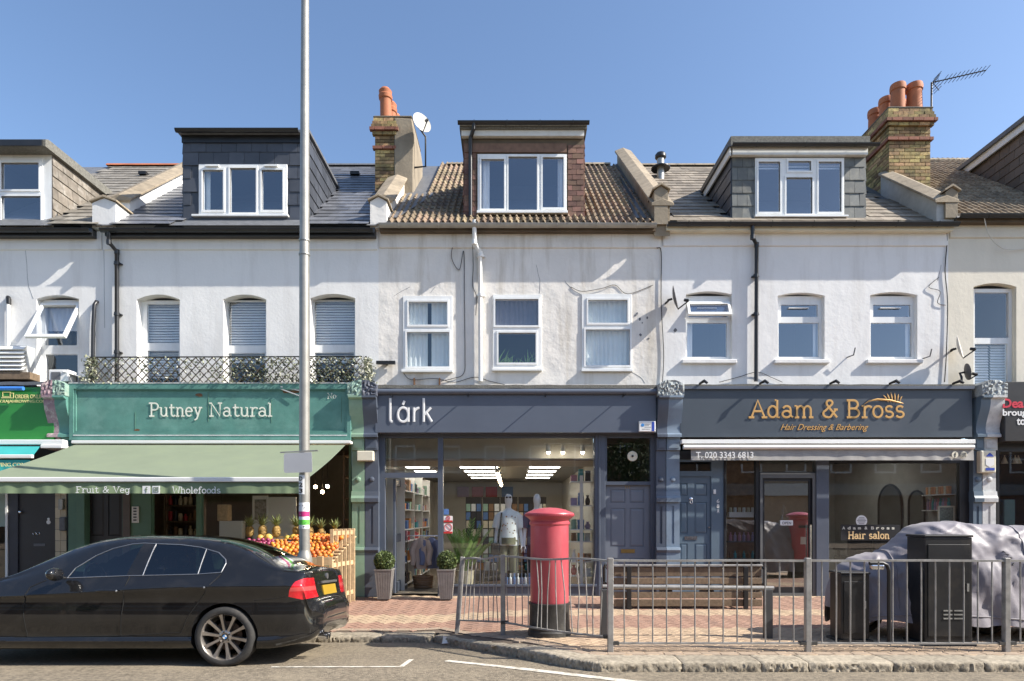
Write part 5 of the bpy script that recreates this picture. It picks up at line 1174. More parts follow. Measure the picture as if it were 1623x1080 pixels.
# salon interior
for k, px in enumerate((1350, 1450)):
    Y = 2.2; l = thing('fill_panel', f'added fill panel out of view in the salon, {["left above the gold window sign", "right above the bottle shelves"][k]}', 'ceiling light', (5.4 + k * 1.8, Y, 2.9)); X = 5.4 + k * 1.8; b = MB(); b.box(X - .5, X + .5, Y - .3, Y + .3, 2.9, 2.949); b.build('housing', m_steelwhite, l); b = MB(); b.box(X - .46, X + .46, Y - .26, Y + .26, 2.885, 2.899); b.build('diffuser', m_fillglow, l)  # unseen glowing panels, added only to brighten the salon
m_grwall = M('salon_wall', (.3, .3, .29), .8); m_brickrefl = M('painted_brick_reflection', (.24, .15, .09), .85, var=.3, scale=10)
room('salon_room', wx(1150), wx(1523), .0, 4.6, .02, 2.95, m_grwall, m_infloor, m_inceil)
room('hallway', wx(1075), wx(1148), .02, 1.8, .02, 3.0, m_dark, m_dark, m_dark)
m_mirror = M('mirror', (.55, .57, .58), .04, metal=1., var=.02)
SX = wx(1523) - .002
for k, (y0, y1) in enumerate(((1.75, 2.6), (1.0, 1.5))):
    r = (y1 - y0) / 2; pl = [(y0, .85), (y1, .85), (y1, 1.75)] + [((y0 + y1) / 2 + r * math.cos(R(t)), 1.75 + r * math.sin(R(t))) for t in range(15, 180, 15)] + [(y0, 1.75)]
    b = MB(); b.prism(pl, SX - .03, SX, 'x'); mo = tag(b.build('mirror', m_mirror), f'tall arched mirror on the salon side wall, {["the wider", "the narrower"][k]} one', 'mirror')
    c = MB(); c.tube([(SX - .03, u, w) for u, w in pl], .022, 6, True); c.build('frame', m_blackframe, mo)
for k, px in enumerate((1400, 1450)):
    Y = 2.2 - k * .95; x = SX - .85; c = thing('salon_chair', f'black salon chair {["under the wide arched mirror", "nearer the bottle shelves"][k]}', 'salon chair', (x, Y, 0))
    b = MB(); b.box(x - .28, x + .28, Y - .28, Y + .28, .48, .6); b.build('seat', m_black, c, bevel=.04, seg=2); b = MB(); b.box(x - .26, x + .26, Y - .36, Y - .27, .6, 1.15); b.build('backrest', m_black, c, bevel=.03, seg=2)
    b = MB(); b.lathe([(.28, .02), (.28, .05), (.04, .08), (.04, .48)], (x, Y, 0), 14); b.build('base', m_chrome, c, smooth=40)
    for s_ in (-1, 1): b = MB(); b.box(x + s_ * .3 - .03, x + s_ * .3 + .03, Y - .25, Y + .2, .72, .77); b.box(x + s_ * .3 - .02, x + s_ * .3 + .02, Y - .05, Y + .02, .5, .72); b.build('armrest', m_black, c, bevel=.01)
sh = thing('wall_shelf', 'salon wall shelves of hair products seen through the window', 'shelf', (SX, .5, 1.5))
for i, z in enumerate((1.14, 1.6, 1.9)):
    b = MB(); b.box(SX - .2, SX, .14, .82, z - .02, z); b.build('shelf', m_steelwhite, sh)
    for j in range(9): good(['bottle', 'bottle', 'gift_box'][i], [['pink', 'red', 'cream'], ['teal', 'pink', 'lilac'], ['orange', 'cream', 'orange']][i][j % 3], SX - .1, .18 + j * .074, z, .06, .06, [.17, .22, .15][i], f'on the {["lower", "middle", "top"][i]} salon wall shelf', 'hair products on the salon wall shelves')
b = MB(); b.box(SX - .012, SX, .12, .85, 1.0, 2.3); b.build('backboard', m_grwall, sh)
pf = thing('window_notice', 'pale framed certificate standing at the edge of the salon window', 'notice', (wx(1500), .1, wz(815)))
b = MB(); a, c, d, e = G(1487, 1514, 802, 829, .05); b.plate(a, c, d, e, [(a + .03, c - .03, d + .03, e - .03)], .05, .07); b.build('frame', m_cream, pf); b = MB(); b.box(a + .03, c - .03, .06, .065, d + .03, e - .03); b.build('print', M('certificate', (.2, .24, .21), .5, var=.5, scale=40), pf)
nb = thing('window_sign', 'black window sign with gold Hair salon lettering', 'sign', (wx(1381, YS), YS + .03, wz(847, YS)))
b = MB(); b.box(wx(1334, YS), wx(1428, YS), YS + .028, YS + .034, wz(857, YS), wz(832, YS)); b.build('board', m_blackframe, nb)
stroke_text('lettering', 'Hair salon', wx(1345, YS), wx(1411, YS), wz(854, YS), .125, YS + .024, M('gold_print', (.7, .5, .25), .5), nb, .2, .2)
for ch, px in zip('Adam&Bross', (1336, 1344.5, 1353, 1361, 1371.5, 1382, 1390, 1398, 1406.5, 1414.5)): text('lettering', ch, wx(px, YS), wx(px + 4.6, YS), wz(839.5, YS), wz(839.5 - (4.6 if ch in 'AdB&' else 3.4), YS), YS + .027, m_letcream, nb, bold=.02)
b = MB(); b.lathe([(.105, 0), (.105, -.004), (.001, -.004)], (wx(1367, YS), YS + .034, wz(826, YS)), 22, 'y'); rs = tag(b.build('round_sticker', m_letwhite), 'round white sticker on the salon window above the gold sign', 'sticker')
b = MB()
for k in range(5): w_ = .05 + .018 * (2 - abs(k - 2)); b.box(wx(1367, YS) - w_, wx(1367, YS) + w_, YS + .024, YS + .0295, wz(826, YS) + .055 - k * .026, wz(826, YS) + .064 - k * .026)
b.build('small_print', m_lead, rs)
# slim salon window beside the door
ws = thing('product_shelf', 'white shelf of hair products in the slim salon window', 'shelf', (wx(1175, .3), .3, 1.2))
for i, py in enumerate((812, 858, 885, 915)):
    z = wz(py, .3); b = MB(); b.box(wx(1153, .3), wx(1200, .3), .2, .42, z - (.1 if i == 0 else .02), z); b.build('shelf', m_steelwhite if i == 0 else m_lead, ws)
    for j in range(6): good(['jar', 'bottle', 'bottle', 'bottle'][i], [['cream', 'white'], ['pink', 'lilac'], ['brown', 'teal'], ['lilac', 'pink']][i][j % 2], wx(1158 + j * 7, .3), .3, z, .06, .06, [.09, .17, .14, .16][i], f'in the slim salon window, {["top", "second", "third", "bottom"][i]} shelf', 'hair products in the slim salon window')
b = MB(); b.q((wx(1152, .8), .8, .02), (wx(1205, .8), .8, .02), (wx(1205, .8), .8, 2.9), (wx(1152, .8), .8, 2.9)); b.build('backboard', m_brickrefl, ws)  # added brown sheet: bricks mirrored in the slim pane, put in as colour
# yellow alarm box on the pilaster
b = MB(); b.box(wx(1553, -.3), wx(1578, -.3), -.32, -.206, wz(750, -.3), wz(714, -.3)); ab = tag(b.build('alarm_box', m_cream, bevel=.025, seg=3), 'yellowed alarm box with a blue crest on the white pilaster', 'alarm box')
b = MB(); b.prism([(wx(1561, -.3), wz(737, -.3)), (wx(1567.5, -.3), wz(741, -.3)), (wx(1574, -.3), wz(737, -.3)), (wx(1574, -.3), wz(727, -.3)), (wx(1561, -.3), wz(727, -.3))], -.325, -.319, 'y'); b.build('crest', m_letwhite, ab)
b = MB(); m_bl = bpy.data.materials['alarm_blue']; b.prism([(wx(1561, -.3), wz(724, -.3)), (wx(1574, -.3), wz(724, -.3)), (wx(1567.5, -.3), wz(718, -.3))], -.325, -.319, 'y'); b.box(wx(1561, -.3), wx(1575, -.3), -.325, -.319, wz(746, -.3), wz(742, -.3)); b.build('blue_marks', m_bl, ab)
b = MB(); b.box(wx(566, -.3), wx(592, -.3), -.33, -.206, wz(731, -.3), wz(715, -.3)); tag(b.build('junction_box', m_cream, bevel=.015, seg=2), 'cream junction box on the green and navy pilaster', 'junction box')

# ============ dark shop at the edge
S4 = thing('shopfront', 'black shop front cut by the photo edge, with red and white lettering', 'shop front', (10, 0, 0))
b = MB(); b.box(wx(1586, YF), wx(1860, YF), YF - .1, -.02, wz(701, YF), wz(607, YF)); sg = b.build('sign_board', M('brown_black_sign', (.03, .027, .025), .35), S4, bevel=.01)
yy = YF - .1
text('red_lettering', 'Dea', wx(1589, yy), wx(1622, yy), wz(647, yy), wz(632, yy), yy - .001, M('red_letter', (.65, .04, .07), .4), sg, .006, bold=.03)
text('lettering', 'broug', wx(1589, yy), wx(1627, yy), wz(662.5, yy), wz(649, yy), yy - .001, m_letwhite, sg, .006, bold=.025); text('lettering', 'to', wx(1611, yy), wx(1625, yy), wz(674, yy), wz(663, yy), yy - .001, m_letwhite, sg, .006, bold=.025)
b = MB(); b.plate(wx(1580, YS), wx(1860, YS), wz(946, YS), wz(700, YS), [G(1584, 1760, 716, 930, YS)], YS, YS + .1); b.build('frame', m_blackframe, S4)
pane(S4, *G(1584, 1760, 716, 930, YS), YS + .05)
m_dblue = M('deep_blue_wall', (.02, .045, .14), .7)
room('dark_shop_room', wx(1582), wx(1860), .0, 3.2, .02, 2.95, m_dblue, m_infloor, m_inceil)
b = MB(); b.box(wx(1590, .3), wx(1608, .3), .28, .6, wz(930, .3), wz(792, .3)); tag(b.build('display_cabinet', M('teal_glass', (.09, .16, .17), .15), bevel=.01), 'teal glass cabinet inside the dark shop window', 'cabinet')
for px in (1592, 1609, 1614): b = MB(); b.tube([(wx(px, .5), .5, wz(722, .5)), (wx(px, .5), .5, wz(730, .5))], [.01, .01], 6); b.lathe([(.02, .12), (.06, 0), (.001, 0)], (wx(px, .5), .5, wz(735, .5)), 12); b.build('pendant_lamp', m_steelwhite, S4)

# ============ greengrocer
S1 = thing('shopfront', 'weathered teal greengrocer front with white typewriter lettering', 'shop front', (-5, 0, 0))
b = MB(); x0, x1 = wx(112, YF), wx(557, YF); b.box(x0, x1, YF, -.02, wz(698, YF), wz(611, YF)); sg = b.build('sign_board', m_teal, S1)
b = MB(); b.plate(x0, x1, wz(698, YF), wz(609, YF), [(wx(119, YF), wx(551, YF), wz(687, YF), wz(617, YF))], YF - .045, YF - .004)
b.plate(wx(119, YF), wx(551, YF), wz(687, YF), wz(617, YF), [(wx(122, YF), wx(548, YF), wz(684, YF), wz(619, YF))], YF - .028, YF - .005); b.build('sign_frame', m_teal, S1, bevel=.004)
for (pa, pb, py) in ((119, 551, 690.5), (112, 557, 608)): b = MB(); b.box(wx(pa, YF), wx(pb, YF), YF - .052, YF - .046 + .04, wz(py + 1, YF), wz(py - .5, YF)); b.build('worn_edge', m_whitestone, S1)
stroke_text('lettering', 'Putney', wx(237, YF), wx(321, YF), wz(660, YF), .235, YF - .012, m_letcream, sg, .13, .15)
stroke_text('lettering', 'Natural', wx(332, YF), wx(433, YF), wz(660, YF), .235, YF - .012, m_letcream, sg, .13, .15)
stroke_text('lettering', 'No:', wx(519, YF), wx(536, YF), wz(632, YF), .095, YF - .008, m_letcream, sg, .13, .15)
for (px, py, w, h) in ((330, 645, .008, .9), (214, 668, .006, .55), (430, 652, .005, .7), (541, 650, .005, .8)): b = MB(); b.box(wx(px, YF), wx(px, YF) + w, YF - .006, YF - .001, wz(py, YF) - h * .3, wz(py, YF) + h * .3); b.build('board_seam', m_greend, sg)
m_rust = M('bare_wood_patch', (.16, .08, .04), .9, var=.3, scale=30)
for (px, py, w, h) in ((310, 624, 12, 5), (445, 618, 30, 6), (213, 680, 9, 4)):
    b = MB(); pl = []
    for k in range(11): a = 2 * math.pi * k / 11; q_ = .75 + .35 * rg.random(); pl.append((wx(px + w / 2 + w / 2 * q_ * math.cos(a), YF), wz(py + h / 2 - h / 2 * q_ * math.sin(a), YF)))
    b.prism(pl, YF - .008, YF - .001, 'y'); b.build('rotten_patch', m_rust, sg)
b = MB(); b.bar((wx(440, YF), YF - .03, wz(615, YF)), (wx(475, YF), YF - .05, wz(628, YF)), .012, .02); b.bar((wx(446, YF), YF - .04, wz(614, YF)), (wx(478, YF), YF - .03, wz(620, YF)), .012, .02); b.build('split_lath', m_whitestone, sg)
flat_roof(S1, wx(110, YF), wx(560, YF), wz(607, YF), m_felt)
A1 = thing('shop_awning', 'wide sage green awning with Fruit and Veg lettering on its valance', 'awning', (wx(320, -.4), -.4, 2.8))
b = MB(); b.box(wx(116, -.4), wx(557, -.4), -.46, YF, wz(704, -.4), wz(699, -.4)); b.build('cassette', m_steelwhite, A1, bevel=.01)
YA = -2.62; xa0, xa1 = wx(119, -.42), wx(548, -.42); za, zf = wz(705, -.42), 2.005
b = MB(); nx, ny = 60, 10; ids = {}
for i in range(nx + 1):
    for j in range(ny + 1):
        u, v = i / nx, j / ny; sag = -.025 * math.sin(math.pi * v) * (1 + .25 * math.sin(u * 9)); ids[i, j] = len(b.v); b.v.append((lerp(xa0, xa1, u), lerp(-.42, YA, v), lerp(za, zf, v) + sag))
for i in range(nx):
    for j in range(ny): b.f.append((ids[i, j + 1], ids[i + 1, j + 1], ids[i + 1, j], ids[i, j])); b.m.append(0)
b.build('cloth', m_sage, A1, smooth=60)
b = MB(); b.box(xa0 - .03, xa1 + .03, YA - .05, YA + .03, zf - .035, zf + .035); b.build('front_bar', m_steelwhite, A1, bevel=.012, seg=2)
for x in (xa0 + .6, (xa0 + xa1) / 2, xa1 - .5):
    b = MB(); b.bar((x, -.4, za - .12), (x + .25, -1.5, za - .5), .05, .05); b.bar((x + .25, -1.5, za - .5), (x, YA + .05, zf - .02), .045, .045); b.build('folding_arm', m_steelwhite, A1)
v1 = valance(A1, xa0, xa1, zf - .2, zf - .034, YA - .02, m_sagev, .012, 8, .22)
yv = YA - .1; fz_ = lambda py: wz(py, yv)
stroke_text('lettering', 'Fruit & Veg', wx(120, yv), wx(206, yv), fz_(781), .085, yv, m_letwhite, v1, .14, .12); stroke_text('lettering', 'Wholefoods', wx(273, yv), wx(350, yv), fz_(782), .09, yv, m_letwhite, v1, .14, .12)
social(v1, 232, 776.5, .055, yv + .01, 'f', m_letwhite, m_sagev, True); social(v1, 247.5, 776.5, .055, yv + .01, 'i', m_letwhite, m_sagev, True)
# front under the awning
fh = [G(137, 194, 735, 946, YS), G(239, 311, 735, 946, YS), G(318, 476, 735, 880, YS), G(482, 553, 705, 880, YS)]
b = MB(); b.plate(wx(118, YS), wx(557, YS), wz(946, YS), wz(698, YS), fh, YS, YS + .12); b.build('frame', m_greend, S1, bevel=.006)
panel_door(S1, *G(137, 194, 735, 946, YS), YS + .05, m_char, [G(142, 162, 770, 850, YS), G(169, 189, 770, 850, YS), G(142, 162, 865, 930, YS), G(169, 189, 865, 930, YS)])
b = MB(); b.box(wx(196, YS), wx(207, YS), YS - .03, YS - .004, wz(946, YS), wz(720, YS)); b.build('door_jamb', M('brown_jamb', (.14, .115, .1), .6), S1)
b = MB(); b.box(wx(210, YS), wx(221, YS), YS - .03, YS - .004, wz(829, YS), wz(803, YS)); np_ = b.build('number_plate', m_letwhite, S1, bevel=.006)
b = MB()
for k in range(5): b.box(wx(213, YS), wx(218, YS), YS - .034, YS - .0305, wz(807.5 + k * 4.6, YS), wz(805 + k * 4.6, YS))
b.build('digits', m_lead, np_)
pane(S1, *G(318, 476, 735, 880, YS), YS + .05)
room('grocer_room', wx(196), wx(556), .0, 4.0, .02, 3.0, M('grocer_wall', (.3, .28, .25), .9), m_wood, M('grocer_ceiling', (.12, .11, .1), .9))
gs = thing('shelf_unit', 'dark wooden shelves of bottles inside the greengrocer doorway', 'shelf', (wx(278, .8), .8, 0))
for i in range(7):
    Y = .8; z = .1 + i * .32; b = MB(); b.box(wx(262, Y), wx(313, Y), Y, Y + .3, z - .025, z); b.build('shelf', m_wood, gs)
    for j in range(6): good(rg.choice(['bottle', 'jar']), rg.choice(['brown', 'black', 'cream', 'brown', 'red']), wx(266 + j * 8, Y), Y + .1, z, .08, .08, rg.uniform(.14, .24), f'on the {["floor", "second", "third", "fourth", "fifth", "sixth", "top"][i]} level shelf in the greengrocer doorway', 'bottles and jars in the greengrocer doorway')
for px in (261, 313): b = MB(); b.box(wx(px, .8), wx(px, .8) + .03, .8, 1.1, .02, 2.3); b.build('upright', m_wood, gs)
b = MB(); b.box(wx(262, .8), wx(314, .8), 1.1, 1.13, .02, 2.3); b.build('backboard', m_wood, gs)
# window clutter
ws2 = [('notice_board', 'pale notice board with a poster in the greengrocer window', G(403, 423, 790, 826, .3), m_letwhite), ]
cb = thing('notice_board', 'pale notice board with a dark poster in the greengrocer window', 'notice board', (wx(413, .3), .3, 1.4))
b = MB(); b.box(*[wx(p, .3) for p in (400, 424)], .3, .33, wz(860, .3), wz(786, .3)); b.build('board', m_letwhite, cb); b = MB(); b.box(wx(404, .3), wx(422, .3), .29, .299, wz(824, .3), wz(792, .3)); b.build('poster', M('poster', (.3, .28, .25), .6, var=.6, scale=18), cb)
for k, (pa, pb, ya, yb, lab) in enumerate(((348, 384, 826, 858, 'white card box in the greengrocer window'), (345, 362, 800, 826, 'stack of pale folded bags in the greengrocer window'), (425, 470, 788, 855, 'tall white sheet of packing behind the pineapples'))):
    b = MB(); b.box(wx(pa, .35), wx(pb, .35), .33, .5 if k < 2 else .36, wz(yb, .35), wz(ya, .35)); tag(b.build(['card_box', 'paper_bag', 'packing_sheet'][k], m_letwhite if k != 1 else m_palewood, bevel=.008), lab, ['box', 'bag', 'packing'][k])
st = thing('window_stand', 'wooden stand inside the greengrocer window', 'stand', (wx(400, .5), .5, .5)); b = MB(); b.box(wx(320, .4), wx(476, .4), .28, .8, wz(868, .4), wz(860, .4)); b.build('top', m_wood, st)
for px in (322, 470):
    b = MB(); b.box(wx(px, .4), wx(px + 4, .4), .3, .75, .02, wz(868, .4)); b.build('leg', m_wood, st)
for k, (px, py) in enumerate(((500, 772), (511, 780), (519, 771))):
    Y = .6; l = thing('pendant_bulb', 'bare glowing bulb hanging in the greengrocer corner', 'bulb', (wx(px, Y), Y, wz(py, Y)), 'bare bulbs in the greengrocer corner'); b = MB(); b.tube([(wx(px, Y), Y, 2.98), (wx(px, Y), Y, wz(py - 5, Y))], .006, 5); b.build('flex', m_black, l); b = MB(); b.ball((wx(px, Y), Y, wz(py, Y)), .034, 10, 8); b.build('bulb', m_bulb, l)
wsd = thing('wooden_rack', 'tall brown wooden rack at the greengrocer open corner', 'rack', (wx(550, 0), .1, 0))
for i in range(7): b = MB(); z = .2 + i * .4; b.box(wx(545, .1), wx(556, .1), .1, .4, z, z + .03); b.build('shelf', m_wood, wsd)
b = MB(); b.box(wx(544, .1), wx(546, .1), .08, .12, .02, 2.7); b.build('upright', m_wood, wsd)

# ============ rowing shop at the edge
S0 = thing('shopfront', 'bright green rowing shop front cut by the photo edge, yellow lettering', 'shop front', (-9, 0, 0))
b = MB(); b.box(XB[0], wx(85, YF), YF, -.02, wz(697, YF), wz(614, YF)); sg = b.build('sign_board', m_green, S0)
m_yl = M('yellow_letter', (.75, .68, .3), .5, var=.03)
text('lettering', 'ORDER ONLINE', wx(24, YF), wx(72, YF), wz(632, YF), wz(625.5, YF), YF - .002, m_yl, sg, bold=.012); text('lettering', 'WWW.RAJAHROWING.COM', wx(-20, YF), wx(73, YF), wz(640, YF), wz(634, YF), YF - .002, m_yl, sg, bold=.012)
b = MB()
for (a, c, d, e) in ((4, 17, 621.5, 629.5), (15.5, 22, 623, 631.5)): b.plate(wx(a, YF), wx(c, YF), wz(e, YF), wz(d, YF), [(wx(a + 1, YF), wx(c - 1, YF), wz(e - 1, YF), wz(d + 1, YF))], YF - .006, YF - .001)
b.box(wx(2.5, YF), wx(15, YF), YF - .006, YF - .001, wz(631.5, YF), wz(630, YF)); b.build('laptop_icon', m_yl, sg)
flat_roof(S0, XB[0], wx(90, YF), wz(606, YF), m_lead)
b = MB(); b.tube([(XB[0], -.42, wz(616, -.42)), (wx(37, -.42), -.42, wz(616, -.42))], .036, 10); tag(b.build('roller_tube', M('blue_plastic', (.05, .2, .6), .4), smooth=50), 'bright blue tube above the green sign', 'tube')
A0 = thing('shop_awning', 'turquoise awning with yellow website lettering at the photo edge', 'awning', (-9.5, -.5, 2.7))
b = MB(); b.box(XB[0], wx(106, -.35), -.45, YF + .0, wz(706, -.35), wz(698, -.35)); b.box(wx(72, -.35), wx(106, -.35), -.48, -.2, wz(712, -.35), wz(706.2, -.35)); b.build('cassette', m_steelwhite, A0, bevel=.01)
x1 = wx(61, -.45); b = MB(); b.q((XB[0], -1.0, wz(722, -1.0)), (wx(53, -1.0), -1.0, wz(722, -1.0)), (x1, -.4, wz(707, -.4)), (XB[0], -.4, wz(707, -.4))); b.build('cloth', m_tealv, A0)
b = MB(); b.box(XB[0], wx(53, -1.0), -1.04, -.98, wz(727, -1), wz(721, -1)); b.build('front_bar', m_steelwhite, A0, bevel=.01)
v0 = valance(A0, -11, wx(48, -1), wz(748, -1), wz(729, -1), -1.0, m_tealv, .008, 5, .2); text('lettering', 'ROWING.COM', wx(-20, -1.05), wx(41, -1.05), wz(740, -1.05), wz(734, -1.05), -1.06, m_yl, v0)
b = MB(); b.plate(XB[0], wx(88, YS), wz(946, YS), wz(697, YS), [G(-60, 9, 730, 920, YS), G(28, 88, 735, 946, YS)], YS, YS + .1); b.build('frame', M('dark_blue_frame', (.04, .045, .06), .45), S0)
dd = MB(); dd.box(*[wx(p, YS) for p in (28, 88)], YS + .03, YS + .07, wz(946, YS), wz(735, YS)); dr = dd.build('door', m_char, S0)
for (px, py) in ((53, 846), (59, 846)): b = MB(); b.tube([(wx(px, YS) + .03 * math.cos(t * .524), YS + .025, wz(py, YS) + .022 * math.sin(t * .524)) for t in range(12)], .006, 6, True); b.build('ring_knocker', m_chrome, dr)
b = MB(); b.ball((wx(75, YS), YS + .03, wz(828, YS)), .04, 8, 6, (1, .2, 1)); b.ball((wx(75, YS), YS + .03, wz(823, YS)), .025, 8, 6, (1, .2, 1)); b.build('white_plaque', m_letwhite, dr)
b = MB(); b.box(wx(52, YS), wx(70, YS), YS + .02, YS + .029, wz(866, YS), wz(862, YS)); b.build('letter_plate', m_lead, dr)
b = MB(); b.ball((wx(32, YS), YS, wz(812, YS)), .03, 8, 6); b.build('handle', m_chrome, dr)
pane(S0, *G(-60, 9, 730, 920, YS), YS + .05); b = MB(); b.box(-10.2, wx(9), .05, .1, wz(835), wz(760)); b.build('window_poster', M('pale_green_poster', (.45, .55, .5), .6), S0)
b = MB(); b.box(wx(9.5, YS), wx(13, YS), YS - .02, YS - .003, wz(946, YS), wz(745, YS)); b.build('frame_edge', m_steelwhite, S0)
room('rowing_room', -10.5, wx(26), .0, 3, .02, 2.9, m_dark, m_infloor, m_dark)
tp = thing('tiled_pier', 'narrow pier of cream tiles between two dark doors', 'pier', (wx(98, YS), YS, 1))
b = MB(); b.box(wx(89, YS), wx(107, YS), YS - .015, YS + .1, wz(946, YS), wz(735, YS)); b.build('grout', m_lead, tp)
m_ctile = M('cream_tile', (.55, .47, .33), .35, var=.08, rnd=.1); b = MB(); w_ = (wx(107, YS) - wx(89, YS)) / 2 - .004; b.box(-w_ / 2, w_ / 2, -.01, .01, -.1, .1); tm, _ = b.mesh('tile', m_ctile, origin=(0, 0, 0), bevel=.003)
for i in range(11):
    for j in range(2): place(tm, 'tile', tp, (wx(89, YS) + (j + .5) * (w_ + .004), YS - .02, .1 + i * .206))
b = MB(); b.box(wx(92, -.2), wx(99, -.2), -.2, -.13, wz(808, -.2), wz(791, -.2)); tag(b.build('entry_box', m_grey, bevel=.006), 'small grey box high on the cream tiled pier', 'box')
b = MB(); b.box(wx(93, -.2), wx(103, -.2), -.2, -.13, wz(842, -.2), wz(820, -.2)); tag(b.build('entry_phone', m_lead, bevel=.02, seg=2), 'dark entry phone on the cream tiled pier', 'entry phone')
b = MB(); b.box(wx(108, -.16), wx(136, -.16), -.16, .0, wz(946, -.16), wz(760, -.16)); b.box(wx(123, -.16), wx(136, -.16), -.2, -.161, wz(946, -.16), wz(760, -.16)); b.build('green_pier', m_greend, S1, bevel=.004)
# ---------------------------------------------------------------- street furniture
m_red = M('pillar_box_red', (.46, .07, .09), .42, var=.14, scale=2.5, bump=.0012, bscale=60, dirt=(.52, .17, .18), dirt_amt=.45, dirt_scale=2.2, streak=4, coat=.15)
m_blackbase = M('worn_black_paint', (.035, .034, .032), .6, var=.3, scale=9, bump=.003, bscale=40, dirt=(.14, .13, .11), dirt_amt=.5, dirt_scale=7)
m_rail = M('worn_grey_railing', (.28, .27, .255), .4, metal=.15, var=.25, scale=12, dirt=(.36, .34, .31), dirt_amt=.6, dirt_scale=9)
m_cab = M('cabinet_black', (.014, .0145, .016), .38, var=.15, scale=2, dirt=(.09, .075, .06), dirt_amt=.4, dirt_scale=2.5)
def pillar_box(label, x, y):
    z0 = pz(x, y) if x < 6 else 0; p = thing('pillar_box', label, 'post box', (x, y, z0))
    b = MB(); b.lathe([(.27, -.05), (.27, .05), (.255, .07), (.25, .36), (.262, .38), (.262, .4), (.24, .402)], (x, y, z0), 40); b.build('base', m_blackbase, p, smooth=35)
    b = MB(); b.lathe([(.236, .4), (.24, .41), (.238, 1.36), (.252, 1.375), (.252, 1.40), (.24, 1.412), (.245, 1.43), (.285, 1.462), (.292, 1.47)], (x, y, z0), 44); b.build('body', m_red, p, smooth=30)
    b = MB(); b.lathe([(.285, 1.462), (.302, 1.472), (.308, 1.50), (.302, 1.513), (.285, 1.52), (.20, 1.556), (.1, 1.577), (.001, 1.583)], (x, y, z0), 44); cp = b.build('cap', m_red, p, smooth=30)
    b = MB()
    for i in range(72):
        a = 2 * math.pi * i / 72; c, s = math.cos(a), math.sin(a); b.bar((x + c * .306, y + s * .306, z0 + 1.476), (x + c * .306, y + s * .306, z0 + 1.496), .012, .012, up=(c, s, 0))
    stuff(b.build('dentil', m_red, cp))
    # door with slot, notice frame and lock, on the street-facing far side
    b = MB()
    for k in range(7): a = R(70 + k * 6.5); 
    def curved(a0, a1, za, zc, r0, r1, nm, mt, par):
        b = MB(); n = 10; A = [R(lerp(a0, a1, i / n)) for i in range(n + 1)]
        for i in range(n):
            P = lambda a, r, z: (x + r * math.cos(a), y + r * math.sin(a), z0 + z); u, v = A[i], A[i + 1]
            b.q(P(u, r1, za), P(v, r1, za), P(v, r1, zc), P(u, r1, zc)); b.q(P(u, r0, zc), P(u, r1, zc), P(v, r1, zc), P(v, r0, zc)); b.q(P(u, r0, za), P(v, r0, za), P(v, r1, za), P(u, r1, za))
        b.q(P(A[0], r0, za), P(A[0], r1, za), P(A[0], r1, zc), P(A[0], r0, zc)); b.q(P(A[-1], r0, za), P(A[-1], r0, zc), P(A[-1], r1, zc), P(A[-1], r1, za))
        return b.build(nm, mt, par, smooth=30)
    d = curved(50, 130, .46, 1.1, .236, .246, 'door', m_red, p); curved(62, 118, 1.2, 1.26, .236, .25, 'slot', m_black, p); curved(72, 108, .8, .98, .246, .251, 'notice_plate', m_letwhite, d)
    return p
PX, PY = wx(871, -3.9), -3.9
pillar_box('faded red pillar box behind the buckled railing by the gift shop', PX, PY)
pillar_box('second red pillar box beyond the motorbike, seen only mirrored in the salon door', 7.0, -3.7)

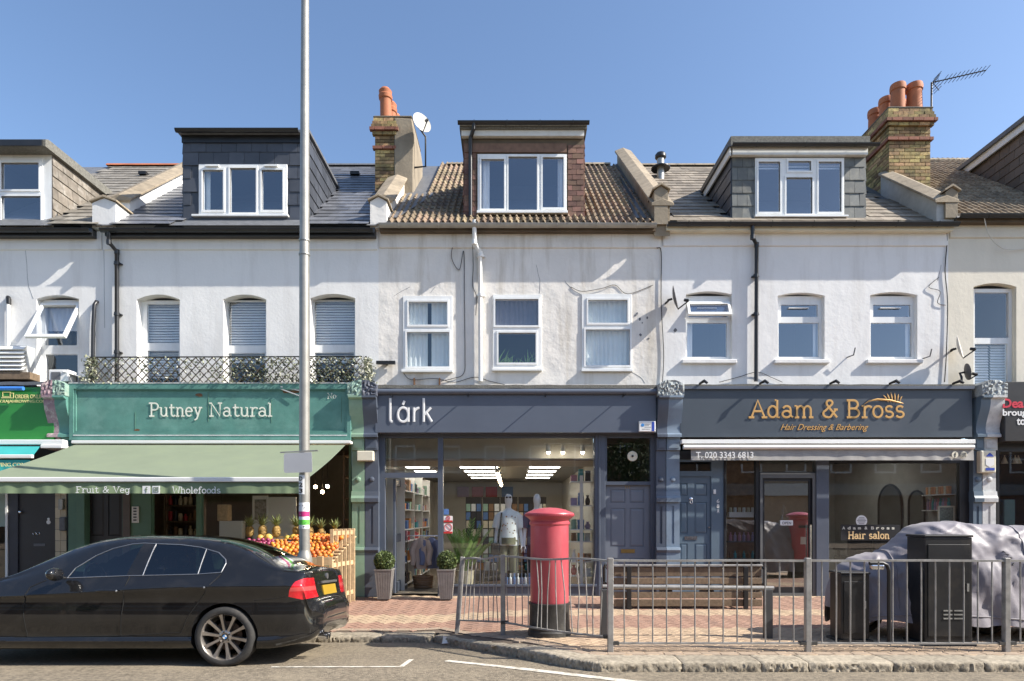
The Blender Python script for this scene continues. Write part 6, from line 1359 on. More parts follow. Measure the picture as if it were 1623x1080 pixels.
# guard railings
POST = [(728, 999, 880), (797, 1007, 879), (967, 1033, 884), (1280, 1033, 882), (1594, 1033, 882), (1908, 1033, 882)]
PP = [(-.70, -3.22), (-.115, -3.72), (1.07, -4.93), (3.22, -4.93), (5.38, -4.93), (7.53, -4.93)]
lab = ['short leaning end panel of the railing with bent bars', 'buckled railing panel in front of the red pillar box', 'straight railing panel in front of the slatted bench', 'straight railing panel in front of the two black cabinets', 'railing panel cut by the photo edge, past the covered motorbike']
rg = random.Random(11)
for i in range(5):
    (xa, ya), (xb, yb) = PP[i], PP[i + 1]; z0a, z0b = pz(xa, ya), pz(xb, yb)
    r = thing('guard_railing', lab[i], 'railing', ((xa + xb) / 2, (ya + yb) / 2, 0), 'guard railing panels along the kerb')
    lean = {0: -.05, 1: .02}.get(i, 0); d = Vector((xb - xa, yb - ya, 0)); L_ = d.length; d.normalize(); H = .99
    top = lambda t: Vector((lerp(xa + (.05 if i == 0 else 0), xb, t), lerp(ya, yb, t), lerp(z0a, z0b, t) + H + .012 * math.sin(t * 9 + i) * (1 if i < 2 else .2)))
    bot = lambda t: Vector((lerp(xa - (.02 if i == 0 else 0), xb, t), lerp(ya, yb, t), lerp(z0a, z0b, t) + (.16 if i < 2 else .09) - (.02 * math.sin(t * 3) if i == 1 else 0)))
    def post(x, y, z, lx):
        b = MB(); b.bar((x - lx, y, z - .06), (x + lx * .6, y, z + H + .03), .062, .062, up=(0, 1, 0)); b.build('post', m_rail, r, bevel=.006)
    post(xa, ya, z0a, -lean if i == 0 else 0)
    if i == 4: post(xb, yb, z0b, 0)
    b = MB(); P = [top(t / 12) for t in range(13)]
    for k in range(12): b.bar(P[k], P[k + 1], .045, .022)
    b.build('top_rail', m_rail, r); b = MB(); P = [bot(t / 12) for t in range(13)]
    for k in range(12): b.bar(P[k], P[k + 1], .04, .018)
    b.build('bottom_rail', m_rail, r)
    n = [8, 14, 13, 13, 13][i]
    for k in range(1, n + 1):
        t = k / (n + 1); bend = [.03, .035, .004, .003, .003][i] * rg.uniform(-1, 1); A, B_ = bot(t), top(t); sh = d * bend
        if i < 2: A = bot(min(.98, max(.02, t + rg.uniform(-.02, .02)))); B_ = top(min(.98, max(.02, t + rg.uniform(-.02, .02))))
        pts = [A, lerp(A, B_, .25) + sh * .5, lerp(A, B_, .55) + sh, lerp(A, B_, .85) + sh * .4, B_]
        b = MB(); b.tube(pts, .0075 if i < 2 else .008, 6); b.build('bar', m_rail, r, smooth=60)
    for kk, tt in (((0, .02), (1, .98)) if i >= 1 else ()):
        b = MB(); q_ = bot(tt) ; b.box(q_.x - .05, q_.x + .05, q_.y - .03, q_.y + .03, q_.z - .015, q_.z + .02); b.build('clamp', m_blackbase, r)

# low tube barrier and slatted bench
b0 = thing('tube_barrier', 'low tube barrier rail on two posts in front of the bench', 'barrier', (2.1, -4.15, 0)); Y = -4.15; ya, yb = wx(960, Y), wx(1217, Y)
b = MB(); b.tube([(wx(955, Y), Y, wz(930, Y)), (wx(1226, Y), Y, wz(932.5, Y))], .027, 10); b.build('rail', m_rail, b0, smooth=40)
for x in (wx(958, Y), wx(1217, Y)): b = MB(); b.box(x - .045, x + .045, Y - .045, Y + .045, -.05, wz(934, Y)); b.build('post', M('dark_grey_post', (.05, .05, .052), .5) if x < 1.5 else bpy.data.materials['dark_grey_post'], b0, bevel=.006)
bn = thing('park_bench', 'brown slatted park bench seen from behind, facing the shops', 'bench', (2.8, -1.9, 0)); BY = -1.75
x0, x1 = wx(973, BY), wx(1207, BY); zt = wz(898, BY)
for k, (ya, yb) in enumerate(((899, 914), (916, 926), (928, 935))): b = MB(); b.box(x0, x1, BY + .0 - k * .02, BY + .035 - k * .02, wz(yb, BY), wz(ya, BY)); b.build('back_slat', m_wood, bn, bevel=.006)
for k in range(5): b = MB(); b.box(x0, x1, BY - .02 + .02 + k * .09, BY + .075 + k * .09, .405 + .01 * (k == 4), .44 + .01 * (k == 4)); b.build('seat_slat', m_wood, bn, bevel=.006)
for k, (ya, yb) in enumerate(((938, 948), (950, 961))): b = MB(); b.box(x0, x1, BY - .03, BY + .0, wz(yb, BY), wz(ya, BY)); b.build('back_slat', m_wood, bn, bevel=.006)
b = MB(); b.box(x0 - .01, x1 + .01, BY - .03, BY + .05, zt, zt + .03); b.build('top_cap', m_rail, bn, bevel=.006)
for px in (996, 1180): x = wx(px, BY); b = MB(); b.box(x - .035, x + .035, BY - .075, BY - .035, wz(964, BY) - .02, zt); b.build('strap', m_black, bn, bevel=.004)
for px in (1060, 1126): x = wx(px, BY); b = MB(); b.box(x - .06, x + .06, BY + .01, BY + .4, wz(943, BY), wz(936, BY)); b.build('bracket', m_black, bn)
for px in (964, 1213):
    x = wx(px, BY); b = MB(); b.tube([(x, BY - .02, .0), (x, BY, .3), (x, BY - .02, zt)], .022, 8); b.tube([(x, BY + .45, .0), (x, BY + .46, .62), (x, BY + .3, .68), (x, BY - .01, zt - .05)], .022, 8); b.tube([(x, BY, .38), (x, BY + .46, .38)], .02, 8); b.build('end_frame', m_black, bn, smooth=50)

# roadside cabinets
def cabinet(label, pa, pb, ptop, Yf, depth, vents=False):
    x0, x1 = wx(pa, Yf), wx(pb, Yf); zt = wz(ptop, Yf); c = thing('utility_cabinet', label, 'cabinet', ((x0 + x1) / 2, Yf, 0))
    b = MB(); b.box(x0, x1, Yf, Yf + depth, .03, zt); b.build('body', m_cab, c, bevel=.008, seg=2)
    b = MB(); b.box(x0 - .012, x1 + .012, Yf - .012, Yf + depth + .012, zt + .002, zt + .028); b.build('lid', m_cab, c, bevel=.008)
    b = MB(); b.box(x0 + .03, x1 - .03, Yf - .012, Yf - .002, .1, zt - .08); d = b.build('door', m_cab, c, bevel=.004)
    b = MB(); b.box(x0 - .03, x1 + .03, Yf - .03, Yf + depth + .03, -.04, .028); b.build('plinth', m_blackbase, c)
    b = MB(); b.box(x1 - .075, x1 - .05, Yf - .022, Yf - .013, zt * .5, zt * .5 + .09); b.build('lock', m_grey, d)
    if vents:
        for sx in (x0 + .2, x1 - .22):
            for k in range(3): v = MB(); v.box(sx, sx + .1, Yf - .02, Yf - .013, .3 + k * .045, .315 + k * .045); v.build('vent_slot', m_grey, d)
    return c
cabinet('tall black roadside utility cabinet standing in front of the covered motorbike', 1466, 1541, 852, -4.6, .33, True)
cabinet('small black roadside utility cabinet beside the taller one', 1333, 1378, 911, -4.42, .26)

# lamp column
LY = -3.02; lx = wx(482.5, LY); lz = pz(lx, LY)
lp = thing('lamp_post', 'tall grey steel lamp column rising out of the photo behind the black car', 'lamp post', (lx, LY, lz)); m_col = M('lamp_column_paint', (.33, .32, .29), .42, metal=.45, var=.14, scale=5, dirt=(.22, .2, .16), dirt_amt=.45, dirt_scale=3, streak=8)
b = MB(); b.lathe([(.105, -.05), (.105, 1.02), (.095, 1.07), (.075, 1.13), (.073, 1.15)], (lx, LY, lz), 24); bs = b.build('base', m_col, lp, smooth=35)
b = MB(); b.box(lx + .02, lx + .1, LY - .118, LY - .09, lz + .25, lz + .9); b.build('access_door', m_col, bs, bevel=.01)
b = MB(); b.tube([(lx, LY, lz + 1.1), (lx - .0, LY, lz + 5), (lx + .012, LY, lz + 9.5)], [.073, .068, .05], 20); sh = b.build('shaft', m_col, lp, smooth=35)
for py in (382, 404): b = MB(); z = wz(py, LY); b.lathe([(.076, -.012), (.078, 0), (.076, .012)], (lx, LY, z), 20); b.build('strap', m_grey, sh, smooth=40)
b = MB(); b.tube([(lx + .012, LY, lz + 9.4), (lx + .03, LY - .5, lz + 9.75), (lx + .03, LY - 1.2, lz + 9.85)], .035, 10); b.build('outreach_arm', m_col, lp); b = MB(); b.ball((lx + .03, LY - 1.45, lz + 9.84), .3, 12, 8, (.45, 1, .25)); b.build('lantern', m_grey, lp, smooth=50)
def wrap(parent, nm, mat, pya, pyb, a0, a1, r=.0725):
    b = MB(); n = 10; zA, zB = wz(pyb, LY), wz(pya, LY)
    for i in range(n):
        u, v = R(lerp(a0, a1, i / n)), R(lerp(a0, a1, (i + 1) / n)); P = lambda a, z: (lx + r * math.cos(a), LY + r * math.sin(a), z); b.q(P(u, zA), P(v, zA), P(v, zB), P(u, zB))
    return b.build(nm, mat, parent, smooth=60)
wrap(sh, 'number_plate', m_letwhite, 754, 784, 200, 290, .0745)
for k, ch in enumerate('D23'): text('number_lettering', ch, lx - .052, lx + .0, wz(762.5 + k * 9.6, LY), wz(756 + k * 9.6, LY), LY - .0755, m_black, sh, .002, bold=.02)
wrap(sh, 'sticker', m_letwhite, 797, 838, 190, 350, .074); wrap(sh, 'sticker', M('magenta_sticker', (.45, .03, .16), .5), 811, 819, 190, 350, .0755); wrap(sh, 'sticker', M('green_sticker', (.12, .5, .06), .5), 824, 832, 190, 350, .0755)
b = MB()
for k in range(9): u = -.05 + .011 * (k * 7 % 10); b.box(lx + u, lx + u + .012, LY - .076, LY - .0735, wz([801, 804, 801, 815, 828, 834, 836, 806, 834][k] + 1.6, LY), wz([801, 804, 801, 815, 828, 834, 836, 806, 834][k], LY))
b.build('sticker_print', m_lead, sh)
sp = thing('blank_sign', 'blank grey sign plate seen from the back, strapped to the lamp column', 'sign', (lx, LY - .09, wz(734, LY)))
b = MB(); b.prism([(wx(454, LY), wz(748, LY)), (wx(456, LY), wz(750.5, LY)), (wx(497, LY), wz(749.5, LY)), (wx(498.5, LY), wz(747, LY)), (wx(497.5, LY), wz(719, LY)), (wx(496, LY), wz(718, LY)), (wx(456, LY), wz(720, LY)), (wx(454, LY), wz(722, LY))], LY - .1, LY - .094, 'y'); b.build('plate', M('aluminium_plate', (.5, .51, .53), .5, metal=.3, var=.06), sp)
b = MB(); b.bar((wx(448, LY), LY - .085, wz(718.5, LY)), (wx(507, LY), LY - .085, wz(715.5, LY)), .02, .018); b.build('bracket', m_grey, sp); b = MB(); b.lathe([(.078, -.02), (.08, 0), (.078, .02)], (lx, LY, wz(733, LY)), 18); b.build('clip', m_grey, sp)

# planters with clipped balls
m_box = M('box_leaf', (.055, .085, .022), .6, var=.35, scale=40, rnd=0)
m_plant = M('ribbed_grey_planter', (.215, .2, .185), .7, var=.15, scale=9)
def ball_of_leaves(mb, c, r, n, rg, size=.029):
    for i in range(n):
        z = rg.uniform(-1, 1); t = rg.uniform(0, 6.283); k = math.sqrt(1 - z * z); d = Vector((k * math.cos(t), k * math.sin(t), z)); p = Vector(c) + d * r * rg.uniform(.84, 1.04)
        a = d.cross(Vector((rg.uniform(-1, 1), rg.uniform(-1, 1), rg.uniform(-1, 1)))).normalized(); b_ = (d * rg.uniform(.2, 1) + a.cross(d) * rg.uniform(-.8, .8)).normalized(); s = size * rg.uniform(.6, 1.2)
        mb.mi = rg.choice((0, 0, 1, 1, 2)); mb.q(p - a * s * .45, p + b_ * s * .7, p + a * s * .45, p + b_ * s * 1.4 + d * s * .2) if False else mb.q(p - b_ * s * .6, p + a * s * .4, p + b_ * s, p - a * s * .4)
leafm = [m_box, M('box_leaf_light', (.17, .22, .07), .55, var=.3, scale=40), M('box_leaf_dark', (.035, .055, .016), .65)]
for k, (pa, pb, base, lab2) in enumerate(((597, 622, 946, 'left of the open gift shop door'), (695, 720, 946, 'right of the open gift shop door'))):
    Y = -.5; x = wx((pa + pb) / 2, Y); z0 = 0.
    p = thing('planter', f'tall tapered grey ribbed planter {lab2}', 'planter', (x, Y, z0), 'planters at the gift shop door')
    b = MB(); n = 8; ht = wz(902, Y); w0, w1 = .105, .152
    for i in range(4):
        ang = i * math.pi / 2; c, s = math.cos(ang), math.sin(ang); rot = lambda u, v, z: (x + u * c - v * s, Y + u * s + v * c, z0 + z)
        for j in range(12):
            u0, u1 = -1 + j / 6, -1 + (j + 1) / 6; dd = .004 * (j % 2)
            b.q(rot(u0 * w0, -w0 + dd, 0), rot(u1 * w0, -w0 + dd, 0), rot(u1 * w1, -w1 + dd, ht), rot(u0 * w1, -w1 + dd, ht)); 
            if j: e = .004; b.q(rot(u0 * w0, -w0, 0), rot(u0 * w0, -w0 + e, 0), rot(u0 * w1, -w1 + e, ht), rot(u0 * w1, -w1, ht))
    b.build('body', m_plant, p); b = MB(); b.plate(x - w1 - .006, x + w1 + .006, Y - w1 - .006, Y + w1 + .006, [(x - w1 + .02, x + w1 - .02, Y - w1 + .02, Y + w1 - .02)], ht, ht - .02)
    b.v = [(v[0], v[2], v[1] + .002) for v in b.v]; b.build('rim', m_plant, p); b = MB(); b.box(x - w1 + .01, x + w1 - .01, Y - w1 + .01, Y + w1 - .01, ht - .06, ht - .03); b.build('soil', m_ground, p)
    t = thing('topiary_ball', f'clipped green box ball in the planter {lab2}', 'topiary', (x, Y, ht), 'clipped box balls'); b = MB(); rr = .172; cc = (x + (.01 if k else -.004), Y, ht + rr * .82)
    ball_of_leaves(b, cc, rr, 2600, random.Random(k + 5)); b.build('foliage', leafm, t); b = MB(); b.ball(cc, rr * .86, 12, 9); b.build('inner_twigs', leafm[2], t)

# fruit stand ---------------------------------------------------------------
m_orange = M('orange_peel', (.62, .205, .03), .5, var=.12, scale=12, rnd=.2, hue=.022, bump=.0006)
m_onion = M('red_onion', (.24, .03, .09), .35, rnd=.25); m_apple = M('red_apple', (.42, .05, .03), .35, rnd=.3, hue=.03); m_melon = M('yellow_melon', (.55, .4, .08), .5, rnd=.2, hue=.03); m_garlic = M('garlic', (.68, .62, .54), .6)
m_pine = M('pineapple_skin', (.30, .19, .055), .7, var=.4, scale=40); m_pleaf = M('pineapple_leaf', (.2, .24, .09), .55, var=.3, scale=20, rnd=.2)
FS0, FS1, FY0, FY1 = wx(384, -1.3), wx(541, -1.3), -1.75, -.35
fs = thing('fruit_stand', 'slanting slatted wooden fruit stand in front of the greengrocer', 'fruit stand', ((FS0 + FS1) / 2, -1, 0))
zf0, zf1 = wz(886, FY0), wz(849, -.35)
def stand_z(y): return lerp(zf0, zf1, (y - FY0) / (FY1 - FY0))
for i in range(9): t = i / 8; y = lerp(FY0, FY1, t); b = MB(); b.box(FS0, FS1, y - .06, y + .06, stand_z(y) - .035, stand_z(y) - .015); b.build('slat', m_palewood, fs)
b = MB(); b.box(FS0, FS1, FY0 - .09, FY0 - .065, zf0 - .1, zf0 + .03); b.build('front_board', m_palewood, fs)
for x in (FS0, FS0 + .8, FS1 - .06):
    for y in (FY0 - .05, FY1 - .1): b = MB(); b.box(x, x + .05, y, y + .05, pz(x, y) - .01, stand_z(y) - .036); b.build('leg', m_palewood, fs)
for x in (FS0 + .78, FS0 + 1.1): b = MB(); b.bar((x, FY0, stand_z(FY0) + .03), (x, FY1, stand_z(FY1) + .03), .012, .1); b.build('divider', m_palewood, fs)
rg = random.Random(5); fm = {}
def fruit(nm, mat, x, y, r, label, grp, dz=0):
    if nm not in fm: b = MB(); b.ball((0, 0, 0), 1, 12, 8, (1, 1, .94), .03); fm[nm], _ = b.mesh(nm, mat, origin=(0, 0, 0), smooth=True)
    o = place(fm[nm], nm, None, (x, y, stand_z(y) + r * .9 - .015 + dz), (rg.random(), rg.random(), rg.random() * 6), (r, r, r)); return tag(o, label, nm.replace('_', ' '), grp)
for row in range(16):
    y = FY0 + .03 + row * .078; 
    x = FS0 + .81
    while x < FS1 - .05:
        r = rg.uniform(.03, .043); fruit('orange', m_orange, x, y + rg.uniform(-.014, .014), r, f'ripe orange at the {["front edge", "middle", "back"][min(2, row // 6)]} of the fruit stand, {"left" if x < lx else "right"} of the lamp column', 'oranges on the fruit stand', rg.uniform(0, .035) + .10 * math.sin(row * .2) + (.03 if row in (7, 8, 9) else 0)); x += r * 2 + rg.uniform(.0, .012)
for row in range(9):
    y = FY0 + .05 + row * .07; x = FS0 + .05
    while x < FS0 + .75:
        if row < 4: k = ('garlic_bulb', m_garlic, 'white garlic bulb at the low edge of the fruit stand', 'garlic on the fruit stand') if x > FS0 + .45 else ('apple', m_apple, 'red apple at the low edge of the fruit stand', 'apples on the fruit stand')
        else: k = ('red_onion', m_onion, 'purple red onion piled behind the apples on the fruit stand', 'red onions on the fruit stand') if x < FS0 + .5 else ('orange', m_orange, 'ripe orange beside the red onions on the fruit stand', 'oranges on the fruit stand')
        r = rg.uniform(.03, .038); fruit(k[0], k[1], x, y + rg.uniform(-.01, .01), r, k[2], k[3], rg.uniform(0, .025) + .012 * row); x += r * 2 + rg.uniform(0, .01)
for i, px in enumerate((410, 423, 453, 462)): fruit('melon', m_melon, wx(px + 4, -.62), -.66, [.062, .07, .055, .066][i], ['round melon beside the first pineapple', 'pale melon between the pineapples', 'yellow melon behind the oranges', 'golden melon left of the lamp column'][i], 'melons on the fruit stand', .0)
pmesh = None; lmesh = None
for i, (px, py) in enumerate(((396, 842), (416, 845), (438, 843), (470, 845), (491, 847), (509, 848), (531, 850))):
    y = -.42 if i < 4 else -.5; x = wx(px, y); z = stand_z(y) - .01
    p = thing('pineapple', f'ripe pineapple with spiky crown, {["first", "second", "third", "fourth", "fifth", "sixth", "seventh"][i]} from the greengrocer side of the row', 'pineapple', (x, y, z), 'pineapples along the back of the fruit stand')
    if pmesh is None:
        b = MB(); n, m = 14, 10; idx = {}
        for a in range(m + 1):
            ph = math.pi * a / m
            for j in range(n): th = 2 * math.pi * (j + .5 * (a % 2)) / n; rr = .062 * math.sin(ph) ** .7 * (1 + .1 * ((j + a) % 2)); idx[a, j] = len(b.v); b.v.append((rr * math.cos(th), rr * math.sin(th), .09 - .09 * math.cos(ph)))
        for a in range(m):
            for j in range(n): b.f.append((idx[a, j], idx[a, (j + 1) % n], idx[a + 1, (j + 1) % n], idx[a + 1, j])); b.m.append(0)
        pmesh, _ = b.mesh('flesh', m_pine, origin=(0, 0, 0)); c = MB()
        for k in range(26):
            t = k * 2.4; ring = k / 26; tilt = lerp(1.0, .12, ring); L_ = lerp(.13, .23, ring); d = Vector((math.cos(t) * math.sin(tilt), math.sin(t) * math.sin(tilt), math.cos(tilt))); s = Vector((-math.sin(t), math.cos(t), 0)) * .012; o = Vector((math.cos(t) * .012, math.sin(t) * .012, .17)); mid = o + d * L_ * .5; tip = o + d * L_ + Vector((math.cos(t), math.sin(t), -.3)) * .02
            c.q(o - s, o + s, mid + s, mid - s); c.q(mid - s, mid + s, tip)
        lmesh, _ = c.mesh('crown', m_pleaf, origin=(0, 0, 0))
    rz_ = rg.random() * 6; sc = rg.uniform(.95, 1.2); place(pmesh, 'flesh', p, (x, y, z), (0, 0, rz_), (sc,) * 3); place(lmesh, 'crown', p, (x, y, z + (sc - 1) * .0), (0, 0, rz_), (sc,) * 3)
for k, (px, py) in enumerate(((455, 862), (500, 866), (425, 866))):
    y = -1.2 + k * .12; b = MB(); b.box(wx(px, y), wx(px + 9, y), y - .01, y, wz(py, y), wz(py - 7, y)); pc = tag(b.build('price_card', m_black), ['black price card among the oranges left of the lamp column', 'black price card right of the lamp column', 'black price card above the red onions'][k], 'price card', None)
    b = MB(); b.box(wx(px + 2, y), wx(px + 7, y), y - .013, y - .0101, wz(py - 3, y), wz(py - 4, y)); b.build('chalk_mark', m_letwhite, pc)
# pale pallet-like crate side at the end of the stand
cr = thing('wooden_crate', 'upright pale slatted wooden crate at the end of the fruit stand', 'crate', (wx(540, -1.2), -1.2, 0)); xa = wx(546, -1.7)
CA, CB = Vector((wx(526, -1.35), -1.35, 0)), Vector((wx(560, -.62), -.62, 0))
for k in range(6):
    p = lerp(CA, CB, k / 5); b = MB(); b.box(p.x - .03, p.x + .03, p.y - .012, p.y + .012, pz(p.x, p.y), 1.26); b.build('upright_slat', m_palewood, cr, bevel=.003)
for z in (.14, .66, 1.19): b = MB(); q_ = Vector((0, .03, z)); b.bar(CA + q_, CB + q_, .02, .075); b.build('cross_rail', m_palewood, cr, bevel=.003)
b = MB(); b.box(wx(503, -1.95), wx(512, -1.95), -1.98, -1.9, .55, .85); tag(b.build('cardboard_box', M('cardboard', (.38, .25, .13), .85), bevel=.004), 'small brown cardboard box hooked below the oranges', 'box')

# dishes, aerial, cables ------------------------------------------------------
m_dish = M('dish_grey', (.52, .5, .45), .5, var=.08); m_dishd = M('dish_dark', (.08, .08, .085), .5)
def dish(label, c, r, n, mat, foot, arm_drop=.6, asp=1.1):
    c = Vector(c); n = Vector(n).normalized(); d = thing('satellite_dish', label, 'satellite dish', c)
    u = n.cross(Vector((0, 0, 1))).normalized(); v = u.cross(n).normalized() * -1
    v = Vector((0, 0, 1)) - n * n.z; v.normalize()
    b = MB(); rings, seg = 5, 22
    for side in (0, -.008):
        i0 = len(b.v)
        for k in range(rings + 1):
            rr = r * k / rings
            for j in range(seg): a = 2 * math.pi * j / seg; p = c + u * rr * math.cos(a) + v * rr * math.sin(a) * asp + n * (.22 * r * (k / rings) ** 2 + side); b.v.append(tuple(p))
        for k in range(rings):
            for j in range(seg): f = (i0 + k * seg + j, i0 + k * seg + (j + 1) % seg, i0 + (k + 1) * seg + (j + 1) % seg, i0 + (k + 1) * seg + j); b.f.append(f if side == 0 else f[::-1]); b.m.append(0)
    for j in range(seg): a0 = rings * seg + j; a1 = rings * seg + (j + 1) % seg; o2 = (rings + 1) * seg; b.f.append((a0, a1, o2 + a1, o2 + a0)); b.m.append(0)
    b.build('reflector', mat, d, smooth=50)
    tip = c + n * r * 1.25 - v * r * arm_drop; b = MB(); b.tube([c - v * r * asp * .95 + n * .2 * r, tip], .012, 8); b.build('arm', m_black, d); b = MB(); b.tube([tip - n * .01, tip - n * -.0 - (tip - c).normalized() * .09], [.03, .026], 10); b.build('receiver', m_black, d, smooth=40)
    b = MB(); P = [c - n * .02, c - n * .1] + [Vector(f) for f in foot]; b.tube(P, .02, 8); b.build('mount', m_black, d, smooth=50)
    return d
dish('pale satellite dish on a pole beside the rendered chimney', (wx(668, 1.6), 1.55, wz(199, 1.6)), .21, (.55, -.75, .25), m_dish, [(wx(674, 1.7), 1.75, wz(215, 1.7)), (wx(674, 1.7), 1.75, wz(262, 1.7)), (cx1 - .01, 1.8, wz(262, 1.7))])
dish('dark satellite dish edge-on between the two houses', (wx(1067, -.2), -.22, wz(474, -.2)), .205, (.93, -.33, .2), m_dishd, [(wx(1058, -.08), -.12, wz(481, 0)), (wx(1055, 0), .0, wz(481, 0))])
dish('pale satellite dish on the cream house corner', (wx(1518, -.25), -.25, wz(552, -.25)), .20, (.72, -.62, .2), m_dish, [(wx(1510, -.1), -.12, wz(556, 0)), (wx(1507, 0), .0, wz(557, 0))])
dish('small grey dish peeping over the shop signs', (wx(1531, -.2), -.2, wz(590, -.2)), .14, (.95, -.25, .15), m_dishd, [(wx(1524, -.2), -.2, wz(598, -.2)), (wx(1524, -.2), -.2, wz(608, -.2))])
ae = thing('tv_aerial', 'black yagi television aerial on the sooty brick chimney', 'aerial', (wx(1475, 1.6), 1.6, wz(175, 1.6))); AY = 1.55
b = MB(); b.tube([(wx(1476, AY), AY, wz(200, AY)), (wx(1476.5, AY), AY, wz(131, AY))], .018, 8); b.build('mast', m_black, ae)
b = MB(); A, B_ = Vector((wx(1478, AY), AY, wz(131, AY))), Vector((wx(1557, AY), AY - .1, wz(117, AY))); b.tube([A, B_], .012, 6); b.build('boom', m_black, ae)
for k in range(11): p = lerp(A, B_, .22 + .78 * k / 10); b = MB(); b.tube([p + Vector((-.03, .09, -.05)), p + Vector((.03, -.09, .05))], .006, 5); b.build('element', m_black, ae)
b = MB(); 
for s_ in (-1, 1):
    for k in range(4): b.tube([A + Vector((.05 + k * .02, -.12, s_ * (.02 + .045 * k))), A + Vector((.05 + k * .02, .12, s_ * (.02 + .045 * k)))], .006, 5)
    b.tube([A + Vector((.0, 0, 0)), A + Vector((.14, 0, s_ * .17))], .008, 5)
b.build('reflector', m_black, ae)
def cable(label, pts, mat=m_cable, r=.006, cat='cable'):
    P = [Vector((wx(a, y), y, wz(b_, y))) for a, b_, y in pts]; out = []
    for i in range(len(P) - 1):
        p0, p1, p2, p3 = P[max(i - 1, 0)], P[i], P[i + 1], P[min(i + 2, len(P) - 1)]
        for k in range(5): t = k / 5; out.append(.5 * ((2 * p1) + (p2 - p0) * t + (2 * p0 - 5 * p1 + 4 * p2 - p3) * t * t + (3 * p1 - p0 - 3 * p2 + p3) * t ** 3))
    out.append(P[-1]); b = MB(); b.tube(out, r, 5); return tag(b.build('wall_cable', mat, smooth=80), label, cat)
cable('thin dark cable with a loop hanging between two gift shop upper windows', [(731, 372, -.02), (729, 371, -.02), (718, 390, -.02), (716, 410, -.02), (728, 428, -.02), (735, 398, -.01), (736, 470, -.01), (737, 560, -.01), (735, 592, -.01), (718, 600, -.02), (700, 604, -.02)])
cable('short cable dropping beside the white downpipe', [(748, 360, -.03), (750, 420, -.02), (749, 452, -.02), (755, 470, -.02), (754, 500, -.02)])
cable('black cables running down the join between rendered and smooth house', [(1046, 366, -.02), (1041, 392, -.02), (1048, 400, -.02), (1048, 480, -.02), (1052, 560, -.02), (1050, 606, -.02)], r=.008)
cable('black cable bundle down the corner of the cream house', [(1500, 362, -.03), (1501, 385, -.02), (1498, 430, -.02), (1502, 480, -.02), (1500, 560, -.02), (1497, 606, -.02)], r=.009)
cable('loose pale cable swinging across the cream house wall', [(1560, 345, -.2), (1566, 370, -.15), (1580, 388, -.1), (1600, 396, -.06), (1640, 392, -.02)], m_cablew, .008)
cable('cable sagging over the wall under the first gift shop window', [(640, 592, -.02), (652, 602, -.03), (690, 600, -.03), (720, 606, -.02), (752, 598, -.02), (775, 604, -.02), (800, 610, -.02)])
cable('cables spreading from the black downpipe foot', [(1140, 606, -.02), (1170, 598, -.03), (1200, 590, -.03), (1222, 598, -.03), (1240, 606, -.02)])
cable('thin cable drooping beside the third gift shop window', [(905, 455, -.01), (923, 462, -.02), (955, 457, -.02), (975, 452, -.01), (995, 466, -.01), (1035, 452, -.01)], r=.005)
cable('curly black cable at the corner above the salon', [(1488, 440, -.02), (1472, 455, -.02), (1490, 462, -.03), (1486, 480, -.02), (1499, 484, -.02)])
b = MB(); b.box(wx(596, -.1), wx(626, -.1), -.1, -.04, wz(577, -.1), wz(572, -.1)); b.box(wx(610, -.1), wx(614, -.1), -.06, 0, wz(577, -.1), wz(572, -.1)); tag(b.build('wall_bracket', m_black), 'black cable bracket on the white wall beside the leafy trellis', 'bracket')
for k, (px, py, lab2) in enumerate(((1246, 563, 'under the middle salon window'), (1350, 560, 'right of the middle salon window'), (1470, 562, 'under the last salon window'))[1:]):
    b = MB(); x, z = wx(px, 0), wz(py, 0); b.tube([(x - .09, 0, z - .08), (x - .02, -.1, z - .06), (x, -.12, z + .07)], .012, 6); tag(b.build('wall_hook', m_lead, smooth=60), f'small grey bent wall hook {lab2}', 'hook')
for k, (px, pn) in enumerate(((657, 0), (697, 1))): b = MB(); x = wx(px); b.box(x - .012, x + .012, -.05, 0, wz(612), wz(600)); tag(b.build('cable_peg', m_rust), f'rusty peg below the first gift shop window, {["nearer the trellis", "nearer the downpipe"][k]}', 'peg')
rg = random.Random(8)
for k, (px, py, w) in enumerate(((1010, 497, 3), (1014, 506, 4), (1007, 500, 3), (1018, 512, 2), (1026, 504, 3), (1015, 531, 4), (1028, 537, 3), (1070, 524, 5))):
    b = MB(); x, z = wx(px), wz(py); pl = [(x + w * .006 * math.cos(t) * (.7 + .6 * rg.random()), z + w * .007 * math.sin(t) * (.7 + .6 * rg.random())) for t in [i * .785 for i in range(8)]]; b.prism(pl, -.006, .01, 'y'); b.build('wall_hole', m_lead, H2 if px < 1050 else H3)
# louvred box and air unit over the rowing shop
lv = thing('louvre_box', 'white louvred vent box over the bright green sign', 'vent', (wx(15, -.15), -.15, wz(570, -.15))); x0, x1 = wx(-40, -.2), wx(42, -.2)
for k in range(6): b = MB(); z = wz(549 + k * 6.6, -.2); b.q((x0, -.2, z), (x1, -.2, z), (x1, -.27, z - .07), (x0, -.27, z - .07)); b.q((x0, -.27, z - .07), (x1, -.27, z - .07), (x1, -.25, z - .078), (x0, -.25, z - .078)); b.build('louvre', m_steelwhite, lv)
b = MB(); b.box(x0, x1, -.195, 0, wz(590, -.2), wz(548, -.2)); b.build('case', m_whitestone, lv); b = MB(); b.box(x0, x1 + .1, -.25, 0, wz(602, -.2), wz(591, -.2)); b.build('timber_base', m_wood, lv)
au = thing('air_unit', 'white air conditioning unit on the flat roof below the tilted window', 'air conditioner', (wx(100, -.2), -.2, wz(604, -.2))); x0, x1 = wx(77, -.25), wx(108, -.25)
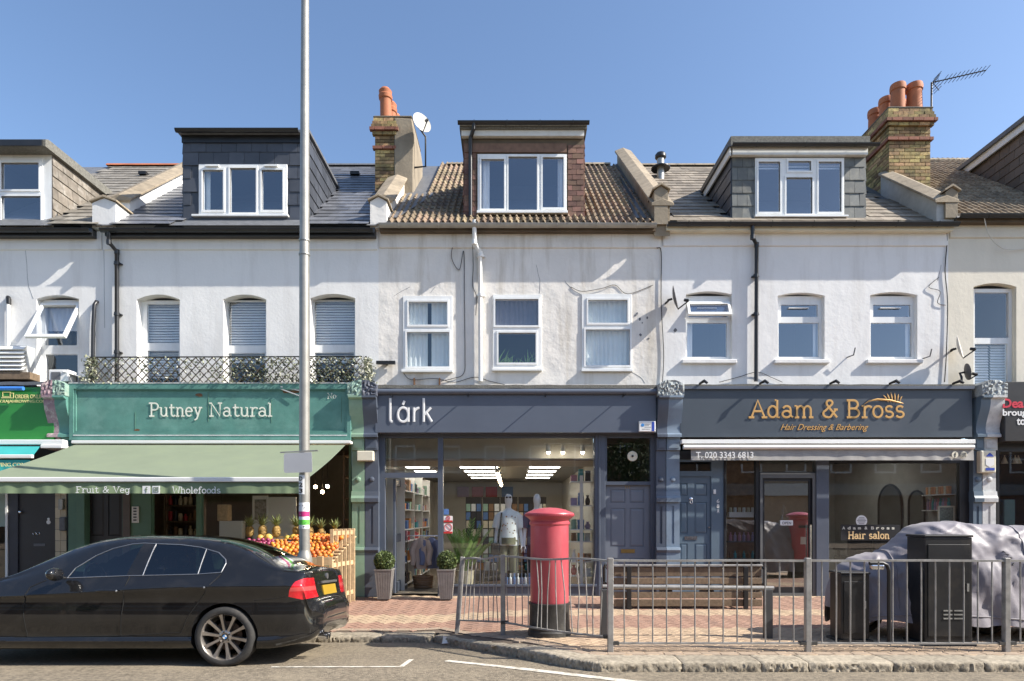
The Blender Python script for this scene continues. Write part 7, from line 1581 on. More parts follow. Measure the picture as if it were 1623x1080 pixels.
b = MB(); b.box(x0, x1, -.25, -.02, wz(605, -.25), wz(586, -.25)); b.build('case', m_steelwhite, au, bevel=.01); b = MB(); b.box(x0 + .05, x0 + .22, -.256, -.25, wz(602, -.25), wz(590, -.25)); b.build('grille', m_lead, au)
b = MB(); b.q((wx(97, -.3), -.3, wz(588, -.3)), (wx(125, -.3), -.1, wz(597, -.3)), (wx(125, -.3), .02, wz(597, -.3)), (wx(97, -.3), .02, wz(586, -.3))); b.build('hood', m_steelwhite, au)

# trellis screen with artificial leaves
ts = thing('leaf_trellis', 'expanding trellis with artificial leaves on the roof edge above the teal sign', 'trellis', (wx(360, -.32), -.32, wz(608, -.32))); TY = -.33
x0, x1, z0, z1 = wx(140, TY), wx(574, TY), wz(609, TY), wz(567, TY); m_tr = M('trellis_brown', (.1, .08, .06), .8); b1 = MB(); hgt = z1 - z0; sp_ = .15; n = int((x1 - x0) / sp_)
for k in range(-5, n + 1):
    for s_ in (1, -1):
        xa = x0 + k * sp_; xb = xa + hgt * .95
        pa, pb = (xa, z0), (xb, z1)
        if s_ < 0: pa, pb = (xa, z1), (xb, z0)
        if pa[0] < x0: t = (x0 - pa[0]) / (pb[0] - pa[0]); pa = (x0, lerp(pa[1], pb[1], t))
        if pb[0] > x1: t = (x1 - pa[0]) / (pb[0] - pa[0]); pb = (x1, lerp(pa[1], pb[1], t))
        if pb[0] - pa[0] < .05: continue
        b = MB(); b.bar((pa[0], TY - .005 * s_, pa[1]), (pb[0], TY - .005 * s_, pb[1]), .008, .016); b.build('lath', m_tr, ts)
b = MB(); b.tube([(x0, TY, z1 + .005), (x1, TY, z1 + .02)], .012, 6); b.tube([(x0, TY, z0 + .02), (x1, TY, z0 + .02)], .01, 6); b.build('wire_rail', m_black, ts)
lm = [M('ivy_dark', (.045, .06, .03), .5, var=.3), M('ivy_pale', (.3, .31, .2), .6, var=.3), M('ivy_bleached', (.5, .5, .42), .7)]
b = MB(); rg = random.Random(14)
def leaf(b, p, s, rg, mi):
    d = Vector((rg.uniform(-1, 1), rg.uniform(-1, -.1), rg.uniform(-1, 1))).normalized(); a = d.orthogonal().normalized(); a = (a * math.cos(rg.random() * 6) + d.cross(a) * math.sin(rg.random() * 6)).normalized(); c = d.cross(a); b.mi = mi
    b.q(p - a * s, p + c * s * .55 - d * s * .15, p + a * s, p - c * s * .55 - d * s * .15)
for k in range(3300):
    u = rg.random(); dens = .35 + .65 * sm(.45, .62, u) * (1 - .6 * sm(.9, 1, u)); 
    if u < .035: dens = 1.2
    elif u < .4: dens = .28
    if rg.random() > dens: continue
    p = Vector((lerp(x0, x1, u), TY + rg.uniform(-.06, .02), lerp(z0, z1, rg.random() ** .9)))
    leaf(b, p, rg.uniform(.016, .034), rg, rg.choice((0, 0, 0, 1, 1, 2)))
for (xx, yy, nn) in ((x0 - .02, -.3, 330), (x1 + .06, -.24, 420)):
    for k in range(nn): leaf(b, Vector((xx + rg.gauss(0, .055), yy + rg.uniform(-.08, .2), lerp(z0, z1 + .04, rg.random()))), rg.uniform(.02, .036), rg, rg.choice((0, 1, 1, 2)))
stuff(b.build('leaves', lm, ts))

# ---------------------------------------------------------------- display window: palm, mannequins
pl = thing('potted_palm', 'leafy potted palm in the gift shop window beside the stickers', 'plant', (wx(738, .3), .3, .1)); m_palm = M('palm_leaf', (.2, .34, .08), .5, var=.3, scale=12); rg = random.Random(3)
bx_, by_ = wx(738, .3), .3
b = MB(); b.lathe([(.001, .11), (.13, .11), (.17, .42), (.18, .44), (.15, .44), (.14, .3)], (bx_, by_, 0), 16); b.build('pot', GM['cream'], pl, smooth=40)
for k in range(19):
    a = k * 2.4; el = rg.uniform(.15, .75); L_ = rg.uniform(.75, 1.15); b = MB(); P = []
    for i in range(9): t = i / 8; rr = L_ * math.sin(el) * t + .1 * t * t; P.append(Vector((bx_ + math.cos(a) * rr * .75, by_ + math.sin(a) * rr * .22, .4 + L_ * math.cos(el) * (t - .25 * t * t * el))))
    b.tube(P, [.01 - .008 * i / 8 for i in range(9)], 5)
    for i in range(2, 9):
        d = (P[i] - P[i - 1]).normalized(); s_ = d.cross(Vector((math.cos(a + 1.57), math.sin(a + 1.57), .2))).normalized()
        for sg_ in (-1, 1):
            for h_ in (0, .5):
                o = lerp(P[i - 1], P[i], h_); side = (Vector((-math.sin(a), math.cos(a), 0)) * sg_ * .6 + d * .8 + Vector((0, 0, -.12))).normalized(); l = .24 * (1 - .45 * i / 8); w = d.cross(side).cross(side).normalized() * .018
                b.q(o, o + side * l * .5 + w, o + side * l, o + side * l * .5 - w)
    b.build('frond', m_palm, pl)
m_mann = M('mannequin_white', (.75, .75, .76), .35, var=.03)
def skin(name, verts, edges, radii, mat, parent, root=0, sub=2):
    me = bpy.data.meshes.new('t'); me.from_pydata(verts, edges, []); o = bpy.data.objects.new('t', me); COL.objects.link(o)
    o.modifiers.new('s', 'SKIN'); sv = me.skin_vertices[0].data
    for i, r in enumerate(radii): sv[i].radius = r if isinstance(r, tuple) else (r, r)
    sv[root].use_root = True; m2 = o.modifiers.new('u', 'SUBSURF'); m2.levels = sub; m2.render_levels = sub
    dg = bpy.context.evaluated_depsgraph_get(); ev = o.evaluated_get(dg); em = ev.to_mesh(); b = MB(); b.add([tuple(v.co) for v in em.vertices], [tuple(p.vertices) for p in em.polygons]); ev.to_mesh_clear(); bpy.data.objects.remove(o)
    return b.build(name, mat, parent, smooth=80)
def mannequin(label, x, y, z0, yaw, shirt, trousers, strap=False, glasses=False):
    m = thing('mannequin', label, 'mannequin', (x, y, z0)); c, s = math.cos(yaw), math.sin(yaw)
    T = lambda u, v, w: (x + u * c - v * s, y + u * s + v * c, z0 + w)
    V = [(0, 0, .95), (0, .01, 1.12), (0, .01, 1.28), (0, .02, 1.42), (0, .02, 1.5), (0, .01, 1.56), (0, -.005, 1.62), (0, -.01, 1.70), (0, 0, 1.79),
         (-.17, .02, 1.40), (-.225, .03, 1.12), (-.25, -.02, .88), (-.262, -.06, .76), (.17, .02, 1.40), (.225, .03, 1.12), (.25, -.02, .88), (.262, -.06, .76),
         (-.09, 0, .86), (-.1, 0, .48), (-.105, .02, .08), (-.11, -.1, .03), (.09, 0, .86), (.1, 0, .48), (.105, .02, .08), (.11, -.1, .03)]
    E = [(0, 1), (1, 2), (2, 3), (3, 4), (4, 5), (5, 6), (6, 7), (7, 8), (3, 9), (9, 10), (10, 11), (11, 12), (3, 13), (13, 14), (14, 15), (15, 16), (0, 17), (17, 18), (18, 19), (19, 20), (0, 21), (21, 22), (22, 23), (23, 24)]
    Rr = [(.15, .1), (.13, .09), (.155, .105), (.13, .08), .05, .055, (.075, .085), (.082, .095), .045, .055, .042, .032, .028, .055, .042, .032, .028, .085, .06, .042, .03, .085, .06, .042, .03]
    skin('body', [T(*v) for v in V], E, Rr, m_mann, m)
    for sd in (-1, 1):      # fingers
        for k in range(4): b = MB(); o = Vector(T(sd * (.256 + .0), -.05 - .018 * (k - 1.5), .745)); b.tube([o, o + Vector((0, -.005, -.05)), o + Vector((-sd * .012, -.01, -.09 + .012 * abs(k - 1.3)))], [.009, .008, .005], 6); b.build('finger', m_mann, m, smooth=60)
        b = MB(); o = Vector(T(sd * .252, -.09, .79)); b.tube([o, o + Vector((-sd * .01, -.025, -.035)), o + Vector((-sd * .02, -.03, -.06))], [.01, .009, .006], 6); b.build('thumb', m_mann, m, smooth=60)
    # shirt: body plus short sleeves
    b = MB(); n = 22; rows = []
    for (w, rx, ry) in ((.80, .2, .145), (.9, .197, .142), (1.05, .185, .135), (1.2, .19, .135), (1.32, .197, .13), (1.4, .19, .11), (1.45, .13, .085), (1.475, .075, .07)):
        r = []
        for j in range(n): a = 2 * math.pi * j / n; k = 1 + .03 * math.sin(a * 5 + w * 9) * (1.5 - w); r.append(len(b.v)); b.v.append(T(rx * k * math.cos(a), .01 + ry * k * math.sin(a), w))
        rows.append(r)
    for i in range(len(rows) - 1):
        for j in range(n): b.f.append((rows[i][j], rows[i][(j + 1) % n], rows[i + 1][(j + 1) % n], rows[i + 1][j])); b.m.append(0)
    for sd in (-1, 1): b.tube([T(sd * .13, .02, 1.39), T(sd * .19, .025, 1.33), T(sd * .235, .03, 1.13)], [.075, .085, .088], 14, cap=False)
    st_ = b.build('shirt', shirt, m, smooth=60)
    b = MB()
    for sd in (-1, 1): b.tube([T(sd * .085, 0, .9), T(sd * .1, 0, .6), T(sd * .105, .0, .28)], [.105, .095, .09], 14, cap=False)
    b.tube([T(0, 0, .82), T(0, 0, .95)], [.17, .165], 16); b.build('trousers', trousers, m, smooth=60)
    if strap: b = MB(); b.tube([T(-.13, -.11, 1.42), T(-.15, -.15, 1.2), T(-.19, -.14, .95), T(-.2, -.05, .8)], .018, 6); b.build('bag_strap', m_black, m); b = MB(); P = [T(-.24, -.1, .62), T(-.24, -.1, .86)]; b.box(min(P[0][0], P[1][0]) - .09, P[0][0] + .08, y - .14, y - .05, z0 + .62, z0 + .85); b.build('shoulder_bag', m_black, m, bevel=.03, seg=2)
    if strap:
        rg = random.Random(2); b = MB()
        for k in range(16):
            u, w = rg.uniform(-.14, .14), rg.uniform(.85, 1.36); yy = -.142 * math.sqrt(max(0, 1 - (u / .2) ** 2)) + .002
            P = [T(u + .022 * math.cos(t) * rg.uniform(.4, 1), yy, w + .02 * math.sin(t) * rg.uniform(.4, 1)) for t in [i * 1.05 for i in range(6)]]; b.q(*P)
        b.build('printed_motif', GM['brown'], st_)
    if glasses:
        b = MB(); 
        for sd in (-1, 1): b.ball(T(sd * .034, -.1, 1.715), .024, 8, 6, (1, .35, .8))
        b.bar(T(-.03, -.103, 1.72), T(.03, -.103, 1.72), .008, .008); b.build('sunglasses', m_black, m)
mannequin('white mannequin in a pale patterned shirt with shoulder bag and sunglasses', wx(806, .28), .28, .12, .0, M('pale_shirt', (.8, .84, .84), .85, low=.004, lscale=9), M('olive_trousers', (.2, .2, .13), .9), True, True)
mannequin('white mannequin in dark denim, half hidden behind the pillar box', wx(851, .32), .32, .12, .15, M('denim', (.07, .09, .14), .9), M('dark_trousers', (.05, .05, .06), .9))
# hairline cracks and drips on the renders
def crack(house, pts, r=.0028):
    b = MB(); P = [Vector((wx(a), -.001, wz(c))) for a, c in pts]; out = []
    for i in range(len(P) - 1):
        for k in range(4): t = k / 4; p = lerp(P[i], P[i + 1], t); out.append(p + Vector((.012 * mnoise.noise(p * 9), 0, 0)))
    b.tube(out + [P[-1]], r, 5); b.build('crack', m_lead, house)
crack(H0, [(40, 388), (43, 430), (45, 452), (53, 474)]); crack(H1, [(165, 385), (165, 440), (166, 520)]); crack(H2, [(690, 455), (683, 464)]); crack(H2, [(922, 468), (908, 460), (895, 445)]); crack(H2, [(850, 420), (856, 445), (855, 465)]); crack(H2, [(1002, 590), (1018, 600), (1022, 608)]); crack(H3, [(1492, 420), (1486, 445)], .003); crack(H2, [(650, 455), (636, 462), (624, 470)])
# ---------------------------------------------------------------- parked black saloon
m_paint = M('black_car_paint', (.0095, .0095, .010), .16, var=.1, scale=3, coat=1., spec=.2, dirt=(.045, .041, .036), dirt_amt=.25, dirt_scale=5)
m_cglass = glass('tinted_car_glass', (.16, .17, .18), .05); m_cglassf = glass('clear_car_glass', (.42, .45, .45), .06)
m_tyre = M('tyre_rubber', (.03, .029, .028), .8, var=.2, scale=10, bump=.002, dirt=(.12, .1, .08), dirt_amt=.45, dirt_scale=5)
m_rim = M('alloy_rim', (.45, .42, .39), .32, metal=.85, var=.1, dirt=(.16, .12, .09), dirt_amt=.45, dirt_scale=9)
m_lampred = M('tail_lamp_red', (.55, .012, .02), .12, coat=1., var=.25, scale=14); m_lampamb = M('tail_lamp_pale', (.6, .07, .07), .12, coat=1.)
m_trim = M('satin_trim', (.36, .36, .36), .3, metal=.8); m_seam = M('seam', (.004, .004, .004), .8)
CXR, CYC, CZR, TILT = -2.0, -4.275, -.172, .068
def cw(p): return (CXR - p[0] - .085 * (1 - sm(0, .8, p[0])), CYC - p[1], CZR + p[2] + TILT * p[1])     # car space: from the rear, towards the camera, up
def pchip(xs, ys):
    n = len(xs); h = [xs[i + 1] - xs[i] for i in range(n - 1)]; d = [(ys[i + 1] - ys[i]) / h[i] for i in range(n - 1)]; m = [0] * n
    m[0], m[-1] = d[0], d[-1]
    for i in range(1, n - 1): m[i] = 0 if d[i - 1] * d[i] <= 0 else 2 * d[i - 1] * d[i] / (d[i - 1] + d[i])
    def f(x):
        x = max(xs[0], min(xs[-1], x)); i = max(0, min(n - 2, next((k for k in range(n - 1) if x <= xs[k + 1]), n - 2))); t = (x - xs[i]) / h[i]
        return (2 * t ** 3 - 3 * t * t + 1) * ys[i] + (t ** 3 - 2 * t * t + t) * h[i] * m[i] + (-2 * t ** 3 + 3 * t * t) * ys[i + 1] + (t ** 3 - t * t) * h[i] * m[i + 1]
    return f
fW = pchip([0, .03, .08, .15, .25, .45, .75, 1.05, 2.0, 3.0, 3.7, 4.0, 4.25, 4.42, 4.5, 4.53], [.55, .665, .745, .80, .845, .878, .9, .908, .905, .905, .9, .875, .82, .7, .56, .45])
fT = pchip([0, .03, .07, .10, .12, .14, .16, .2, .3, .40, .48, .73, 1.0, 1.25, 1.48, 1.75, 2.0, 2.27, 2.53, 2.82, 3.145, 3.4, 3.5, 3.63, 4.08, 4.3, 4.45, 4.53], [.585, .66, .70, .78, .88, .99, 1.035, 1.05, 1.062, 1.075, 1.10, 1.205, 1.32, 1.383, 1.41, 1.422, 1.425, 1.42, 1.39, 1.31, 1.16, 1.005, .965, .935, .85, .74, .63, .5])
fB = pchip([0, .04, .12, .3, .6, 3.9, 4.3, 4.53], [.40, .31, .25, .215, .175, .175, .22, .38])
fHB = pchip([0, .5, 1.2, 3.0, 3.6, 4.53], [.955, .955, .95, .915, .865, .76])
fHC = pchip([0, .4, 1.2, 3.0, 4.53], [.83, .84, .835, .755, .70])
def section(s):
    W, zt, zb, hb, hc = fW(s), fT(s), fB(s), fHB(s), fHC(s); k = sm(0, 1, max(0, min(1, (zt - hb - .07) / .34)))
    P = [(0, zb + .02), (.55 * W, zb + .015), (W - .10, zb), (W - .03, zb + .045), (W - .014, zb + .10), (W - .036, .33), (W - .01, .52), (W - .030, .70), (W, hc), (W - .028, hc + .05), (W - .085, hb)]
    if zt < hb + .09:
        top = zt - .09 * min(1, s / .2 + .3) if s < .3 else zt - .06
        P = [p if i < 3 else (p[0], zb + (p[1] - zb) * (top - zb) / (hb - zb)) for i, p in enumerate(P)]
        P += [(W - .15, lerp(top, zt, .55)), (W * .62, lerp(top, zt, .85)), (W * .3, zt - .004), (0, zt)]
        if k == 0: return P
    ve = lerp(W - .15, .565, k); he = lerp(lerp(hb, zt, .55), hb + (zt - hb) * .83, k)
    p11 = ((W - .085 + ve) / 2 + .018 * k, (hb + he) / 2)
    Q = P[:11] + [p11, (ve, he), (ve * .6, zt - .02), (0, zt)]
    return Q
def dense(P, n=4):
    out = []
    for i in range(len(P) - 1):
        p0, p1, p2, p3 = P[max(i - 1, 0)], P[i], P[i + 1], P[min(i + 2, len(P) - 1)]
        if i == 0: p0 = (-P[1][0], P[1][1])
        if i == len(P) - 2: p3 = (-P[-2][0], P[-2][1])
        for k in range(n):
            t = k / n; out.append(tuple(.5 * ((2 * p1[c]) + (p2[c] - p0[c]) * t + (2 * p0[c] - 5 * p1[c] + 4 * p2[c] - p3[c]) * t * t + (3 * p1[c] - p0[c] - 3 * p2[c] + p3[c]) * t ** 3) for c in (0, 1)))
    out.append(P[-1]); return out
S_ = [0, .008, .018, .03, .045, .06, .075, .09, .1, .11, .12, .13, .14, .15, .165, .18, .2, .22, .25, .3, .35] + [.4 + .055 * i for i in range(70)] + [4.28, 4.33, 4.38, 4.42, 4.46, 4.49, 4.51, 4.53]
body_v, body_f = [], []; rings = []
for s in S_:
    D = dense(section(s)); r = [(v, h) for v, h in D] + [(-v, h) for v, h in D[-2:0:-1]]
    rings.append([len(body_v) + i for i in range(len(r))]); body_v += [(s, v, h) for v, h in r]
m_ = len(rings[0])
for i in range(len(rings) - 1):
    for j in range(m_): body_f.append((rings[i][j], rings[i + 1][j], rings[i + 1][(j + 1) % m_], rings[i][(j + 1) % m_]))
body_f.append(tuple(rings[0])); body_f.append(tuple(reversed(rings[-1])))
me = bpy.data.meshes.new('cb'); me.from_pydata(body_v, [], body_f); me.materials.append(m_paint); ob = bpy.data.objects.new('cb', me); COL.objects.link(ob)
bm = bmesh.new(); bm.from_mesh(me); bmesh.ops.recalc_face_normals(bm, faces=bm.faces); bm.to_mesh(me); bm.free()
RW, FW_ = 1.03, 3.79; cutters = []
for sx in (RW, FW_):
    for sg_ in (1, -1):
        b = MB(); b.lathe([(.001, 0), (.352, 0), (.352, .45), (.001, .45)], (sx, .58 if sg_ > 0 else -1.03, .318), 36, 'y'); cm, _ = b.mesh('cc', m_black, origin=(0, 0, 0))
        q_ = bmesh.new(); q_.from_mesh(cm); bmesh.ops.remove_doubles(q_, verts=q_.verts, dist=.002); bmesh.ops.recalc_face_normals(q_, faces=q_.faces); q_.to_mesh(cm); q_.free()
        co = bpy.data.objects.new('cc', cm); COL.objects.link(co); cutters.append(co); md = ob.modifiers.new('b', 'BOOLEAN'); md.operation = 'DIFFERENCE'; md.object = co; md.solver = 'EXACT'
        try: md.material_mode = 'TRANSFER'
        except Exception: pass
dg = bpy.context.evaluated_depsgraph_get(); ev = ob.evaluated_get(dg); em = bpy.data.meshes.new_from_object(ev)
for o in cutters + [ob]: bpy.data.objects.remove(o)
bm = bmesh.new(); bm.from_mesh(em); bm.normal_update()
car = thing('parked_car', 'glossy black saloon parked at the kerb, alloy wheels, tail lamps towards the pillar box', 'car', (CXR - 2.2, CYC, CZR))
def side_v(s, h):
    D = dense(section(s)); best = 0
    for i in range(8, len(D) - 1):
        (v0, h0), (v1, h1) = D[i], D[i + 1]
        if min(h0, h1) - 1e-6 <= h <= max(h0, h1) + 1e-6 and abs(h1 - h0) > 1e-6: best = max(best, v0 + (v1 - v0) * (h - h0) / (h1 - h0))
    return best
def cpt(px, py):
    inset = .03 + max(0, (925 - py) / 65 * .25); Y = -5.18 + inset
    return (CXR - wx(px, Y), wz(py, Y) - CZR - TILT * (.905 - inset))
def emit_part(faces, name, mat, parent, smooth=35, offset=0.):
    b = MB(); idx = {}
    for f in faces:
        ii = []
        for v in f.verts:
            if v.index not in idx or True:
                key = v
                if key not in idx: n = v.normal; idx[key] = len(b.v); b.v.append(cw((v.co.x + n.x * offset, v.co.y + n.y * offset, v.co.z + n.z * offset)))
                ii.append(idx[key])
        b.f.append(tuple(ii)); b.m.append(f.material_index)
    return b.build(name, mat, parent, smooth=smooth)
def take(poly, pred):
    """cut the body along the convex outline (s, h) and return the faces inside it"""
    lo = (min(p[0] for p in poly) - .08, min(p[1] for p in poly) - .08); hi = (max(p[0] for p in poly) + .08, max(p[1] for p in poly) + .08)
    cen = (sum(p[0] for p in poly) / len(poly), sum(p[1] for p in poly) / len(poly))
    for i in range(len(poly)):
        a, c = poly[i], poly[(i + 1) % len(poly)]; no = Vector((-(c[1] - a[1]), 0, c[0] - a[0]))
        fs_ = [f for f in bm.faces if lo[0] < f.calc_center_median().x < hi[0] and lo[1] < f.calc_center_median().z < hi[1] and pred(f)]
        ge = set(fs_)
        for f in fs_: ge.update(f.edges); ge.update(f.verts)
        bmesh.ops.bisect_plane(bm, geom=list(ge), plane_co=(a[0], 0, a[1]), plane_no=no, dist=1e-5)
    def inside(p):
        sgn = None
        for i in range(len(poly)):
            a, c = poly[i], poly[(i + 1) % len(poly)]; cr = (c[0] - a[0]) * (p.z - a[1]) - (c[1] - a[1]) * (p.x - a[0])
            if sgn is None: sgn = cr > 0
            elif (cr > 0) != sgn: return False
        return True
    bm.normal_update(); bm.verts.index_update()
    return [f for f in bm.faces if pred(f) and inside(f.calc_center_median())]
def split_off(poly, pred, name, mat, parent, **kw):
    fs_ = take(poly, pred); o = emit_part(fs_, name, mat, parent, **kw) if fs_ else None
    bmesh.ops.delete(bm, geom=fs_, context='FACES'); return o
def hull_ok(pxs): return [cpt(*p) for p in pxs]
near_side = lambda f: f.calc_center_median().y > .4 and f.normal.y > .2
far_side = lambda f: f.calc_center_median().y < -.4 and f.normal.y < -.2
GL_F = hull_ok([(104, 916.5), (117, 901), (150, 881), (178, 869.5), (208, 862.5), (226, 861), (198, 913)])
GL_R = hull_ok([(225, 912.5), (246, 862), (285, 863.5), (316, 867.5), (324, 870), (311, 910.5)])
GL_Q = hull_ok([(315, 910), (328, 871), (345, 876), (356, 887), (357, 893), (350, 907.5)])
car_in = []
for sg_, pr in ((1, near_side), (-1, far_side)):
    split_off(GL_F, pr, 'front_window', m_cglassf, car); split_off(GL_R, pr, 'rear_window', m_cglass, car); split_off(GL_Q, pr, 'quarter_window', m_cglass, car)
topf = lambda f: f.normal.z > .15 and abs(f.calc_center_median().y) < .53
split_off([(.5, .9), (1.24, .9), (1.24, 1.6), (.5, 1.6)], topf, 'rear_windscreen', glass('dusty_rear_glass', (.3, .3, .28), .3, rough=.06), car)
split_off([(2.6, .9), (3.42, .9), (3.42, 1.6), (2.6, 1.6)], topf, 'windscreen', m_cglassf, car)
DOOR_F = hull_ok([(204, 914), (190.5, 1008), (43, 1010), (38, 960), (46, 931), (70, 920)]); DOOR_R = hull_ok([(204, 914), (190.5, 1008), (287, 1003), (298, 979), (350, 910)])
doors = {}
for sg_, pr in ((1, near_side), (-1, far_side)):
    doors['f', sg_] = split_off(DOOR_F, pr, 'front_door', m_paint, car, smooth=35); doors['r', sg_] = split_off(DOOR_R, pr, 'rear_door', m_paint, car, smooth=35)
for sg_ in (1, -1):
    rear = lambda f: f.calc_center_median().y * sg_ > .47 and f.calc_center_median().x < .36 and abs(f.normal.z) < .75
    split_off([(.03, .795), (.295, .79), (.285, .83), (.03, .845)], rear, 'lamp_band', m_lampamb, car, smooth=40)
    lp_ = split_off([(-.02, .735), (.16, .70), (.315, .735), (.30, .80), (.24, .895), (.15, .93), (-.02, .91)], rear, 'tail_lamp', m_lampred, car, smooth=40)
split_off([(.085, .72), (.21, .72), (.21, 1.2), (.085, 1.2)], lambda f: abs(f.calc_center_median().y) < .47 and f.normal.x < -.02, 'boot_lid', m_paint, car)
bmesh.ops.delete(bm, geom=[], context='FACES')
emit_part(list(bm.faces), 'body', [m_paint, m_black], car, smooth=32); bm.free()
# seams and trim lines that follow the body side
def on_side(pxs, sub=6, off=.003):
    out = []
    P = [cpt(*p) for p in pxs]
    for i in range(len(P) - 1):
        for k in range(sub): t = k / sub; s, h = lerp(P[i][0], P[i + 1][0], t), lerp(P[i][1], P[i + 1][1], t); out.append(cw((s, side_v(s, h) + off, h)))
    s, h = P[-1]; out.append(cw((s, side_v(s, h) + off, h))); return out
b = MB()
for L_ in ([(204, 914), (190.5, 1008)], [(46, 931), (38, 960), (43, 1010), (190, 1008), (287, 1003), (298, 979), (350, 910)], [(46, 931), (70, 920)]): b.tube(on_side(L_, 8, .0005), .005, 5)
b.build('door_seam', m_seam, car)
b = MB()
for L_ in ([(104, 916.5), (198, 913), (225, 912.5), (311, 910.5), (350, 907.5), (357, 893), (356, 887), (345, 876), (328, 871), (316, 867.5), (285, 863.5), (246, 862), (226, 861), (208, 862.5), (178, 869.5), (150, 881), (117, 901), (104, 916.5)], [(225, 912.5), (246, 862)], [(313, 910.5), (326, 870)]): b.tube(on_side(L_, 5, .003), .005, 6)
b.build('window_trim', m_trim, car)
b = MB(); b.tube(on_side([(12, 1016), (120, 1016), (262, 1016)], 8, .0), .012, 6); b.build('sill_trim', m_trim if False else m_paint, car)
for key, (pa, pb, py) in {('f', 1): (158, 190, 936.5), ('r', 1): (298, 328, 931)}.items():
    P = on_side([(pa, py), ((pa + pb) / 2, py - .3), (pb, py)], 4, .035); b = MB(); b.tube(P, [.008] + [.017] * (len(P) - 2) + [.012], 8)
    for k in (1, -2): q_ = Vector(P[k]); b.tube([q_, q_ + Vector((0, .04, 0))], .01, 6)
    b.build('handle', m_paint, doors[key], smooth=50); b = MB(); q_ = Vector(P[-1]); b.ball(q_, .012, 8, 6); b.build('lock_cap', m_trim, doors[key])
# mirrors
for sg_ in (1, -1):
    b = MB(); c = (2.72, sg_ * 1.0, .975); b.ball((0, 0, 0), 1, 14, 10); b.v = [cw((c[0] + v[0] * (.075 if v[0] > 0 else .045), c[1] + v[1] * .115, c[2] + v[2] * .07)) for v in b.v]; mr = b.build('door_mirror', m_paint, car, smooth=60)
    b = MB(); b.bar(cw((2.73, sg_ * .86, .93)), cw((2.73, sg_ * .95, .955)), .05, .03); b.build('mirror_arm', m_paint, mr)
# number plate, badge, bumper details, exhaust
b = MB(); b.hexa([cw(p) for p in ((.078, .26, .725), (.098, .26, .725), (.118, .26, .835), (.10, .26, .835), (.078, -.26, .725), (.098, -.26, .725), (.118, -.26, .835), (.10, -.26, .835))]); b.build('number_plate', M('yellow_plate', (.36, .225, .02), .4, var=.05), car)
b = MB(); b.bar(cw((.1, .3, .87)), cw((.1, -.3, .87)), .02, .025); b.build('boot_handle', m_trim, car)
b = MB(); b.lathe([(.001, 0), (.035, 0), (.035, .012), (.001, .012)], (0, 0, 0), 16, 'x'); b.v = [cw((v[0] + .118, v[1], v[2] + .935)) for v in b.v]; b.build('badge', m_trim, car)
b = MB(); b.tube([cw((.1, .40, .27)), cw((-.0, .40, .262))], .036, 12); b.tube([cw((.1, .30, .27)), cw((-.0, .30, .262))], .036, 12); b.build('exhaust', m_chrome, car, smooth=40)
b = MB(); P = []
for k in range(21): v = lerp(.60, -.60, k / 20); s = .004 + .30 * max(0, (abs(v) / .62)) ** 6 * .3; P.append(cw((s - .006, v, .475)))
b.tube(P, .006, 6); b.build('bumper_seam', m_seam, car)
b = MB(); b.tube(on_side([(402, 952), (440, 949), (458, 946)], 5, .0005), .003, 5); b.build('bumper_seam', m_seam, car)
# interior seats
for s, v in ((2.25, .36), (2.25, -.36), (1.35, 0)):
    b = MB(); w = .24 if s > 2 else .55; A = [(s, .55), (s + .14, .55), (s - .05, 1.02), (s - .17, 1.02)]
    b.hexa([cw((a, v + sd * w, h)) for sd in (-1, 1) for a, h in A]); b.build('seat', m_black, car)
    for vv in ((v,) if s > 2 else (-.35, .35)): b = MB(); b.ball((0, 0, 0), 1, 10, 8); b.v = [cw((s - .14 + q_[0] * .05, vv + q_[1] * .13, 1.12 + q_[2] * .085)) for q_ in b.v]; b.build('headrest', m_black, car, smooth=60)
b = MB(); b.hexa([cw(p) for p in ((.7, -.75, .45), (3.2, -.75, .45), (3.2, .75, .45), (.7, .75, .45), (.7, -.75, .55), (3.2, -.75, .55), (3.2, .75, .55), (.7, .75, .55))]); b.build('cabin_floor', m_black, car)
b = MB(); P = [cw((2.72 + .04 * math.sin(t), .36 + .18 * math.cos(t), .9 + .18 * math.sin(t))) for t in [i * .393 for i in range(16)]]; b.tube(P, .016, 6, True); b.build('steering_wheel', m_black, car)
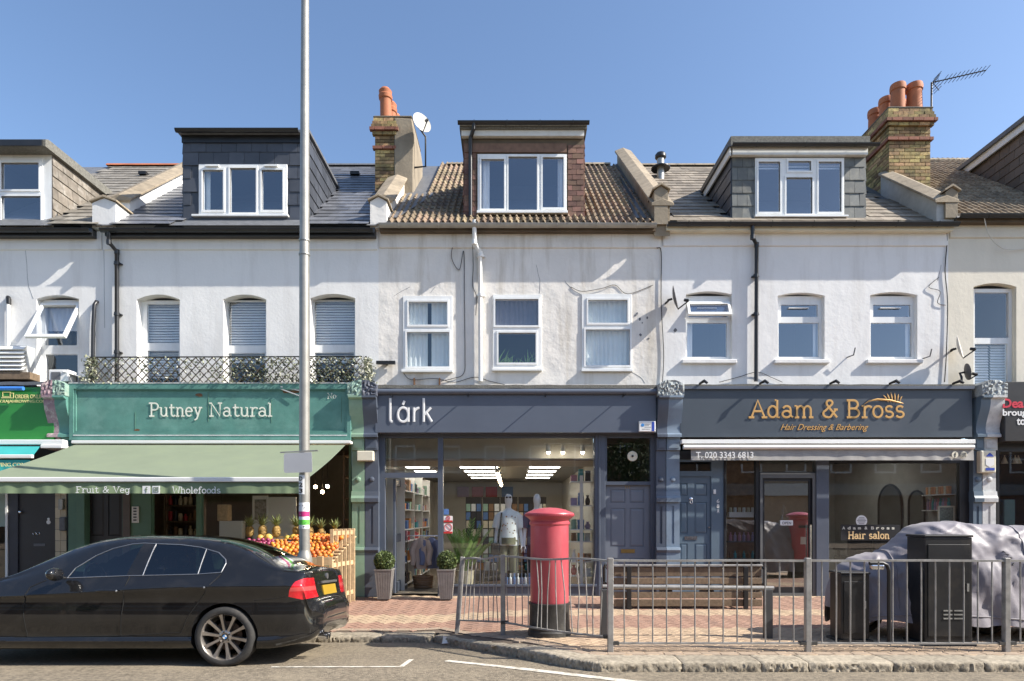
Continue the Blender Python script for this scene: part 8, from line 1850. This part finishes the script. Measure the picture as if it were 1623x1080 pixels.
# wheels
def wheel(sx, sg_):
    c = Vector(cw((sx, sg_ * .795, .318))); y0 = c.y; o = lambda t: -sg_ * t      # offset towards the outside
    out = 1 if sg_ > 0 else -1
    b = MB(); n = 56; prof = [(.238, .085), (.25, .105), (.275, .112), (.30, .104), (.313, .085), (.318, .05), (.318, -.05), (.313, -.09), (.28, -.11), (.24, -.1)]
    b.lathe([(r, -out * t) for r, t in prof], c, n, 'y', False)
    w = b.build('wheel', m_tyre, car, smooth=40)
    b = MB(); b.lathe([(r, -out * t) for r, t in ((.228, -.1), (.226, .03), (.232, .08), (.243, .1), (.246, .097), (.24, .085))], c, 48, 'y', False); b.build('rim', m_rim, w, smooth=40)
    b = MB(); b.lathe([(.001, -out * -.02), (.2, -out * -.02)], c, 24, 'y'); b.lathe([(.155, -out * -.005), (.155, -out * .0), (.06, -out * .004), (.001, -out * .004)], c, 28, 'y'); b.build('brake_disc', M('brake_rust', (.13, .085, .06), .6, metal=.3) if not bpy.data.materials.get('brake_rust') else bpy.data.materials['brake_rust'], w)
    b = MB(); b.lathe([(.075, -out * .02), (.07, -out * .062), (.052, -out * .072), (.036, -out * .07), (.001, -out * .07)], c, 24, 'y')
    hub = b.build('hub', m_rim, w, smooth=35)
    for k in range(10):
        a = R(90 + k * 36 + 9); r = Vector((math.cos(a), 0, math.sin(a))); t = Vector((-math.sin(a), 0, math.cos(a))); ov = Vector((0, -out, 0)); b = MB(); sec = []
        for (rr, hw, hi, lo) in ((.05, .017, .066, .02), (.12, .0165, .072, .035), (.19, .019, .080, .045), (.236, .026, .088, .05)):
            p = c + r * rr; sec.append([p - t * hw + ov * lo, p + t * hw + ov * lo, p + t * hw * .75 + ov * hi, p - t * hw * .75 + ov * hi])
        for i in range(3):
            for j in range(4): b.q(sec[i][j], sec[i][(j + 1) % 4], sec[i + 1][(j + 1) % 4], sec[i + 1][j])
        b.build('spoke', m_rim, w)
    if out > 0 and sx < 2:
        b = MB(); b.lathe([(.036, -.0701), (.036, -.074), (.001, -.074)], c, 20, 'y'); bd = b.build('emblem', m_black, hub)
        for k, mt in enumerate((m_letwhite, bpy.data.materials['logo_blue'], m_letwhite, bpy.data.materials['logo_blue'])):
            b = MB(); P = [(c.x, c.y - .0755, c.z)] + [(c.x + .024 * math.cos(R(k * 90 + q_)), c.y - .0755, c.z + .024 * math.sin(R(k * 90 + q_))) for q_ in (0, 30, 60, 90)]; b.q(*P); b.build('emblem_quadrant', mt, w)
    for k in range(5):
        a = R(k * 72 + 30); p = c + Vector((.05 * math.cos(a), -out * .066, .05 * math.sin(a))); b = MB(); b.tube([p, p + Vector((0, -out * .008, 0))], .009, 6); b.build('wheel_bolt', m_black, w)
for sx in (RW, FW_):
    for sg_ in (1, -1): wheel(sx, sg_)

# ---------------------------------------------------------------- motorbike under a cover
m_cover = M('lilac_grey_cover', (.20, .183, .205), .55, var=.05, scale=3, bump=.003, bscale=9, low=.006, lscale=5, sheen=.2, dirt=(.24, .22, .24), dirt_amt=.3, dirt_scale=3)
MY = -3.92; mk = thing('motorbike', 'motorbike with spoked wheel showing below its grey cover', 'motorbike', (wx(1460, MY), MY, 0))
def bike_wheel(px, r, tag_):
    x = wx(px, MY); b = MB(); b.lathe([(r - .07, .04), (r - .03, .055), (r, .02), (r, -.02), (r - .03, -.055), (r - .07, -.04)], (x, MY, r), 36, 'y', False); w = b.build('wheel', m_tyre, mk, smooth=40)
    b = MB(); b.tube([(x + (r - .075) * math.cos(t * .26), MY, r + (r - .075) * math.sin(t * .26)) for t in range(24)], .016, 6, True); b.build('rim', m_grey, w)
    b = MB(); b.lathe([(.05, .05), (.05, -.05), (.001, -.05)], (x, MY, r), 12, 'y'); b.build('hub', m_grey, w)
    for k in range(10): a = k * .628; b = MB(); b.tube([(x + .04 * math.cos(a), MY, r + .04 * math.sin(a)), (x + (r - .08) * math.cos(a + .2), MY, r + (r - .08) * math.sin(a + .2))], .006, 5); b.build('spoke', m_grey, w)
bike_wheel(1362, .30, 'front'); bike_wheel(1563, .30, 'rear')
b = MB(); b.box(wx(1420, MY), wx(1520, MY), MY - .15, MY + .15, .22, .6); b.tube([(wx(1400, MY), MY - .1, .3), (wx(1440, MY), MY - .12, .16), (wx(1540, MY), MY - .14, .2)], .03, 8); b.build('engine', m_blackbase, mk, bevel=.03)
b = MB(); b.tube([(wx(1525, MY), MY - .16, .22), (wx(1600, MY), MY - .2, .3), (wx(1690, MY), MY - .2, .4)], .045, 10); b.build('exhaust', m_blackbase, mk, smooth=50)
st = [(1311, 952, 960, .04), (1316, 925, 985, .12), (1326, 905, 988, .2), (1345, 888, 984, .28), (1370, 880, 977, .33), (1392, 876, 976, .37), (1412, 864, 976, .40), (1434, 846, 977, .42), (1453, 833, 978, .43), (1480, 827.5, 979, .44), (1530, 830, 982, .46), (1580, 833, 985, .48), (1604, 834, 987, .47), (1640, 840, 987, .42), (1690, 862, 985, .34), (1730, 900, 982, .2), (1742, 950, 965, .04)]
cv = MB(); nS, nC = 170, 56; ids = []
fpx = [q_[0] for q_ in st]; f1, f2, f3 = pchip(fpx, [q_[1] for q_ in st]), pchip(fpx, [q_[2] for q_ in st]), pchip(fpx, [q_[3] for q_ in st])
for i in range(nS + 1):
    px = fpx[0] + (fpx[-1] - fpx[0]) * i / nS; zt, zb, hd = wz(f1(px), MY), wz(f2(px), MY), f3(px); x = wx(px, MY); row = []
    for j in range(nC + 1):
        a = j / nC; t = abs(a - .5) * 2        # 1 at both hems, 0 along the ridge
        side = -1 if a < .5 else 1; y = MY + side * hd * (t ** .6) * (1 + .10 * t); z = lerp(zt, zb, t ** 2.5)
        fold = .022 * math.sin(px * .11 + z * 3.5 + 2 * mnoise.noise(Vector((x * 1.2, z * 1.2, 2)))) * t + .018 * mnoise.noise(Vector((x * 3.2 + z * 2.2, z * .8, y * 2))) * t + .015 * abs(mnoise.noise(Vector((x * 4.5 - z * 5, z * 1.2 + x, 4)))) + .022 * max(0, 1 - 7 * abs(mnoise.noise(Vector((x * 2.4 - z * 3.2, z * .8 + x * .6, 9))))) + .018 * max(0, 1 - 6 * abs(mnoise.noise(Vector((x * 1.6 + z * 3.5, z, 3))))) + .016 * mnoise.noise(Vector((x * 11 + z * 7, z * 4, y * 5)))
        row.append(len(cv.v)); cv.v.append((x + .015 * mnoise.noise(Vector((z * 5, x * 2, 7))), y + side * fold, z + fold * .5 * (1 - t) + (.02 * math.sin(px * .07) if t > .98 else 0)))
    ids.append(row)
for i in range(nS):
    for j in range(nC): cv.f.append((ids[i][j], ids[i + 1][j], ids[i + 1][j + 1], ids[i][j + 1])); cv.m.append(0)
cv.f.append(tuple(ids[0])); cv.m.append(0); cv.f.append(tuple(ids[-1][::-1])); cv.m.append(0)
cvo = tag(cv.build('motorbike_cover', m_cover, smooth=60), 'creased lilac grey cover draped over the motorbike behind the cabinets', 'cover')
b = MB()
for i in (int(nS * .20), int(nS * .64)): b.tube([Vector(cv.v[ids[i][j]]) + Vector((0, -.004, .003)) for j in range(2, nC - 1)], .006, 5)
b.tube([Vector(cv.v[ids[i][1]]) + Vector((0, -.004, 0)) for i in range(2, nS - 1, 2)], .009, 5)
b.build('seam', m_cover, cvo, smooth=60)
hs = thing('cycle_hoop', 'black hoop stand with silver lamp lens in front of the covered motorbike', 'hoop stand', (wx(1408, -4.55), -4.55, 0)); HY = -4.55
b = MB(); b.tube([(wx(1409, HY), HY, -.02), (wx(1409, HY), HY, wz(905, HY)), (wx(1406, HY), HY, wz(896, HY)), (wx(1398, HY), HY, wz(892.5, HY)), (wx(1378, HY), HY, wz(893, HY))], .022, 8); b.build('tube', m_black, hs, smooth=50)
b = MB(); b.box(wx(1379, HY), wx(1400, HY), HY - .03, HY + .03, wz(903, HY), wz(895, HY)); b.build('lens', m_chrome, hs, bevel=.015, seg=2)
# small bird-like print on the cover
def cover_y(px, z):
    i = (px - fpx[0]) / (fpx[-1] - fpx[0]) * nS; i = int(max(0, min(nS, i))); best = None
    for j in range(nC // 2):
        z0, z1 = cv.v[ids[i][j]][2], cv.v[ids[i][j + 1]][2]
        if min(z0, z1) <= z <= max(z0, z1): t = (z - z0) / (z1 - z0 + 1e-9); best = lerp(cv.v[ids[i][j]][1], cv.v[ids[i][j + 1]][1], t)
    return best if best is not None else MY - .4
b = MB()
for L_ in ([(1592, 874), (1598, 878), (1606, 877), (1602, 869)], [(1594, 878), (1600, 880)], [(1600, 884), (1612, 885), (1618, 882)], [(1600, 896), (1606, 892)], [(1612, 889), (1620, 889)]):
    b.tube([(wx(px, MY - .4), cover_y(px, wz(py, MY - .4)) - .006, wz(py, MY - .4)) for px, py in L_], .007, 5)
b.build('printed_mark', m_black, cvo)

# ---------------------------------------------------------------- the other side of the street, behind the photographer: met only in reflections
m_ob = M('brown_brick', (.24, .15, .09), .9, var=.25, scale=5, bump=.004)
for k, (x0, x1) in enumerate(((-46, -8.5), (-8, 9), (9.5, 48))):
    o = thing('brick_terrace', ['brown brick terrace across the street mirrored in the car side', 'brown brick terrace with white windows straight across the street', 'brown brick terrace across the street mirrored in the salon glass'][k], 'building', (x0, -25, 0))
    b = MB(); b.box(x0, x1, -33, -25, -.2, 6.2); b.build('wall', m_ob, o); b = MB(); b.prism([(-24.7, 6.2), (-33.3, 6.2), (-29, 8.9)], x0 - .1, x1 + .1, 'x'); b.build('roof', m_slate3, o)
    b = MB(); b.box(x0 + .3, x1 - .3, -25, -24.7, 2.7, 3.35); b.build('shop_fascia', m_grwall, o)
    x = x0 + 1.2
    while x < x1 - 1.5:
        for z in (4.0,): b = MB(); b.plate(x, x + 1.2, z, z + 1.6, [(x + .1, x + 1.1, z + .1, z + .75), (x + .1, x + 1.1, z + .85, z + 1.5)], -24.95, -25.02); b.v = [(v[0], v[1], v[2]) for v in b.v]; w = b.build('window', m_white, o)
        x += 2.6
rg = random.Random(4)
m_oleaf = M('leaf_green', (.06, .1, .025), .6, var=.4, scale=3)
for k, (tx, ty, lab2) in enumerate(((6.0, -20.5, 'green street tree across the road mirrored in the gift shop glass'), (-16, -21, 'green street tree across the road beyond the car'))):
    t = thing('street_tree', lab2, 'tree', (tx, ty, 0)); b = MB(); b.tube([(tx, ty, -.1), (tx + .05, ty, 1.8), (tx - .1, ty, 4.2)], [.16, .12, .07], 8); b.build('trunk', m_wood, t); b = MB()
    for i in range(2600):
        d = Vector((rg.gauss(0, 1), rg.gauss(0, 1), rg.gauss(0, 1))).normalized() * (rg.random() ** .4); p = Vector((tx, ty, 3.9)) + Vector((d.x * 1.9, d.y * 1.8, d.z * 1.7)) * (1 + .25 * mnoise.noise(d * 2)); leaf(b, p, rg.uniform(.06, .12), rg, 0)
    b.build('crown', m_oleaf, t)
